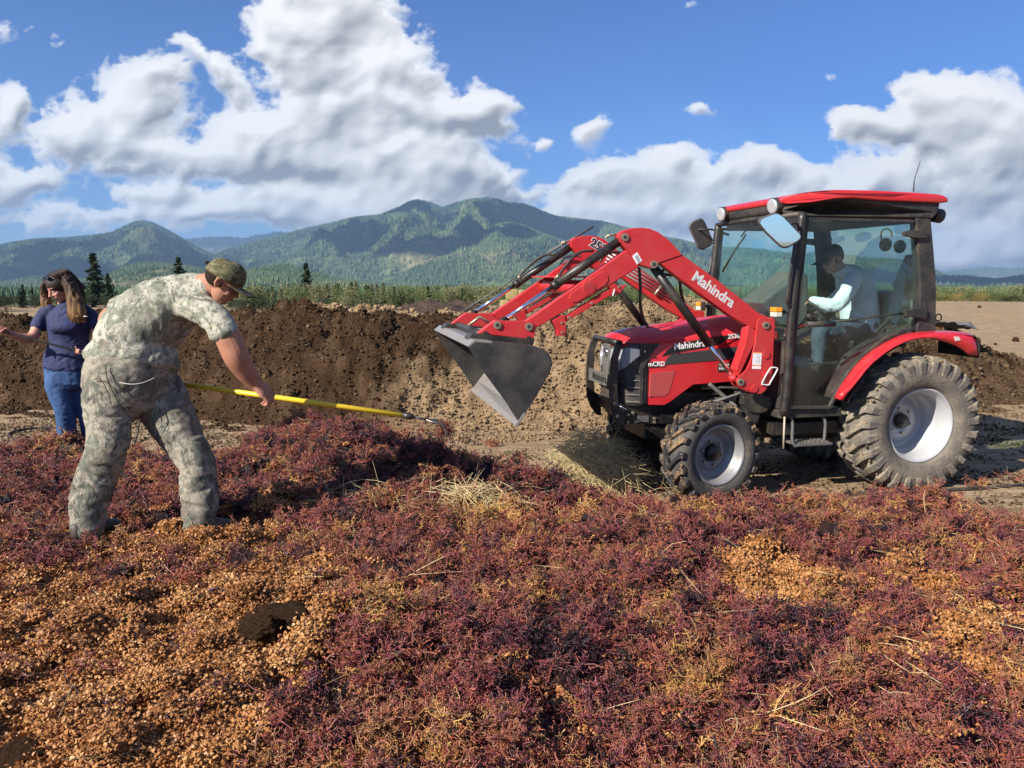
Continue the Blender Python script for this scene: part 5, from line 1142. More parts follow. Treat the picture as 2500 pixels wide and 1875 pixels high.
        v = [(x, y, z) for y in (y0, y1) for x, z in outer + inner]; F_ = []
        for i in range(n):
            j = (i + 1) % n; F_ += [[i, j, n + j, n + i], [2 * n + i, 3 * n + i, 3 * n + j, 2 * n + j], [i, 2 * n + i, 2 * n + j, j], [n + i, n + j, 3 * n + j, 3 * n + i]]
        dr = MB().add(v, F_).build("door_frame", M_PLA, cab, .002)
        g_ = [(x, YC * s, z) for x, z in inset(outer, .015)]
        obj_pd("door_pane", g_, [list(range(n))], M_GLS, dr)
        # hinges
        hz = MB()
        for pts in ([(1595, 462), (1640, 450), (1775, 455), (1775, 510), (1715, 515), (1640, 500), (1600, 495)], [(1600, 1060), (1750, 1045), (1775, 1052), (1770, 1115), (1760, 1135), (1690, 1120), (1610, 1115)]):
            v, f = plate_vf(tr(c4, pts, YC + .03), YC + .012, YC + .045); MB().add([(x, y * s, z) for x, y, z in v], f).build("hinge", M_PLA, dr, .006)
        if s == 1:
            MB().tube([P3(c4, 850, 1175, YC + .03), P3(c4, 1065, 1172, YC + .03)], .022, 10).build("door_handle", M_PLA, dr); MB().tube([P3(c4, 1060, 1155, YC - .02), P3(c4, 1600, 1090, YC - .02)], .009, 8).build("grab_rail", M_PLA, dr)
            MB().disc(T(*c4(873, 1112), YC), .018, YC - .01, YC + .02, 14).build("lock", M_PLA, dr)
    # windscreen and rear window
    a, b = P3(c4, 812, 345, YC), P3(c5, 255, 300, YC); wx0, wz0, wx1, wz1 = a.x, a.z, b.x, b.z
    g0 = [(wx0, -YC, wz0), (wx0, YC, wz0), (wx1, YC, wz1), (wx1, -YC, wz1)]
    nseg = 12; V = []; F_ = []
    for i in range(nseg + 1):
        y = -YC + 2 * YC * i / nseg; bow = .045 * (1 - (y / YC) ** 2); V += [(wx0 + bow, y, wz0), (wx1 + bow, y, wz1)]
    for i in range(nseg): F_.append([2 * i, 2 * i + 1, 2 * i + 3, 2 * i + 2])
    obj_pd("windscreen", V, F_, M_GLS, cab, True)
    MB().tube([(wx0 + .0, -YC, wz0 + .02), (wx0 + .045, 0, wz0 + .02), (wx0, YC, wz0 + .02)], .02, 8).build("windscreen_header", M_PLA, cab)
    rx = T(*c4(1760, 600), YC)[0]; rz0 = T(*c4(1760, 380), YC)[1]; rz1 = T(*c4(1760, 1230), YC)[1]
    obj_pd("rear_window", [(rx, -YC + .05, rz0), (rx, YC - .05, rz0), (rx - .06, YC - .05, rz1), (rx - .06, -YC + .05, rz1)], [[0, 1, 2, 3]], M_GLS, cab)
    # lower cab body, floor, dash, seat
    m = MB(); fz = T(*c5(400, 822), .6)[1]
    xa, xb = T(*c5(590, 822), .6)[0], T(*c5(235, 822), .6)[0]
    m.box((xa - .1, -.60, fz - .07), (xb + .05, .60, fz - .005)); m.box((rx - .05, -.58, .62), (xa, .42 - .84, 1.0)); m.box((rx - .05, -.40, fz), (xa + .15, .40, .98)); m.box((rx - .07, -.6, rz1 - .05), (rx + .02, .6, rz1)); m.build("cab_floor", M_PLA, cab, .006)
    m = MB(); m.box((wx1 - .02, -.60, fz), (wx1 + .03, .60, wz1 + .02)); m.box((.95, -.30, fz), (1.10, .30, 1.28)); m.build("firewall", M_PLA, cab, .01)
    dash = tr(c4, [(400, 1000), (560, 880), (690, 775), (735, 770), (760, 800), (760, 1100), (700, 1180), (560, 1180)], -.05); plate("dashboard", dash, -.20, .14, M_GREY, cab, .02)
    sc_ = P3(c4, 862, 1072, .0); st = bpy.data.objects.new("steering_wheel", None); COL.objects.link(st); st.parent = cab; st.location = sc_; st.rotation_euler = (0, R(-38) * -1, 0); 
    MB().tube([(0 + .0, math.cos(t) * .185, math.sin(t) * .185) for t in np.linspace(0, 2 * math.pi, 37)], .013, 8, False).tube([(0, -.18, 0), (.03, 0, 0), (0, .18, 0)], .011, 6).tube([(0.03, 0, 0), (0, 0, -.18)], .011, 6).tube([(0, 0, 0), (.35, 0, 0)], .025, 10).build("wheel_rim", M_PLA, st)
    st.rotation_euler = (0, R(50), 0)
    m = MB(); a = P3(c4, 1430, 915, 0); b = P3(c4, 1430, 1165, 0); v, f = plate_vf(tr(c4, [(1352, 925), (1380, 912), (1490, 922), (1518, 960), (1505, 1150), (1480, 1170), (1380, 1168), (1360, 1100)], .0), -.22, .22); m.add(v, f); v, f = plate_vf(tr(c4, [(1080, 1290), (1400, 1200), (1480, 1240), (1470, 1330), (1090, 1350)], 0), -.24, .24); m.add(v, f); m.build("seat", M_PLA, cab, .03)
    m = MB(); m.tube([P3(c4, 1495, 1130, .3), P3(c4, 1300, 1310, .3)], .012, 8); m.tube([P3(c4, 1310, 1310, .3), P3(c4, 1500, 1140, .3), P3(c4, 1480, 1120, .3)], .008, 8); m.build("lever", M_PLA, cab)
    plate("headliner", tr(c4, [(850, 335), (1700, 356), (1700, 395), (850, 385)], .58), -.58, .58, simple("headliner", (.10, .10, .10), .9), cab, .004)
    plate("side_panel", tr(c4, [(1575, 870), (1682, 632), (1712, 640), (1712, 970), (1620, 972)], -.3), -.42, -.3, M_PLA, cab, .02)
    MB().tube([P3(c4, 935, 520, -.35), P3(c4, 985, 522, -.35), P3(c4, 1030, 528, -.35)], [.030, .045, .03], 12).build("interior_mirror", M_PLA, cab)
    # signals on the front posts
    for s in (1, -1):
        a = P3(c4, 607, 1040, .60); b = P3(c4, 690, 1118, .60)
        x0, x1 = min(a.x, b.x), max(a.x, b.x); z0, z1 = min(a.z, b.z), max(a.z, b.z); x0 = x1 - .05
        ya, yb_ = sorted((s * .55, s * .63)); sg = MB().box((x0, ya, z0), (x1, yb_, z1)).build("turn_signal", M_PLA, cab, .006)
        MB().box((x0 + .008, ya + .003, (z0 + z1) / 2 + .002), (x1 + .012, yb_ + (.004 if s > 0 else -.003), z1 - .003)).build("amber_lens", M_AMB, sg, .004); MB().box((x0 + .008, ya + .003, z0 + .003), (x1 + .010, yb_ + (.004 if s > 0 else -.003), (z0 + z1) / 2 - .002)).build("clear_lens", M_CLR, sg, .004)
        MB().tube([(x0, s * .59, (z0 + z1) / 2), (x0 - .10, s * .61, (z0 + z1) / 2)], .014, 8).build("signal_bracket", M_PLA, sg)
    # mirrors
    def mirror(pts, c, y, face, arm, tilt):
        q = tr(c, pts, y); cx_ = sum(p[0] for p in q) / len(q)
        mr = bpy.data.objects.new("mirror", None); COL.objects.link(mr); mr.parent = cab
        czm = sum(p[1] for p in q) / len(q)
        def T2(v): return [(x, yy + (x - cx_) * tilt + (z - czm) * .02, z) for x, yy, z in v]
        v, f = plate_vf(q, y - .025 if face > 0 else y - .0, y if face > 0 else y + .03); MB().add(T2(v), f).build("housing", M_GREY if face < 0 else M_PLA, mr, .012)
        if face > 0: cz_ = sum(p[1] for p in q) / len(q); q2 = [(cx_ + (x - cx_) * .91, cz_ + (z - cz_) * .91) for x, z in q]; v, f = plate_vf(q2, y - .002, y + .003); MB().add(T2(v), f).build("mirror_glass", M_MIR, mr, .001)
        MB().tube(spline(arm, 5), .009, 8).build("mirror_arm", M_BLK, mr)
    mirror([(518, 385), (530, 352), (560, 335), (618, 308), (645, 318), (670, 345), (768, 490), (772, 515), (755, 540), (700, 583), (672, 590), (650, 578), (560, 460)], c4, .80, 1, [P3(c4, 790, 440, .64), P3(c4, 782, 402, .66), P3(c4, 745, 398, .70), P3(c4, 700, 420, .76)], -.55)
    mirror([(1197, 575), (1205, 550), (1235, 520), (1310, 490), (1340, 498), (1365, 530), (1445, 680), (1447, 710), (1430, 735), (1345, 775), (1315, 770), (1290, 750)], c1, -.88, -1, [P3(c1, 1310, 592, -.84), P3(c1, 1380, 590, -.80), P3(c1, 1455, 598, -.78), P3(c1, 1452, 650, -.78), P3(c1, 1440, 720, -.76)], .25)
    MB().tube(spline([P3(c1, 1585, 640, -.66), P3(c1, 1530, 625, -.70), P3(c1, 1490, 640, -.72), P3(c1, 1465, 690, -.72), P3(c1, 1440, 800, -.70), P3(c1, 1400, 1000, -.66)], 5), .011, 8).build("mirror_stay", M_BLK, cab)
    MB().tube(spline([P3(c4, 770, 455, .67), P3(c4, 765, 520, .66), P3(c4, 730, 760, .655), P3(c4, 700, 980, .65), P3(c4, 725, 1040, .64)], 5), .011, 8).build("mirror_stay", M_BLK, cab)
    # wiper
    m = MB().tube([P3(c4, 462, 335, -.08), P3(c4, 345, 500, -.18)], .006, 6).tube([P3(c4, 382, 482, -.15), P3(c4, 300, 600, -.26), P3(c4, 200, 770, -.38)], .009, 6)
    m.tube(spline([P3(c4, 440, 350, -.1), P3(c4, 400, 345, -.2), P3(c4, 350, 360, -.3), P3(c4, 320, 390, -.4)], 5), .004, 6); m.build("wiper", M_PLA, cab)
    # aerial
    MB().tube([P3(c4, 1676, 150, .2), (lambda p: Vector((p[0], .2, p[1])))(T(2232, 440, .2)), (lambda p: Vector((p[0], .2, p[1])))(T(2247, 393, .2))], [.006, .004, .0025], 6).build("aerial", M_PLA, cab)
    # step
    sp = grp("step"); sx0, sz = T(*c5(300, 1110), .62); sx1, _ = T(*c5(580, 1120), .62)
    m = MB(); x0, x1 = min(sx0, sx1), max(sx0, sx1)
    m.box((x0, .50, sz - .012), (x1, .66, sz + .006)); pl = m.build("tread", M_GREY, sp, .003)
    m = MB()
    for i in range(7):
        for j in range(3): m.disc((0, 0), .001, 0, .001, 6) if False else m.box((x0 + .02 + i * (x1 - x0 - .03) / 7, .52 + j * .045, sz + .006), (x0 + .035 + i * (x1 - x0 - .03) / 7, .55 + j * .045, sz + .014))
    m.build("grip", M_GREY, pl)
    m = MB(); 
    m.tube(spline([P3(c5, 262, 890, .60), P3(c5, 282, 940, .61), P3(c5, 280, 1080, .63), P3(c5, 310, 1130, .64)], 5), .012, 8); m.tube(spline([P3(c5, 505, 878, .56), P3(c5, 545, 920, .58), P3(c5, 545, 1000, .58), P3(c5, 535, 1100, .58)], 5), .012, 8); m.build("strap", M_GREY, sp)
    MB().tube([P3(c5, 218, 880, .63), P3(c5, 208, 1145, .63)], .0075, 8).build("pale_rod", simple("weathered_rod", (.42, .36, .27), .7), root)
    MB().tube([P3(c5, 135, 1065, .40), P3(c5, 600, 1060, .40)], .022, 8).build("side_rail", M_PLA, root)
    MB().disc(T(*c5(430, 890), .3), .03, .28, .31, 16).build("filter", M_ORG, root)
    plate("console_sticker", tr(c5, [(148, 338), (184, 342), (182, 404), (146, 400)], .5), .498, .5, M_REDP, root, 0)
    # ---------------- rear fenders
    out_ = [(640, 742), (668, 680), (712, 612), (800, 492), (870, 415), (950, 352), (1050, 292), (1150, 243), (1230, 216), (1320, 204), (1450, 196), (1560, 196), (1650, 203), (1700, 215), (1722, 250), (1728, 310), (1722, 385)]
    inn_ = [(652, 746), (700, 690), (765, 640), (870, 510), (930, 450), (1000, 395), (1070, 340), (1150, 300), (1225, 270), (1310, 255), (1400, 255), (1470, 268), (1540, 288), (1600, 310), (1650, 335), (1690, 360), (1718, 388)]
    YF = .775
    for s in (1, -1):
        O_ = tr(c5, out_, .66); I_ = tr(c5, inn_, YF); n = len(O_); v = []; F_ = []
        for (x, z), (xi, zi) in zip(O_, I_):
            v += [(x, .60 * s, z - .0), (x, .67 * s, z + .001), (x * .94 + xi * .06, .715 * s, z * .94 + zi * .06), (x * .80 + xi * .20, .75 * s, z * .80 + zi * .20), (x * .55 + xi * .45, YF * s, z * .55 + zi * .45), (xi, (YF - .002) * s, zi), (xi, (YF - .03) * s, zi + .01)]
        k = 7
        for i in range(n - 1):
            for j in range(k - 1): F_.append([i * k + j, i * k + j + 1, (i + 1) * k + j + 1, (i + 1) * k + j])
        fe = MB().add(v, F_, True).build("rear_fender", M_RED, root); sl = fe.modifiers.new("solid", 'SOLIDIFY'); sl.thickness = .006; sl.offset = 0
        ref = plate("reflector", tr(c5, [(1588, 238), (1632, 240), (1644, 268), (1602, 276)], YF + .004), (YF - .004) * s, (YF + .006) * s, M_CLR, fe, .002)
        # inner wheel house
        v = []; F_ = []
        for x, z in O_: v += [(x * .94, .36 * s, z - .012), (x * .97, .76 * s, z - .016)]
        for i in range(n - 1): F_.append([2 * i, 2 * i + 1, 2 * i + 3, 2 * i + 2])
        ih = MB().add(v, F_).build("wheel_house", M_PLA, root); ih.modifiers.new("solid", 'SOLIDIFY').thickness = .004
    # hitch bits behind
    m = MB(); a = P3(c4, 1868, 1122, .1); m.tube([(a.x + math.cos(t) * .03, .1, a.z + math.sin(t) * .03) for t in np.linspace(0, 2 * math.pi, 17)], .006, 6); m.tube([(-.25, .15, .9), (-.75, .22, .55)], .02, 8); m.tube([(-.25, -.15, .9), (-.75, -.22, .55)], .02, 8); m.tube([(-.2, .3, .45), (-.85, .38, .5)], .025, 8); m.tube([(-.2, -.3, .45), (-.85, -.38, .5)], .025, 8); m.build("hitch", M_BLK, root)
    return root
tractor = build_tractor()
# ------------------------------------------------------------------ people
def ring_loft(pts, rads, flat=None, k=14, cap=True):
    """closed tube with elliptic sections. rads: r or (ra, rb); flat: world axis along which ra is measured"""
    pts = [Vector(p) for p in pts]; n = len(pts); v = []; f = []
    for i in range(n):
        d = (pts[min(i + 1, n - 1)] - pts[max(i - 1, 0)]).normalized()
        ref = Vector(flat) if flat is not None else Vector((.2, .97, .1)); a = (ref - d * ref.dot(d)).normalized(); b = d.cross(a)
        ra, rb = rads[i] if isinstance(rads[i], (tuple, list)) else (rads[i], rads[i])
        for j in range(k): t = 2 * math.pi * j / k; v.append(pts[i] + a * math.cos(t) * ra + b * math.sin(t) * rb)
    for i in range(n - 1):
        for j in range(k): f.append([i * k + j, i * k + (j + 1) % k, (i + 1) * k + (j + 1) % k, (i + 1) * k + j])
    if cap:
        for e, idx in ((0, 0), (n - 1, (n - 1) * k)):
            d = (pts[0] - pts[1]).normalized() if e == 0 else (pts[-1] - pts[-2]).normalized(); r_ = rads[e]; r_ = min(r_) if isinstance(r_, (tuple, list)) else r_
            c = len(v); v.append(pts[e] + d * r_ * .55)
            # one dome ring
            o = len(v)
            for j in range(k): v.append(pts[e] + (v[idx + j] - pts[e]) * .72 + d * r_ * .38)
            for j in range(k):
                q = [idx + j, idx + (j + 1) % k, o + (j + 1) % k, o + j]; f.append(q if e else q[::-1]); t3 = [o + j, o + (j + 1) % k, c]; f.append(t3 if e else t3[::-1])
    return [tuple(p) for p in v], f
def smooth_path(pts, rads, n=5):
    """catmull-rom through joints and radii"""
    P = [Vector(p) for p in pts]; Rr = [r if isinstance(r, (tuple, list)) else (r, r) for r in rads]; op, orr = [], []
    for i in range(len(P) - 1):
        i0, i3 = max(i - 1, 0), min(i + 2, len(P) - 1)
        for q in range(n):
            t = q / n; h = lambda a, b, c, d: .5 * (2 * b + (c - a) * t + (2 * a - 5 * b + 4 * c - d) * t * t + (3 * b - a - 3 * c + d) * t ** 3)
            op.append(h(P[i0], P[i], P[i + 1], P[i3])); orr.append(tuple(max(.003, h(Rr[i0][k], Rr[i][k], Rr[i + 1][k], Rr[i3][k])) for k in (0, 1)))
    op.append(P[-1]); orr.append(Rr[-1]); return op, orr
def ellipsoid(c, r, rot=None, k=16, m=10):
    v = []; f = []; M = rot or Matrix.Identity(3)
    for i in range(1, m):
        ph = math.pi * i / m
        for j in range(k): t = 2 * math.pi * j / k; v.append(Vector(c) + M @ Vector((r[0] * math.sin(ph) * math.cos(t), r[1] * math.sin(ph) * math.sin(t), r[2] * math.cos(ph))))
    o = len(v); v += [Vector(c) + M @ Vector((0, 0, r[2])), Vector(c) + M @ Vector((0, 0, -r[2]))]
    for i in range(m - 2):
        for j in range(k): f.append([i * k + j, (i + 1) * k + j, (i + 1) * k + (j + 1) % k, i * k + (j + 1) % k])
    for j in range(k): f.append([o, j, (j + 1) % k]); f.append([o + 1, (m - 2) * k + (j + 1) % k, (m - 2) * k + j])
    return [tuple(p) for p in v], f
def fuse(name, shapes, mat, parent, voxel=.012, smooth=4, disp=None, cut=None):
    """join closed shapes into one continuous skin (voxel remesh + smoothing), then push it with a displacement function"""
    mb = MB()
    for v, f in shapes: mb.add(v, f, True)
    tmp = mb.build(name + "_tmp", None)
    rm = tmp.modifiers.new("r", 'REMESH'); rm.mode = 'VOXEL'; rm.voxel_size = voxel; rm.use_smooth_shade = True
    sm = tmp.modifiers.new("s", 'SMOOTH'); sm.factor = .6; sm.iterations = smooth
    dg = bpy.context.evaluated_depsgraph_get(); me = bpy.data.meshes.new_from_object(tmp.evaluated_get(dg)); bpy.data.objects.remove(tmp)
    if disp or cut:
        n = len(me.vertices); co = np.empty(n * 3, np.float32); me.vertices.foreach_get('co', co); co = co.reshape(-1, 3); no = np.empty(n * 3, np.float32); me.vertices.foreach_get('normal', no); no = no.reshape(-1, 3)
        if disp: co = co + no * disp(co, no)[:, None]
        me.vertices.foreach_set('co', co.ravel()); me.update()
    me.name = name; me.materials.clear(); me.materials.append(mat); me.polygons.foreach_set('use_smooth', [True] * len(me.polygons))
    o = bpy.data.objects.new(name, me); COL.objects.link(o); o.parent = parent
    if parent is not None: o.matrix_parent_inverse = Matrix.Identity(4)
    return o
def folds(amp, sc, seed, stretch=(1, 1, 1), fine=.3):
    def f(co, no):
        p = co * np.array(stretch, np.float32) / sc
        w = fbm3(p * .7 + seed, 2, seed)[:, None] * 1.2; n1 = fbm3(p + w, 3, seed + 3); r = 1 - np.abs(n1) * 3.2
        return amp * (np.clip(r, -1, 1) * .6 + .5 * n1 * 2 + fine * fbm3(co / (sc * .3), 2, seed + 7))
    return f
def m_skin(name, c):
    n = Nodes(name, .6, .25); f = n.noise(18, 4); g = n.noise(5, 3); n.color(n.mix(n.ramp(f, [(.3, 0.), (.7, 1.)]), [c[0] * .9, c[1] * .82, c[2] * .82], [min(1, c[0] * 1.08), c[1] * 1.08, c[2] * 1.05]))
    n.b.inputs['Subsurface Weight'].default_value = .03; n.b.inputs['Subsurface Radius'].default_value = (.02, .008, .004); n.b.inputs['Subsurface Scale'].default_value = .4; n.bump(n.noise(120, 3), .15, .002); return n.m
M_SKIN = m_skin("skin", (.40, .195, .128)); M_SKIN2 = m_skin("skin_light", (.52, .265, .19)); M_SKIN3 = m_skin("skin_driver", (.45, .24, .17))
def m_camo(name, light, mid, dark, green, sc=7., yellow=False):
    n = Nodes(name, .85, .15); a = n.noise(sc, 5, .62, dist=.8); b = n.noise(sc * 1.3, 4, .6, n.coord(), dist=1.5); st = n.noise(sc * 2.4, 7, .82, sc=(1.5, 1.0, 1.0), dist=2.6); tw = n.noise(sc * 3.4, 7, .85, sc=(1.7, 1.0, .8), dist=2.4); v = n.noise(sc * .9, 6, .75, sc=(1, 1, 1.1), dist=1.6)
    c = n.mix(n.ramp(a, [(.40, 0.), (.52, 1.)]), mid, light)
    c = n.mix(n.ramp(b, [(.50, 0.), (.56, .85)]), c, green)
    c = n.mix(n.ramp(st, [(.525, 0.), (.585, .85)]), c, dark)
    c = n.mix(n.ramp(tw, [(.585, 0.), (.61, .8)]), c, [min(1, x * 1.35) for x in light])
    c = n.mix(n.ramp(v, [(.56, 0.), (.62, .6)]), c, [x * .55 for x in dark])
    if yellow: c = n.mix(n.ramp(n.noise(sc * .9, 5, .7, sc=(3, .7, .8), dist=2.), [(.66, 0.), (.68, .8)]), c, (.48, .42, .14))
    wv = n.noise(260, 2); n.color(n.mix(n.ramp(wv, [(.3, .12), (.7, 0.)]), c, (.05, .05, .05))); n.bump(n.mix(.3, n.noise(14, 3, .5), wv), .25, .012); return n.m
M_CAMS = m_camo("camouflage_shirt", (.42, .405, .33), (.26, .255, .205), (.065, .072, .062), (.17, .185, .135), 5.2, True)
M_CAMP = m_camo("camouflage_trousers", (.31, .28, .22), (.165, .145, .115), (.042, .04, .038), (.115, .125, .10), 5.0)
M_CAMC = m_camo("camouflage_cap", (.20, .19, .10), (.075, .08, .04), (.014, .016, .012), (.13, .09, .045), 20.)
M_HAIRD = simple("dark_hair", (.022, .014, .010), .85, var=.3, spec=.15, bump=.6, bscale=200)
M_BOOT = dusty("boot_leather", (.022, .020, .020), .55, dust=.35)

def hand(prefix, wrist, palm_end, palm_n, r_, curl=1.0, thumb=1, scale=1.0):
    """gripping hand as shapes: palm from wrist to knuckles, four fingers curled about the grip axis, thumb from the palm's side
    palm_n: direction of the palm's face (towards the held thing); returns list of closed shapes"""
    W = Vector(wrist); K = Vector(palm_end); d = (K - W).normalized(); n_ = Vector(palm_n); n_ = (n_ - d * n_.dot(d)).normalized(); s = d.cross(n_); sh = []
    L = (K - W).length
    op, orr = smooth_path([W - d * .02, W + d * L * .3, W + d * L * .75, K], [(.030 * scale, .024 * scale), (.036 * scale, .020 * scale), (.043 * scale, .017 * scale), (.040 * scale, .014 * scale)], 3)
    sh.append(ring_loft(op, orr, s, 12))
    for i, (off, ln) in enumerate(((-.031, .82), (-.010, .98), (.011, .93), (.031, .75))):
        a = K + s * off * scale; l = .078 * ln * scale; p1 = a + d * l * .42 + n_ * .006; p2 = p1 + (d * math.cos(curl * 1.3) + n_ * math.sin(curl * 1.3)).normalized() * l * .36; p3 = p2 + (d * math.cos(curl * 2.5) + n_ * math.sin(curl * 2.5)).normalized() * l * .30
        op, orr = smooth_path([a - d * .012, a, p1, p2, p3], [.0095 * scale, .0095 * scale, .0088 * scale, .0080 * scale, .0070 * scale], 3); sh.append(ring_loft(op, orr, None, 8))
    a = W + d * L * .35 + s * (.030 * thumb) * scale; p1 = a + (d * .6 + s * thumb * .55 + n_ * .35).normalized() * .034 * scale; p2 = p1 + (d * .55 + n_ * .8).normalized() * .030 * scale; p3 = p2 + (d * .25 - s * thumb * .3 + n_ * .8).normalized() * .024 * scale
    op, orr = smooth_path([a - d * .01, a, p1, p2, p3], [.014 * scale, .013 * scale, .011 * scale, .0098 * scale, .008 * scale], 3); sh.append(ring_loft(op, orr, None, 8)); return sh
def head_shapes(c, fwd, up, s=1.0, female=False):
    """skull, jaw, nose, brow, lips, chin, ears, neck stub; c centre of the head"""
    F = Vector(fwd).normalized(); U = Vector(up); U = (U - F * U.dot(F)).normalized(); S = U.cross(F); M = Matrix((F, S, U)).transposed(); C = Vector(c)
    def L(x, y, z): return C + M @ Vector((x * s, y * s, z * s))
    j = .92 if female else 1.0
    sh = [ellipsoid(L(-.008, 0, .028), (.098 * s, .076 * s, .092 * s), M), ellipsoid(L(.028, 0, -.035), (.062 * s, .058 * s * j, .078 * s), M), ellipsoid(L(.052, 0, -.088), (.030 * s, .032 * s * j, .024 * s), M, 12, 8),
          ellipsoid(L(.066, 0, .024), (.026 * s, .052 * s, .016 * s), M, 12, 8), ellipsoid(L(.060, .036, -.028), (.024 * s, .022 * s, .022 * s), M, 10, 8), ellipsoid(L(.060, -.036, -.028), (.024 * s, .022 * s, .022 * s), M, 10, 8),
          ellipsoid(L(.080, 0, -.056), (.016 * s, .026 * s, .013 * s), M, 10, 8)]
    sh.append(ring_loft([L(.084, 0, .014), L(.098, 0, -.010), L(.110, 0, -.030), L(.094, 0, -.036)], [.008 * s, .010 * s, .0125 * s, .008 * s], None, 8))
    sh.append(ellipsoid(L(.094, .011, -.034), (.010 * s, .007 * s, .007 * s), M, 8, 6)); sh.append(ellipsoid(L(.094, -.011, -.034), (.010 * s, .007 * s, .007 * s), M, 8, 6))
    for q in (1, -1):
        sh.append(ring_loft([L(-.004, .076 * q, -.030), L(-.016, .083 * q, -.008), L(-.014, .085 * q, .014), L(.000, .080 * q, .020)], [.007 * s, .0085 * s, .009 * s, .006 * s], None, 8))
        sh.append(ring_loft([L(.000, .074 * q, .016), L(.004, .077 * q, 0), L(0, .074 * q, -.028)], [.005 * s, .005 * s, .006 * s], None, 8))
    return sh, L, M
def face_details(root, L, M, s, skin_dark=(.30, .10, .08), brow=(.03, .018, .012)):
    """eyes, eyebrows, lips as small parts"""
    for q in (1, -1):
        e = MB(); v, f = ellipsoid(L(.0755, .031 * q, -.004), (.010 * s, .013 * s, .0075 * s), M, 12, 8); e.add(v, f, True); eo = e.build("eye", simple("eye_white", (.35, .30, .27), .3, var=0), root)
        e = MB(); v, f = ellipsoid(L(.0825, .031 * q, -.006), (.004 * s, .0055 * s, .005 * s), M, 10, 6); e.add(v, f, True); e.build("iris", simple("iris", (.03, .02, .015), .2, var=0), eo)
        e = MB(); e.tube([L(.088, .014 * q, .017), L(.088, .032 * q, .022), L(.078, .050 * q, .014)], [.0035 * s, .0042 * s, .002 * s], 6); e.build("eyebrow", simple("brow_hair", brow, .7, var=0), root)
    e = MB(); e.tube([L(.086, -.022, -.060), L(.094, -.008, -.057), L(.0955, 0, -.059), L(.094, .008, -.057), L(.086, .022, -.060)], [.002 * s, .0052 * s, .005 * s, .0052 * s, .002 * s], 8); e.build("lips", simple("lips", skin_dark, .45, var=.1), root)

def person_root(loc, label):
    o = bpy.data.objects.new("person", None); COL.objects.link(o); o.location = loc; return tag(o, label, "person")
def to_local(root, objs):
    bpy.context.view_layer.update(); inv = Matrix.Translation(-root.location)
    for o in root.children:
        o.matrix_parent_inverse = inv

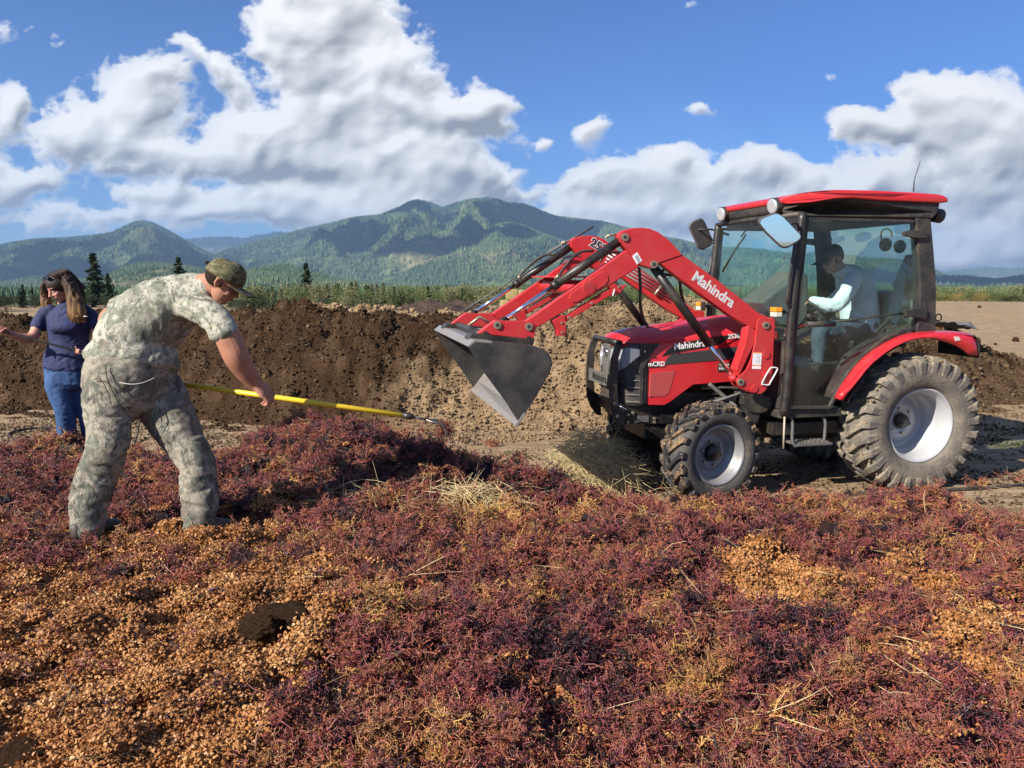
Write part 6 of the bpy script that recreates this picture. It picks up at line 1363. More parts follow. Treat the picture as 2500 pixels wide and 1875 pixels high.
# ---- the bending man in camouflage
def build_man():
    A = at_depth
    feetL, feetR = A(175, 1300, 4.20), A(480, 1296, 4.30)
    root = person_root((A(330, 1300, 4.3).x, 4.3, .17), "man in camouflage shirt, trousers and cap bending over a yellow-handled fork")
    # trousers
    hipc = A(312, 905, 4.50)
    pel = smooth_path([A(330, 835, 4.55), A(318, 880, 4.52), A(312, 930, 4.48), A(318, 985, 4.45)], [(.205, .195), (.225, .228), (.228, .238), (.17, .19)], 4)
    legL = smooth_path([A(268, 905, 4.44), A(262, 970, 4.38), A(266, 1050, 4.32), A(262, 1095, 4.28), A(236, 1165, 4.27), A(217, 1230, 4.25), A(214, 1272, 4.22), A(212, 1300, 4.20)], [(.125, .145), (.118, .138), (.104, .116), (.100, .108), (.098, .106), (.098, .102), (.086, .090), (.082, .080)], 5)
    legR = smooth_path([A(362, 915, 4.58), A(392, 975, 4.56), A(438, 1055, 4.50), A(470, 1110, 4.44), A(484, 1160, 4.42), A(487, 1215, 4.40), A(488, 1262, 4.38), A(486, 1298, 4.36)], [(.145, .155), (.138, .158), (.118, .128), (.103, .108), (.099, .103), (.098, .103), (.094, .098), (.100, .092)], 5)
    fl = folds(.011, .17, 3, (1, 1, 1.5), .05)
    def pant_disp(co, no):
        u = co[:, 2] * 1.0 + co[:, 0] * .55 + .10 * fbm3(co * 3.5, 2, 4); return fl(co, no) + .0055 * (1 - np.abs(perlin3(np.stack([co[:, 0] * 3, co[:, 1] * 3, u * 11], 1), 6)) * 5).clip(-.6, 1) * sstep(1.0, .7, co[:, 2])
    fuse("trousers", [ring_loft(*pel, (0, 1, 0), 20), ring_loft(*legL, (0, 1, 0), 18), ring_loft(*legR, (0, 1, 0), 18)], M_CAMP, root, .0115, 5, pant_disp)
    m = MB(); Yp = 4.215
    def seam(pts, Y, w=.0022, nm=None): m.tube(spline([A(x, y, Y) for x, y in pts], 5), w, 6)
    # shirt: torso following the arched back
    tor = smooth_path([A(326, 878, 4.55), A(330, 838, 4.56), A(352, 798, 4.58), A(394, 762, 4.60), A(437, 735, 4.60), A(472, 718, 4.57), A(498, 706, 4.53), A(515, 700, 4.50)], [(.232, .246), (.225, .225), (.225, .215), (.225, .205), (.205, .165), (.155, .130), (.105, .092), (.078, .074)], 6)
    belly = ring_loft(*smooth_path([A(378, 850, 4.62), A(398, 815, 4.62), A(425, 782, 4.62), A(452, 752, 4.62)], [(.16, .10), (.17, .105), (.17, .10), (.14, .08)], 4), (0, 1, 0), 16)
    slR = smooth_path([A(448, 742, 4.50), A(486, 752, 4.42), A(520, 775, 4.36), A(542, 800, 4.33), A(549, 818, 4.32)], [(.080, .092), (.082, .088), (.078, .084), (.077, .082), (.080, .086)], 5)
    slL = smooth_path([A(430, 725, 4.78), A(380, 735, 4.92), A(320, 745, 4.98), A(283, 757, 4.98)], [(.10, .10), (.09, .09), (.082, .082), (.08, .08)], 4)
    hem = ring_loft([A(322, 884, 4.54), A(325, 868, 4.55), A(327, 850, 4.56)], [(.252, .272), (.240, .258), (.228, .240)], (0, 1, 0), 24)
    fs = folds(.008, .17, 11, (1.6, 1, 1), .05)
    fuse("shirt", [ring_loft(*tor, (0, 1, 0), 22), belly, ring_loft(*slR, (0, 1, 0), 16), ring_loft(*slL, (0, 1, 0), 14), hem], M_CAMS, root, .0105, 5, fs)
    # pockets and seams
    m.tube(spline([A(292, 934, 4.245), A(322, 938, 4.235), (A(350, 934, 4.255)), A(378, 922, 4.30)], 5), .0022, 6)
    m.build("pocket_seam", simple("pale_thread", (.55, .53, .48), .8, var=0), root)
    m = MB()
    m.tube(spline([A(258, 892, 4.255), A(262, 925, 4.235), A(285, 975, 4.24), A(318, 1020, 4.28), A(338, 1045, 4.33)], 6), .0028, 6)
    m.tube(spline([A(228, 926, 4.25), A(246, 927, 4.235), A(262, 955, 4.235), A(272, 988, 4.235)], 5), .0022, 6); m.build("trouser_seam", M_DK, root)
    # body: neck, head, arms, hands in one skin
    hc = A(543, 688, 4.40); fwd = Vector((.82, .12, -.56)).normalized(); up = Vector((.50, .02, .86))
    hs_, L, M = head_shapes(hc, fwd, up, 1.02)
    neck = ring_loft(*smooth_path([A(462, 715, 4.55), A(492, 700, 4.52), A(518, 694, 4.49), A(540, 700, 4.47)], [(.075, .075), (.066, .070), (.062, .070), (.058, .064)], 4), (0, 1, 0), 14)
    armR = ring_loft(*smooth_path([A(518, 778, 4.38), A(546, 805, 4.33), A(566, 845, 4.33), A(578, 873, 4.34), A(598, 905, 4.38), A(619, 932, 4.42), A(630, 944, 4.43)], [(.050, .052), (.066, .070), (.066, .074), (.064, .072), (.054, .062), (.044, .050), (.037, .042)], 5), (0, 1, 0), 16)
    armL = ring_loft(*smooth_path([A(318, 745, 4.98), A(285, 762, 4.99), A(262, 782, 4.98), A(275, 830, 4.96), A(330, 885, 4.88), A(395, 925, 4.76)], [(.062, .062), (.060, .060), (.056, .056), (.052, .052), (.045, .045), (.032, .034)], 5), (0, 1, 0), 12)
    hR = hand("r", A(628, 941, 4.43), A(652, 962, 4.445), Vector((-.30, .42, -.85)), .02, 1.15, 1, 1.34)
    hL = hand("l", A(392, 922, 4.77), A(420, 935, 4.74), Vector((.2, -.5, -.8)), .02, 1.0, 1, 1.05)
    fuse("body", [neck, armR, armL] + hs_ + hR + hL, M_SKIN, root, .0052, 3)
    face_details(root, L, M, 1.02)
    # hair at the nape and temple
    e = MB(); v, f = ellipsoid(L(-.016, 0, .012), (.092, .0775, .070), M, 20, 12); e.add(v, f, True); e.build("hair", M_HAIRD, root)
    # cap
    cap = bpy.data.objects.new("cap", None); COL.objects.link(cap); cap.parent = root
    V = []; F_ = []; na, nb = 28, 9
    for i in range(nb):
        ph = (math.pi / 2) * i / (nb - 1)
        for j in range(na):
            t = 2 * math.pi * j / na; r_ = math.cos(ph) ** .62; x = .112 * r_ * math.cos(t) - .004; y = .093 * r_ * math.sin(t); z = .020 + .108 * math.sin(ph) ** .9 + .008 * math.cos(t) + (.006 if i == 0 else 0); V.append(L(x, y, z))
    for i in range(nb - 1):
        for j in range(na): F_.append([i * na + j, i * na + (j + 1) % na, (i + 1) * na + (j + 1) % na, (i + 1) * na + j])
    cr_ = MB().add(V, F_, True).build("cap_crown", M_CAMC, cap); cr_.modifiers.new("solid", 'SOLIDIFY').thickness = .004
    V = []; F_ = []; ni = 16
    for j in range(ni + 1):
        t = -1.15 + 2.3 * j / ni
        for q in range(6):
            w = q / 5; r0x, r0y = .104 * math.cos(t), .088 * math.sin(t); r1x = .104 + .095 * math.cos(t * 1.05) ** .7 if abs(t) < 1.45 else .1; r1y = .080 * math.sin(t); x = r0x + (r1x - r0x) * w; y = r0y + (r1y - r0y) * w; z = .024 + .004 * w - 2.1 * y * y * (.4 + w); V.append(L(x, y, z))
    for j in range(ni):
        for q in range(5): F_.append([j * 6 + q, j * 6 + q + 1, (j + 1) * 6 + q + 1, (j + 1) * 6 + q])
    br = MB().add(V, F_, True).build("cap_brim", M_CAMC, cap); br.modifiers.new("solid", 'SOLIDIFY').thickness = .004
    e = MB(); e.tube([L(0, 0, .128), L(0, 0, .133)], .007, 8); e.tube([L(-.118, -.03, .045), L(-.122, 0, .048), L(-.118, .03, .045)], .008, 6); e.build("cap_button", M_DK, cap)
    # glasses
    g = MB()
    for q in (1, -1):
        g.tube([L(.100, .030 * q + .019 * math.cos(t), -.006 + .014 * math.sin(t)) for t in np.linspace(0, 2 * math.pi, 17)], .0016, 6); g.tube([L(.098, .050 * q, 0), L(.06, .074 * q, .004), L(.0, .082 * q, .004), L(-.012, .083 * q, -.006)], .0022, 6)
    g.tube([L(.102, -.011, -.003), L(.105, 0, 0), L(.102, .011, -.003)], .0016, 6)
    gl = g.build("eyeglasses", M_BLK, root); e = MB()
    for q in (1, -1): e.add([L(.1005, .030 * q + .018 * math.cos(t), -.006 + .013 * math.sin(t)) for t in np.linspace(0, 2 * math.pi, 17)[:-1]], [list(range(16))])
    e.build("lenses", simple("dark_lens", (.015, .015, .02), .05, var=0), gl)
    # boots
    for (h, t_, nm) in ((A(490, 1290, 4.36), A(568, 1290, 4.46), 1), (A(212, 1296, 4.20), A(268, 1300, 4.32), 2)):
        d = (t_ - h); d.z = 0; d.normalize(); z = h.z - .03; h0 = h.copy(); h0.z = z
        sh = [ring_loft(*smooth_path([h0 - d * .07 + Vector((0, 0, .045)), h0 + Vector((0, 0, .05)), h0 + d * .10 + Vector((0, 0, .035)), h0 + d * .19 + Vector((0, 0, .022))], [(.040, .050), (.046, .055), (.050, .042), (.038, .026)], 4), d.cross(Vector((0, 0, 1))), 14), ring_loft([h0 + Vector((0, 0, .03)), h0 + Vector((0, 0, .16))], [.05, .05], None, 12)]
        fuse("boot", sh, M_BOOT, root, .008, 3)
    to_local(root, None); bpy.context.view_layer.update()
    for o in cap.children: pass
    cap.matrix_parent_inverse = Matrix.Translation(-root.location)
    return root
man = build_man()

# ---- the fork with the yellow handle
def build_fork():
    a = at_depth(395, 931, 4.74); b = at_depth(985, 1014, 4.62); root = bpy.data.objects.new("garden_fork", None); COL.objects.link(root); root.location = b
    tag(root, "long-handled fork with a yellow shaft held by the bending man", "fork")
    a0, z0 = a - b, Vector((0, 0, 0)); d = (-a0).normalized()
    yel = dusty("yellow_shaft", (.80, .53, .02), .4, dust=.12)
    MB().tube([a0 * 1.04, a0 * .5, z0], [.0155, .0165, .0165], 16).build("handle", yel, root)
    MB().tube([z0 - d * .004, d * .03, d * .062], [.020, .021, .016], 16).build("ferrule", M_BLK, root)
    c0 = d * .06; m = MB(); e = at_depth(1080, 1032, 4.68) - b; t0 = at_depth(1093, 1062, 4.68) - b; s = d.cross(Vector((0, 0, 1))).normalized()
    m.tube([c0, (c0 + e) * .5], .007, 8)
    for k_ in range(4):
        o = s * (k_ - 1.5) * .035; m.tube(spline([(c0 + e) * .45, e * .75 + c0 * .25 + o * .8, e + o, (e + t0) * .5 + o + Vector((.012, 0, 0)), t0 + o + Vector((0, 0, -.01))], 4), [.005] * 16 + [.003], 6)
    m.build("tines", simple("worn_steel", (.22, .21, .20), .4, .8), root)
    return root
build_fork()
def stem_wad(px, py, Y, n, rx, rz, label, cat="grape stems"):
    c = at_depth(px, py, Y); r = np.random.default_rng(5); P = np.array(c)[None, :] + r.normal(0, 1, (n, 3)) * [rx, rx * .6, rz]; 
    scatter("grape_stems", P, r.uniform(0, 6.28, (n, 3)), r.uniform(.5, .9, n), r.integers(0, 9, n), np.clip(r.normal(.42, .12, n), 0, 1), stems, label, cat)
stem_wad(1088, 1045, 4.68, 26, .022, .03, "tuft of grape stems hanging on the fork's tines")

# ---- the woman in navy
def m_denim():
    n = Nodes("denim", .8, .2); f = n.noise(7, 4); w = n.noise(400, 2, .5, sc=(1, 1, .25)); c = n.mix(n.ramp(f, [(.35, 0.), (.68, 1.)]), (.012, .040, .125), (.045, .105, .25)); n.color(n.mix(n.ramp(w, [(.35, 0.), (.7, .35)]), c, (.12, .18, .30))); n.bump(w, .2, .003); return n.m
def build_woman():
    A = at_depth; Y0 = 6.55
    root = person_root((A(170, 1130, Y0).x, Y0, .03), "woman with long brown hair in a navy polo shirt and jeans holding a dark pole"); navy = simple("navy_knit", (.012, .020, .075), .8, var=.25, bump=.3, bscale=50)
    pel = smooth_path([A(168, 872, Y0), A(169, 900, Y0), A(170, 935, Y0)], [(.135, .185), (.145, .205), (.13, .19)], 4)
    lL = smooth_path([A(146, 915, Y0 - .02), A(147, 950, Y0 - .03), A(158, 1000, Y0 - .04), A(163, 1045, Y0 - .02), A(166, 1090, Y0), A(176, 1112, Y0)], [(.11, .115), (.105, .112), (.078, .080), (.074, .076), (.062, .066), (.062, .068)], 5)
    lR = smooth_path([A(192, 915, Y0 + .05), A(203, 955, Y0 + .06), A(213, 1005, Y0 + .06), A(221, 1050, Y0 + .10), A(226, 1110, Y0 + .14)], [(.11, .115), (.10, .105), (.078, .08), (.072, .075), (.06, .065)], 5)
    fuse("jeans", [ring_loft(*pel, (0, 1, 0), 18), ring_loft(*lL, (0, 1, 0), 16), ring_loft(*lR, (0, 1, 0), 16)], m_denim(), root, .010, 5, folds(.005, .07, 21, (1, 1, 2)))
    tor = smooth_path([A(168, 897, Y0), A(168, 870, Y0), A(168, 830, Y0), A(167, 790, Y0 - .01), A(166, 762, Y0), A(162, 745, Y0 + .02)], [(.156, .212), (.145, .196), (.124, .164), (.125, .170), (.10, .150), (.065, .075)], 5)
    bust = ring_loft(*smooth_path([A(135, 800, Y0 - .10), A(160, 797, Y0 - .12), A(186, 800, Y0 - .10)], [.055, .062, .055], 4), None, 12)
    sL = smooth_path([A(130, 757, Y0), A(112, 766, Y0 - .02), A(99, 785, Y0 - .04), A(93, 800, Y0 - .06)], [.058, .058, .060, .062], 4)
    sR = smooth_path([A(198, 756, Y0 + .02), A(216, 766, Y0 + .02), A(226, 782, Y0 + .01), A(230, 798, Y0)], [.058, .058, .058, .058], 4)
    fuse("polo_shirt", [ring_loft(*tor, (0, 1, 0), 20), bust, ring_loft(*sL, None, 14), ring_loft(*sR, None, 14)], navy, root, .009, 5, folds(.0055, .08, 25, (1, 1, 1.2)))
    MB().tube([A(204, 772, Y0 - .17), A(215, 773, Y0 - .165)], .003, 6).build("shirt_lettering", M_WHT, root)
    c = A(148, 701, Y0 - .02); fwd = Vector((-.52, -.70, -.42)).normalized(); hs_, L, M = head_shapes(c, fwd, Vector((-.15, -.1, 1)), 1.06, True)
    neck = ring_loft([A(160, 752, Y0 + .03), A(156, 735, Y0 + .02), A(150, 715, Y0)], [.062, .05, .05], None, 12)
    aL = ring_loft(*smooth_path([A(100, 780, Y0 - .03), A(91, 800, Y0 - .07), A(80, 821, Y0 - .12), A(62, 826, Y0 - .18), A(38, 820, Y0 - .24), A(20, 812, Y0 - .28)], [.047, .046, .042, .038, .032, .026], 5), None, 12)
    aR = ring_loft(*smooth_path([A(228, 785, Y0 + .01), A(234, 808, Y0), A(236, 825, Y0 - .02), A(225, 850, Y0 - .08), A(208, 862, Y0 - .13)], [.044, .042, .038, .034, .026], 5), None, 12)
    h1 = hand("l", A(22, 813, Y0 - .27), A(6, 806, Y0 - .30), Vector((-.1, -.8, -.5)), .02, 1.25, 1, 1.05); h2 = hand("r", A(212, 858, Y0 - .13), A(198, 862, Y0 - .17), Vector((-.3, -.5, .7)), .02, 1.0, 1, .92)
    fuse("body", [neck, aL, aR] + hs_ + h1 + h2, M_SKIN2, root, .0058, 2); face_details(root, L, M, 1.06, (.42, .14, .12))
    # hair: strands in two long curtains from a parting
    r = np.random.default_rng(9); parts = []
    def strand(y0, x0, side):
        p = [L(x0, y0 * .3, .122), L(x0 - .01, side * .06 + y0 * .5, .105), L(x0 - .03, side * .094, .045), L(x0 - .03, side * .125 + .0, -.05)]; dn = Vector((.0, 0, -1)); e = p[-1]
        ln = .25 if side > 0 else .40; ln *= r.uniform(.85, 1.03); sp = Vector((r.normal(0, .018) + (.07 if side < 0 else -.012), r.normal(0, .02) - .01, 0)); p += [e + dn * ln * .33 + sp * .6, e + dn * ln * .7 + sp, e + dn * ln + sp * 1.1 + Vector((r.normal(0, .006), 0, 0))]
        q = spline(p, 3); return tube_np([np.array(a) for a in q], np.linspace(.0072, .0042, len(q)), 4)
    for i in range(230):
        side = 1 if r.uniform() < .38 else -1; parts.append(strand(r.uniform(-.02, .06) * side, r.uniform(-.075, .035 if side > 0 else .022), side))
    for i in range(130):     # back of the head
        a_ = r.uniform(-1, 1) * 1.2; p = [L(-.02, .03 * a_, .12), L(-.09, .07 * a_, .07), L(-.105, .075 * a_, -.02)]; e = p[-1]; p += [e + Vector((0, 0, -.14)), e + Vector((r.normal(0, .01), 0, -.30))]; q = spline(p, 3); parts.append(tube_np([np.array(a) for a in q], np.linspace(.006, .004, len(q)), 4))
    def curtain(cl, n_, ends):
        pth, rr_ = smooth_path([A(*c_[:3]) for c_ in cl], [c_[3] for c_ in cl], 3)
        for i in range(n_):
            th = r.uniform(0, 6.28); p = []; cut = r.uniform(.8, 1.0)
            for k, (q, w_) in enumerate(zip(pth, rr_)): p.append(q + Vector((math.cos(th) * w_[1] * 1.03 + r.normal(0, .002), math.sin(th) * w_[0] * 1.03, 0)))
            e = p[-1] + Vector((r.normal(0, .008), r.normal(0, .006), -r.uniform(.0, ends))); p.append(e); parts.append(tube_np([np.array(a) for a in p], np.linspace(.0042, .0016, len(p)), 4))
    curtain([(158, 674, Y0 - .02, (.055, .050)), (168, 688, Y0 - .05, (.058, .050)), (176, 708, Y0 - .08, (.058, .045)), (184, 738, Y0 - .11, (.052, .062)), (189, 765, Y0 - .12, (.042, .066)), (190, 776, Y0 - .11, (.032, .056))], 170, .05)
    curtain([(128, 680, Y0 + .06, (.05, .035)), (113, 698, Y0 + .06, (.055, .030)), (110, 720, Y0 + .04, (.045, .030)), (113, 742, Y0, (.035, .038)), (120, 754, Y0 - .02, (.022, .030))], 90, .04)
    v, f = join_np(parts); n = Nodes("long_brown_hair", .62, .25); gz = n.N.new('ShaderNodeSeparateXYZ'); n.L.new(n.coord('Generated'), gz.inputs[0]); t = n.math('ADD', gz.outputs[2], n.math('MULTIPLY', n.noise(30, 3), .18))
    t = n.math('ADD', n.math('MULTIPLY', gz.outputs[2], 1.0), n.math('MULTIPLY', n.noise(60, 3, .6, sc=(1, 1, .06)), .25)); n.color(n.ramp(t, [(.12, (.27, .155, .065)), (.50, (.15, .080, .036)), (.88, (.030, .016, .011))])); n.m.name = "long_brown_hair"
    sh = [ring_loft(*smooth_path([A(158, 674, Y0 - .02), A(168, 688, Y0 - .05), A(176, 708, Y0 - .08), A(184, 738, Y0 - .11), A(189, 765, Y0 - .12), A(190, 781, Y0 - .11)], [(.055, .050), (.058, .050), (.058, .045), (.052, .062), (.042, .068), (.020, .050)], 5), (0, 1, 0), 16),
          ring_loft(*smooth_path([A(128, 680, Y0 + .06), A(113, 698, Y0 + .06), A(110, 720, Y0 + .04), A(113, 742, Y0), A(120, 756, Y0 - .02)], [(.05, .035), (.055, .030), (.045, .030), (.035, .038), (.018, .026)], 5), (0, 1, 0), 12),
          ellipsoid(L(-.022, 0, .034), (.104, .088, .096), M), ellipsoid(L(-.065, 0, -.05), (.06, .10, .12), M), ellipsoid(L(-.04, -.055, .02), (.07, .055, .09), M), ellipsoid(L(-.04, .055, .02), (.07, .05, .09), M)]
    fuse("hair_mass", sh, n.m, root, .008, 3, lambda co, no: .009 * (1 - np.abs(perlin3(co * np.array([38, 38, 2.0]), 4)) * 4))
    hair = mesh_np("hair", v, f, n.m, root); e = MB(); vv, ff = ellipsoid(L(-.014, 0, .034), (.112, .094, .100), M, 18, 10); e.add(vv, ff, True); e.build("hair_cap", simple("dark_brown_hair", (.035, .018, .012), .4, var=.3, bump=1, bscale=90), root)
    g = MB()
    for q in (1, -1): g.tube([L(.062 - .01 * math.sin(t), .032 * q + .022 * math.cos(t), .108 + .012 * math.sin(t)) for t in np.linspace(0, 2 * math.pi, 15)], .003, 6); g.add([L(.060 - .012 * math.sin(t), .032 * q + .020 * math.cos(t), .110 + .011 * math.sin(t)) for t in np.linspace(0, 2 * math.pi, 13)[:-1]], [list(range(12))]); g.tube([L(.055, .055 * q, .108), L(.0, .078 * q, .085), L(-.02, .082 * q, .06)], .003, 6)
    g.build("sunglasses", simple("shiny_black", (.01, .01, .012), .08, var=0), root)
    for (h, t_) in ((A(172, 1114, Y0), A(196, 1124, Y0 - .14)), (A(226, 1112, Y0 + .14), A(240, 1118, Y0 + .05))):
        d = t_ - h; d.z = 0; d.normalize(); z = .05; h0 = Vector((h.x, h.y, z)); fuse("shoe", [ring_loft(*smooth_path([h0 - d * .05, h0 + d * .04, h0 + d * .13, h0 + d * .18], [(.034, .045), (.038, .045), (.036, .03), (.028, .02)], 4), d.cross(Vector((0, 0, 1))), 12), ring_loft([h0, h0 + Vector((0, 0, .10))], [.045, .05], None, 10)], M_BOOT, root, .008, 3)
    to_local(root, None)
    a = A(0, 808, Y0 - .345); b = A(232, 868, Y0 - .16); p = bpy.data.objects.new("garden_fork", None); COL.objects.link(p); p.location = a; tag(p, "thin dark pole of a tool held low across her body by the woman", "tool handle")
    MB().tube([(a - b) * .25 + Vector((0, 0, 0)), Vector((0, 0, 0)), (b - a) * .5, b - a, (b - a) * 1.5], .0095, 12).build("handle", M_BLK, p)
    return root
build_woman()

# ---- the driver
def build_driver():
    def Q(u, v, y): return TM @ P3(c4, u, v, y)
    root = person_root(tuple(TM @ Vector((.25, 0, .75))), "driver in a pale blue-grey work shirt and cap seated in the tractor cab"); shirt = simple("pale_work_shirt", (.72, .72, .73), .8, var=.12, bump=.4, bscale=30); jeans = simple("worn_jeans", (.05, .065, .09), .85, var=.3, bump=.4, bscale=40)
    tor = smooth_path([Q(1265, 1215, 0), Q(1262, 1120, 0), Q(1250, 1000, 0), Q(1225, 880, 0), Q(1190, 800, 0), Q(1150, 755, 0)], [(.17, .145), (.165, .15), (.175, .14), (.18, .125), (.16, .095), (.08, .06)], 5)
    yv = TM.to_3x3() @ Vector((0, 1, 0))
    sR = smooth_path([Q(1215, 820, .16), Q(1180, 900, .20), Q(1120, 985, .21), Q(1060, 1030, .20), Q(960, 1010, .15), Q(870, 990, .10)], [.072, .066, .060, .056, .046, .038], 5)
    sL = smooth_path([Q(1200, 830, -.16), Q(1130, 930, -.20), Q(1040, 1010, -.20), Q(950, 1060, -.14), Q(900, 1075, -.08)], [.07, .064, .056, .044, .036], 5)
    fuse("shirt", [ring_loft(*tor, yv, 18), ring_loft(*sR, yv, 14), ring_loft(*sL, yv, 14), ring_loft([Q(1135, 745, 0), Q(1120, 790, 0)], [(.07, .06), (.085, .075)], yv, 12)], shirt, root, .011, 4, folds(.007, .08, 31))
    lg = [ring_loft(*smooth_path([Q(1270, 1230, s * .09), Q(1120, 1215, s * .12), Q(985, 1215, s * .13), Q(950, 1250, s * .13), Q(945, 1360, s * .12), Q(940, 1480, s * .12)], [.095, .088, .070, .066, .058, .050], 5), yv, 14) for s in (1, -1)]
    fuse("jeans", lg + [ring_loft([Q(1290, 1200, -.08), Q(1290, 1200, .08)], [.12, .12], None, 14)], jeans, root, .011, 4, folds(.006, .08, 35))
    F3 = TM.to_3x3(); fwd = F3 @ Vector((.88, .10, -.32)); up = F3 @ Vector((.28, 0, .96)); hc = Q(1045, 672, 0); hs_, L, M = head_shapes(hc, fwd, up, .98)
    neck = ring_loft([Q(1140, 790, 0), Q(1095, 735, 0), Q(1060, 690, 0)], [.06, .056, .052], None, 12)
    h1 = hand("a", Q(872, 990, .10), Q(822, 985, .09), F3 @ Vector((-.2, -.2, -.9)), .02, 1., 1, 1.0); h2 = hand("b", Q(905, 1075, -.09), Q(870, 1080, -.08), F3 @ Vector((-.2, .3, -.9)), .02, 1., 1, 1.0)
    fuse("body", [neck] + hs_ + h1 + h2, M_SKIN3, root, .006, 2); face_details(root, L, M, .98)
    e = MB(); v, f = ellipsoid(L(-.022, 0, .018), (.090, .079, .080), M, 18, 10); e.add(v, f, True); e.build("hair", M_HAIRD, root)
    V = []; F_ = []; na, nb = 24, 8
    for i in range(nb):
        ph = (math.pi / 2) * i / (nb - 1)
        for j in range(na): t = 2 * math.pi * j / na; r_ = math.cos(ph) ** .62; V.append(L(.108 * r_ * math.cos(t) - .004, .090 * r_ * math.sin(t), .030 + .088 * math.sin(ph) ** .9))
    for i in range(nb - 1):
        for j in range(na): F_.append([i * na + j, i * na + (j + 1) % na, (i + 1) * na + (j + 1) % na, (i + 1) * na + j])
    cm = simple("dark_cap_cloth", (.035, .04, .035), .8, var=.3, bump=.3); cp = MB().add(V, F_, True).build("cap", cm, root); cp.modifiers.new("solid", 'SOLIDIFY').thickness = .004
    V = []; F_ = []; ni = 14
    for j in range(ni + 1):
        t = -1.1 + 2.2 * j / ni
        for q in range(5): w = q / 4; x = .10 * math.cos(t) + (.100 + .095 * math.cos(t) - .10 * math.cos(t)) * w; y = .088 * math.sin(t) * (1 + .05 * w); V.append(L(x, y, .030 - .012 * w - 2.0 * y * y * (.4 + w)))
    for j in range(ni):
        for q in range(4): F_.append([j * 5 + q, j * 5 + q + 1, (j + 1) * 5 + q + 1, (j + 1) * 5 + q])
    MB().add(V, F_, True).build("cap_brim", cm, cp).modifiers.new("solid", 'SOLIDIFY').thickness = .004
    to_local(root, None)
    em = bpy.data.objects.new("ear_muffs", None); COL.objects.link(em); em.location = Q(1510, 560, -.25); tag(em, "pair of dark ear muffs hanging inside the rear of the cab", "ear muffs"); c0 = em.location
    MB().tube(spline([Q(1425, 520, -.25) - c0, Q(1430, 460, -.25) - c0, Q(1465, 438, -.25) - c0, Q(1500, 455, -.25) - c0, Q(1510, 500, -.25) - c0], 5), .008, 8).build("headband", M_PLA, em)
    for (u, v, y) in ((1460, 560, -.22), (1570, 575, -.28)): MB().add(*ellipsoid(Q(u, v, y) - c0, (.055, .04, .06), None, 14, 8), True).build("ear_cup", M_PLA, em)
build_driver()
# ------------------------------------------------------------------ trees
def m_leaf(name, a, b, c):
    n = Nodes(name, .75, .2); f = n.noise(1.1, 3); g = n.noise(7, 2); n.color(n.mix(n.ramp(g, [(.35, 0.), (.7, .7)]), n.mix(n.ramp(f, [(.38, 0.), (.62, 1.)]), a, b), c)); return n.m
M_BARK = simple("bark", (.10, .075, .055), .9, var=.3, bump=.6, bscale=12)
L_DARK = m_leaf("dark_needles", (.018, .034, .018), (.040, .062, .028), (.055, .07, .03)); L_MID = m_leaf("green_needles", (.055, .085, .030), (.12, .155, .055), (.17, .19, .08)); L_PALE = m_leaf("pale_needles", (.11, .13, .055), (.20, .215, .10), (.27, .25, .13)); L_GOLD = m_leaf("autumn_leaves", (.20, .14, .04), (.33, .23, .07), (.13, .13, .04))
def conifer_mesh(seed, mat, slim=.20, dens=1.0, ragged=.35, top=0.):
    """height 1, crown of many small drooping sprays on whorled branches"""
    r = np.random.default_rng(seed); V = []; F = []
    lev = int(30 * dens)
    for i in range(lev):
        z = .10 + .88 * (i / (lev - 1)) ** .92; rad = slim * (1 - z) ** .75 * (1 + top * math.sin(z * 9)) + .012; nb = int(6 + 6 * (1 - z))
        for b in range(nb):
            if r.uniform() < .10 + ragged * .25: continue
            th = r.uniform(0, 2 * math.pi); L_ = rad * r.uniform(1 - ragged, 1 + ragged * .8); zz = z + r.normal(0, .012); droop = r.uniform(-.02, .45)
            for q in range(9):
                t = (q + r.uniform(.3, 1)) / 9; c = np.array([math.cos(th) * L_ * t, math.sin(th) * L_ * t, zz - droop * L_ * t * t]) + r.normal(0, .006 + .05 * L_ * t, 3) * [1, 1, .5]
                s = (.010 + .022 * r.uniform()) * (1.15 - .4 * t) * 1.5; d1 = r.normal(0, 1, 3); d1[2] *= .35; d1 /= np.linalg.norm(d1); d2 = np.cross(d1, r.normal(0, 1, 3)); d2 /= np.linalg.norm(d2)
                o = len(V); V += [c - d1 * s, c + d2 * s * .55, c + d1 * s, c - d2 * s * .55]; F.append([o, o + 1, o + 2, o + 3])
    return np.array(V), np.array(F)
def bushy_mesh(seed, w=.42, n=2600, lobes=9):
    r = np.random.default_rng(seed); V = []; F = []; cs = [(r.uniform(-.5, .5) * w, r.uniform(-.5, .5) * w, r.uniform(.30, .85)) for _ in range(lobes)] + [(0, 0, .6)]; rs = [r.uniform(.12, .24) * (w / .42) for _ in cs]
    for k in range(n):
        j = r.integers(0, len(cs)); d = r.normal(0, 1, 3); d /= np.linalg.norm(d); c = np.array(cs[j]) + d * rs[j] * r.uniform(.6, 1.05) ** .6
        c[2] = max(.04, min(1, c[2])); s = r.uniform(.012, .026); d1 = r.normal(0, 1, 3); d1 /= np.linalg.norm(d1); d2 = np.cross(d1, r.normal(0, 1, 3)); d2 /= np.linalg.norm(d2); o = len(V); V += [c - d1 * s, c + d2 * s * .7, c + d1 * s, c - d2 * s * .7]; F.append([o, o + 1, o + 2, o + 3])
    return np.array(V), np.array(F)
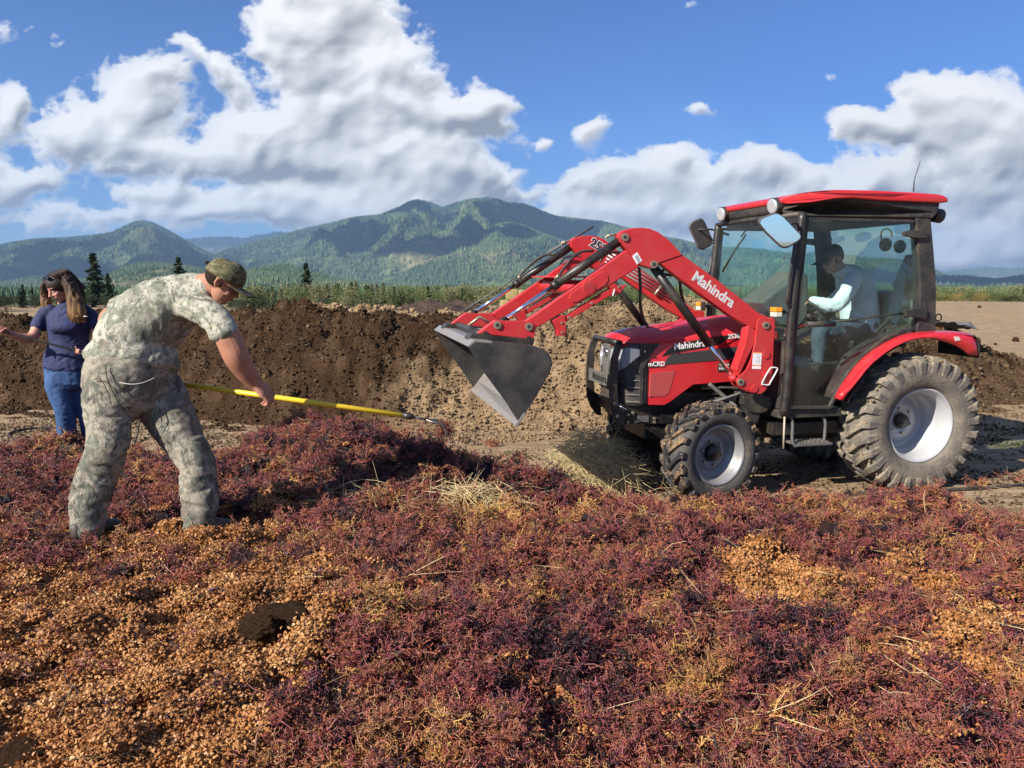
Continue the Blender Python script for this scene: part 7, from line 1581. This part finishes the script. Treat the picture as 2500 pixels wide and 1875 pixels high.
def trunk_mesh(seed, thick=.018, h=.95, limbs=5):
    r = np.random.default_rng(seed); parts = [tube_np([[0, 0, 0], [.004, .002, .3], [-.003, .004, .6], [0, 0, h]], [thick, thick * .75, thick * .45, thick * .12], 7)]
    for i in range(limbs): z = r.uniform(.15, .6); th = r.uniform(0, 6.28); L_ = r.uniform(.06, .14); parts.append(tube_np([[0, 0, z], [math.cos(th) * L_ * .5, math.sin(th) * L_ * .5, z + .02], [math.cos(th) * L_, math.sin(th) * L_, z + .05]], [thick * .35, thick * .25, thick * .1], 5))
    return join_np(parts)
def tree_proto(name, cv, mat, seed, thick=.018, h=.95):
    root = bpy.data.objects.new(name, None); v, f = trunk_mesh(seed, thick, h); t = mesh_np("trunk", v, f, M_BARK, link=False); c = mesh_np("crown", cv[0], cv[1], mat, smooth=False, link=False); return (root, t, c)
PROT = {}
for k_, (mat, slim, dens, rag) in {"tall": (L_DARK, .17, 1.15, .45), "tall2": (L_DARK, .22, 1.0, .6), "dark": (L_DARK, .26, .9, .35)}.items(): PROT[k_] = [tree_proto("pine_tree", conifer_mesh(11 + i + len(k_), mat, slim, dens, rag), mat, i) for i in range(2)]
PROT["mid"] = [tree_proto("fir_tree", conifer_mesh(31 + i, L_MID, .24, .9, .4), L_MID, i) for i in range(3)]; PROT["pale"] = [tree_proto("fir_tree", conifer_mesh(41 + i, L_PALE, .24, .9, .45), L_PALE, i) for i in range(3)]
PROT["bush"] = [tree_proto("broadleaf_tree", bushy_mesh(51 + i, .5 + .1 * i), L_MID, i, .03, .6) for i in range(3)]; PROT["dbush"] = [tree_proto("broadleaf_tree", bushy_mesh(61 + i, .7), L_DARK, i, .03, .6) for i in range(2)]; PROT["gold"] = [tree_proto("shrub", bushy_mesh(71 + i, .9, 1800), L_GOLD, i, .02, .5) for i in range(2)]; PROT["pbush"] = [tree_proto("broadleaf_tree", bushy_mesh(81 + i, .55), L_PALE, i, .03, .6) for i in range(2)]
TR = np.random.default_rng(404)
def plant(kind, px, ytop, Y, label, group=None, wide=1.0, cat="tree"):
    root0, t0, c0 = PROT[kind][TR.integers(0, len(PROT[kind]))]; X = (px - 1250) / FOC * Y / _cp * .9999; p = at_depth(px, ytop, Y); zb = float(ground_z(np.array([p.x]), np.array([Y]))[0]); h = max(p.z - zb, .8)
    r = root0.copy(); COL.objects.link(r); r.location = (p.x, Y, zb - .05); r.scale = (h * wide, h * wide, h); r.rotation_euler = (0, 0, TR.uniform(0, 6.28)); tag(r, label, cat, group)
    for q in (t0, c0): o = q.copy(); COL.objects.link(o); o.parent = r
    return r
plant("tall", 226, 618, 76, "tallest dark pine, standing just right of the woman's head", wide=1.25); plant("tall2", 262, 668, 76, "shorter dark pine leaning against the tallest one beside the woman's head", wide=1.2)
plant("tall2", 436, 630, 80, "dark pine top showing above the bending man's back", wide=1.15); plant("tall", 747, 642, 70, "lone tall dark pine over the middle of the windrow", wide=1.3)
for (x, y, w) in ((55, 694, .9), (78, 700, .8), (98, 704, .8), (112, 700, .9), (202, 690, .9), (190, 712, 1.0)): plant("tall2", x, y, 74 + x * .03, "slim dark conifer in the dark row behind the woman", "dark conifers behind the woman", w)
for i, x in enumerate(np.linspace(-120, 330, 24)): plant("dbush" if i % 3 else "dark", x + TR.uniform(-8, 8), 716 + TR.uniform(-8, 10) + (14 if x > 200 else 0), 50 + TR.uniform(-5, 7), "dark leafy tree in the low shaded belt behind the woman", "shaded trees behind the woman", 1.5)
for i, (x, y) in enumerate(((600, 742), (622, 748), (585, 750), (650, 752), (690, 748), (720, 756), (790, 742))): plant("dbush", x, y, 43, "low dark bush peeping over the windrow by the man's cap", "dark bushes by the windrow", 1.6, "bush")
XS = np.linspace(560, 1660, 120)
for i, x in enumerate(XS):
    big = TR.uniform(); y = 690 + 15 * big + 5 * math.sin(x * .013); k = ["mid", "pale", "mid", "pale", "bush", "pbush"][TR.integers(0, 6)]; Yd = TR.uniform(46, 62)
    if x > 1080: k = ["mid", "bush", "bush", "pbush"][TR.integers(0, 4)]; y = 689 + 14 * big
    plant(k, x + TR.uniform(-7, 7), y, Yd, {"mid": "green conifer in the sunlit row beyond the windrow", "pale": "pale olive conifer in the sunlit row beyond the windrow", "bush": "rounded green tree in the sunlit row beyond the windrow", "pbush": "rounded pale tree in the sunlit row beyond the windrow"}[k], "sunlit trees beyond the windrow", 1.15)
for i, x in enumerate(np.linspace(1700, 2760, 78)):
    big = TR.uniform(); k = ["mid", "bush", "pbush", "pale", "bush"][TR.integers(0, 5)]
    plant(k, x + TR.uniform(-6, 6), 693 + 16 * big, TR.uniform(58, 76), {"mid": "green conifer in the tree belt beyond the field", "bush": "round green tree in the tree belt beyond the field", "pbush": "round pale tree in the tree belt beyond the field", "pale": "pale conifer in the tree belt beyond the field"}[k], "trees beyond the open field", 1.15)
for i, x in enumerate(np.linspace(1900, 2720, 44)):
    k = "gold" if (2325 < x < 2420 or TR.uniform() < .25) else "bush"; plant(k, x + TR.uniform(-5, 5), 728 + TR.uniform(-5, 8), TR.uniform(60, 66), {"gold": "low golden autumn shrub at the field's far edge", "bush": "low green shrub at the field's far edge"}[k], "shrubs along the field's far edge", 2.2, "shrub")
# the wooded valley floor beyond
def valley_wood():
    r = np.random.default_rng(5); n = 30000; Y = 380 * (1900 / 380) ** r.uniform(0, 1, n); X = r.uniform(-.85, .85, n) * Y; k = fbm2(X / (Y * .08 + 20), Y / 60, 3, 140) > -.12; X, Y = X[k], Y[k]; Z = ground_z(X, Y); h = r.uniform(3.5, 8, len(X))
    lim = CAMH + (692 - (702 + 10 * r.uniform(0, 1, len(X)))) / FOC * Y; h = np.minimum(h, np.maximum(lim - Z + 5, 3))
    o = n_cone_trees(np.stack([X, Y, Z], 1), h, np.clip(.36 + .35 * fbm2(X / 60, Y / 60, 3, 141) + r.normal(0, .2, len(X)), 0, 1), "valley_wood", mat_far_tree, 6); tag(o, "woodland on the valley floor below the hills", "wood", kind='stuff')
valley_wood()

# ------------------------------------------------------------------ small things of the yard
def ground_tube(name, pxs, r_, mat, label, cat, z=.0, lift=.0):
    pts = []
    for q in pxs: g = ground_at(q[0], q[1], z); pts.append(Vector((g[0], g[1], float(ground_z(np.array([g[0]]), np.array([g[1]]))[0]) + r_ + (q[2] if len(q) > 2 else 0))))
    pts = spline(pts, 8); o0 = pts[0].copy(); root = MB().tube([p - o0 for p in pts], r_, 8).build(name, mat); root.location = o0; tag(root, label, cat); return root
M_HOSE = dusty("hose_rubber", (.018, .018, .018), .5, dust=.3)
ground_tube("hose", [(1560, 1228), (1700, 1228), (1830, 1223), (1960, 1216), (2090, 1212), (2250, 1208), (2400, 1201), (2500, 1193), (2640, 1180)], .013, M_HOSE, "black irrigation hose lying along the ground in front of the rear tyre", "hose")
ground_tube("hose", [(232, 1049), (190, 1046), (140, 1045), (90, 1047), (50, 1053), (25, 1062), (24, 1070), (50, 1075), (100, 1077), (150, 1077)], .012, M_HOSE, "dark hose in a loop on the ground behind the woman's feet", "hose")
ground_tube("hose", [(250, 1092), (300, 1094), (322, 1090), (336, 1074, .04), (343, 1052, .16), (343, 1035, .26), (338, 1022, .32)], .010, M_HOSE, "thin dark hose rising between the bending man's legs", "hose")
def bales():
    n = Nodes("bale_straw", .9, .1); f = n.noise(14, 6, .7, sc=(1, 1, 5)); n.color(n.mix(n.ramp(f, [(.35, 0.), (.65, 1.)]), (.22, .16, .065), (.52, .42, .20))); n.bump(f, .8, .05); r = np.random.default_rng(8)
    for i, (px, row) in enumerate(((1232, 0), (1262, 0), (1292, 0), (1236, 1), (1266, 1), (1250, 2), (1280, 2))):
        p = at_depth(px, 740, 33); zb = float(ground_z(np.array([p.x]), np.array([33.]))[0]); w, d_, h = .53, .5, .46; v, f_ = ico(3); q = np.sign(v) * np.abs(v) ** .22; q = q / np.abs(q).max(0) * [w * .5, d_ * .5, h * .5]; q += .015 * fbm3(q * 6 + i, 3, i)[:, None]
        o = mesh_np("straw_bale", q, f_, n.m); o.location = (p.x, 33 + r.uniform(-.05, .05), zb + h * .5 + row * .455); tag(o, "straw bale in the %s row of the stack behind the loader arms" % ("bottom", "middle", "top")[row], "straw bale", "straw bales stacked beyond the windrow")
bales()
def shed(px, py, Y, w, h, label):
    p = at_depth(px, py, Y); zb = float(ground_z(np.array([p.x]), np.array([Y]))[0]); H = p.z - zb; root = bpy.data.objects.new("shed", None); COL.objects.link(root); root.location = (p.x, Y, zb); tag(root, label, "shed")
    MB().box((-w / 2, -1.2, 0), (w / 2, 1.2, H - .25)).build("wall", simple("shed_wall", (.12, .14, .17), .8), root); m = MB(); m.add([(-w / 2 - .2, -1.4, H - .25), (w / 2 + .2, -1.4, H - .25), (w / 2 + .2, 0, H), (-w / 2 - .2, 0, H), (-w / 2 - .2, 1.4, H - .25), (w / 2 + .2, 1.4, H - .25)], [(0, 1, 2, 3), (3, 2, 5, 4)]); rf = m.build("roof", simple("white_roof", (.75, .77, .80), .5), root); rf.modifiers.new("s", 'SOLIDIFY').thickness = .05
    m = MB(); m.box((-w * .2, -1.23, 0), (-w * .2 + .9, -1.19, min(2., H - .5))); m.build("door", simple("shed_door", (.3, .32, .34), .7), root)
shed(36, 771, 62, 1.6, 2, "small shed with a white roof at the far left"); shed(68, 776, 58, 2.2, 2, "wider shed with a white roof next to the small one")
for (px, py, s, lab) in ((2479, 836, .085, "round brown clod, the largest one lying alone on the field"), (2430, 844, .04, "small brown clod on the field beside a larger one"), (2390, 763, .10, "dark clod far out on the field")):
    g = ground_at(px, py, 0); v, f = ico(3); d = 1 + .3 * fbm3(v * 2 + px, 3, 3); o = mesh_np("clod", v * d[:, None] * s, f, m_compost("field_clod", False)); o.location = (g[0], g[1], float(ground_z(np.array([g[0]]), np.array([g[1]]))[0]) + s * .5); tag(o, lab, "clod")
_mc = m_compost("dark_clod_soil", False)
for (px, py, s, lab) in ((690, 1555, .135, "big black crumbly clod half sunk in the golden skins"), (640, 1590, .07, "smaller black clod touching the big one in the golden skins"), (265, 1345, .075, "dark clod near the bending man's boots"), (60, 1850, .075, "dark clod in the near corner of the golden skins"), (355, 1440, .05, "small dark clod among the blue grapes"), (1790, 1470, .055, "rounded dark clod beside the tan patch in front of the tractor")):
    g = ground_at(px, py, .14); v, f = ico(5); d = 1 + .35 * fbm3(v * 1.6 + px, 4, 3) + .16 * fbm3(v * 7 + px, 3, 5); o = mesh_np("clod", v * d[:, None] * s * np.array([1.2, 1, .6]), f, _mc); h_ = float(ground_z(np.array([g[0]]), np.array([g[1]]))[0] + pomace_h(g[0], g[1])); o.location = (g[0], g[1], h_ + .01 + s * .25); tag(o, lab, "clod")
def scrap():
    p = at_depth(2325, 793, 10.9); V = []; F = []
    for i in range(13):
        for j in range(5): x = i / 12; V.append((-.17 + .42 * x, .1 * j - .2, .035 * math.sin(x * 5 + j) + .02 * math.cos(j * 2 + x * 9) + (.03 if i < 4 else 0)))
    for i in range(12):
        for j in range(4): F.append([i * 5 + j, i * 5 + j + 1, (i + 1) * 5 + j + 1, (i + 1) * 5 + j])
    o = MB().add(V, F, True).build("tarp_scrap", simple("grey_tarp", (.12, .12, .13), .6)); o.location = p; o.modifiers.new("s", 'SOLIDIFY').thickness = .01; tag(o, "crumpled grey tarp scrap lying on the heap behind the fender", "tarp")
scrap()
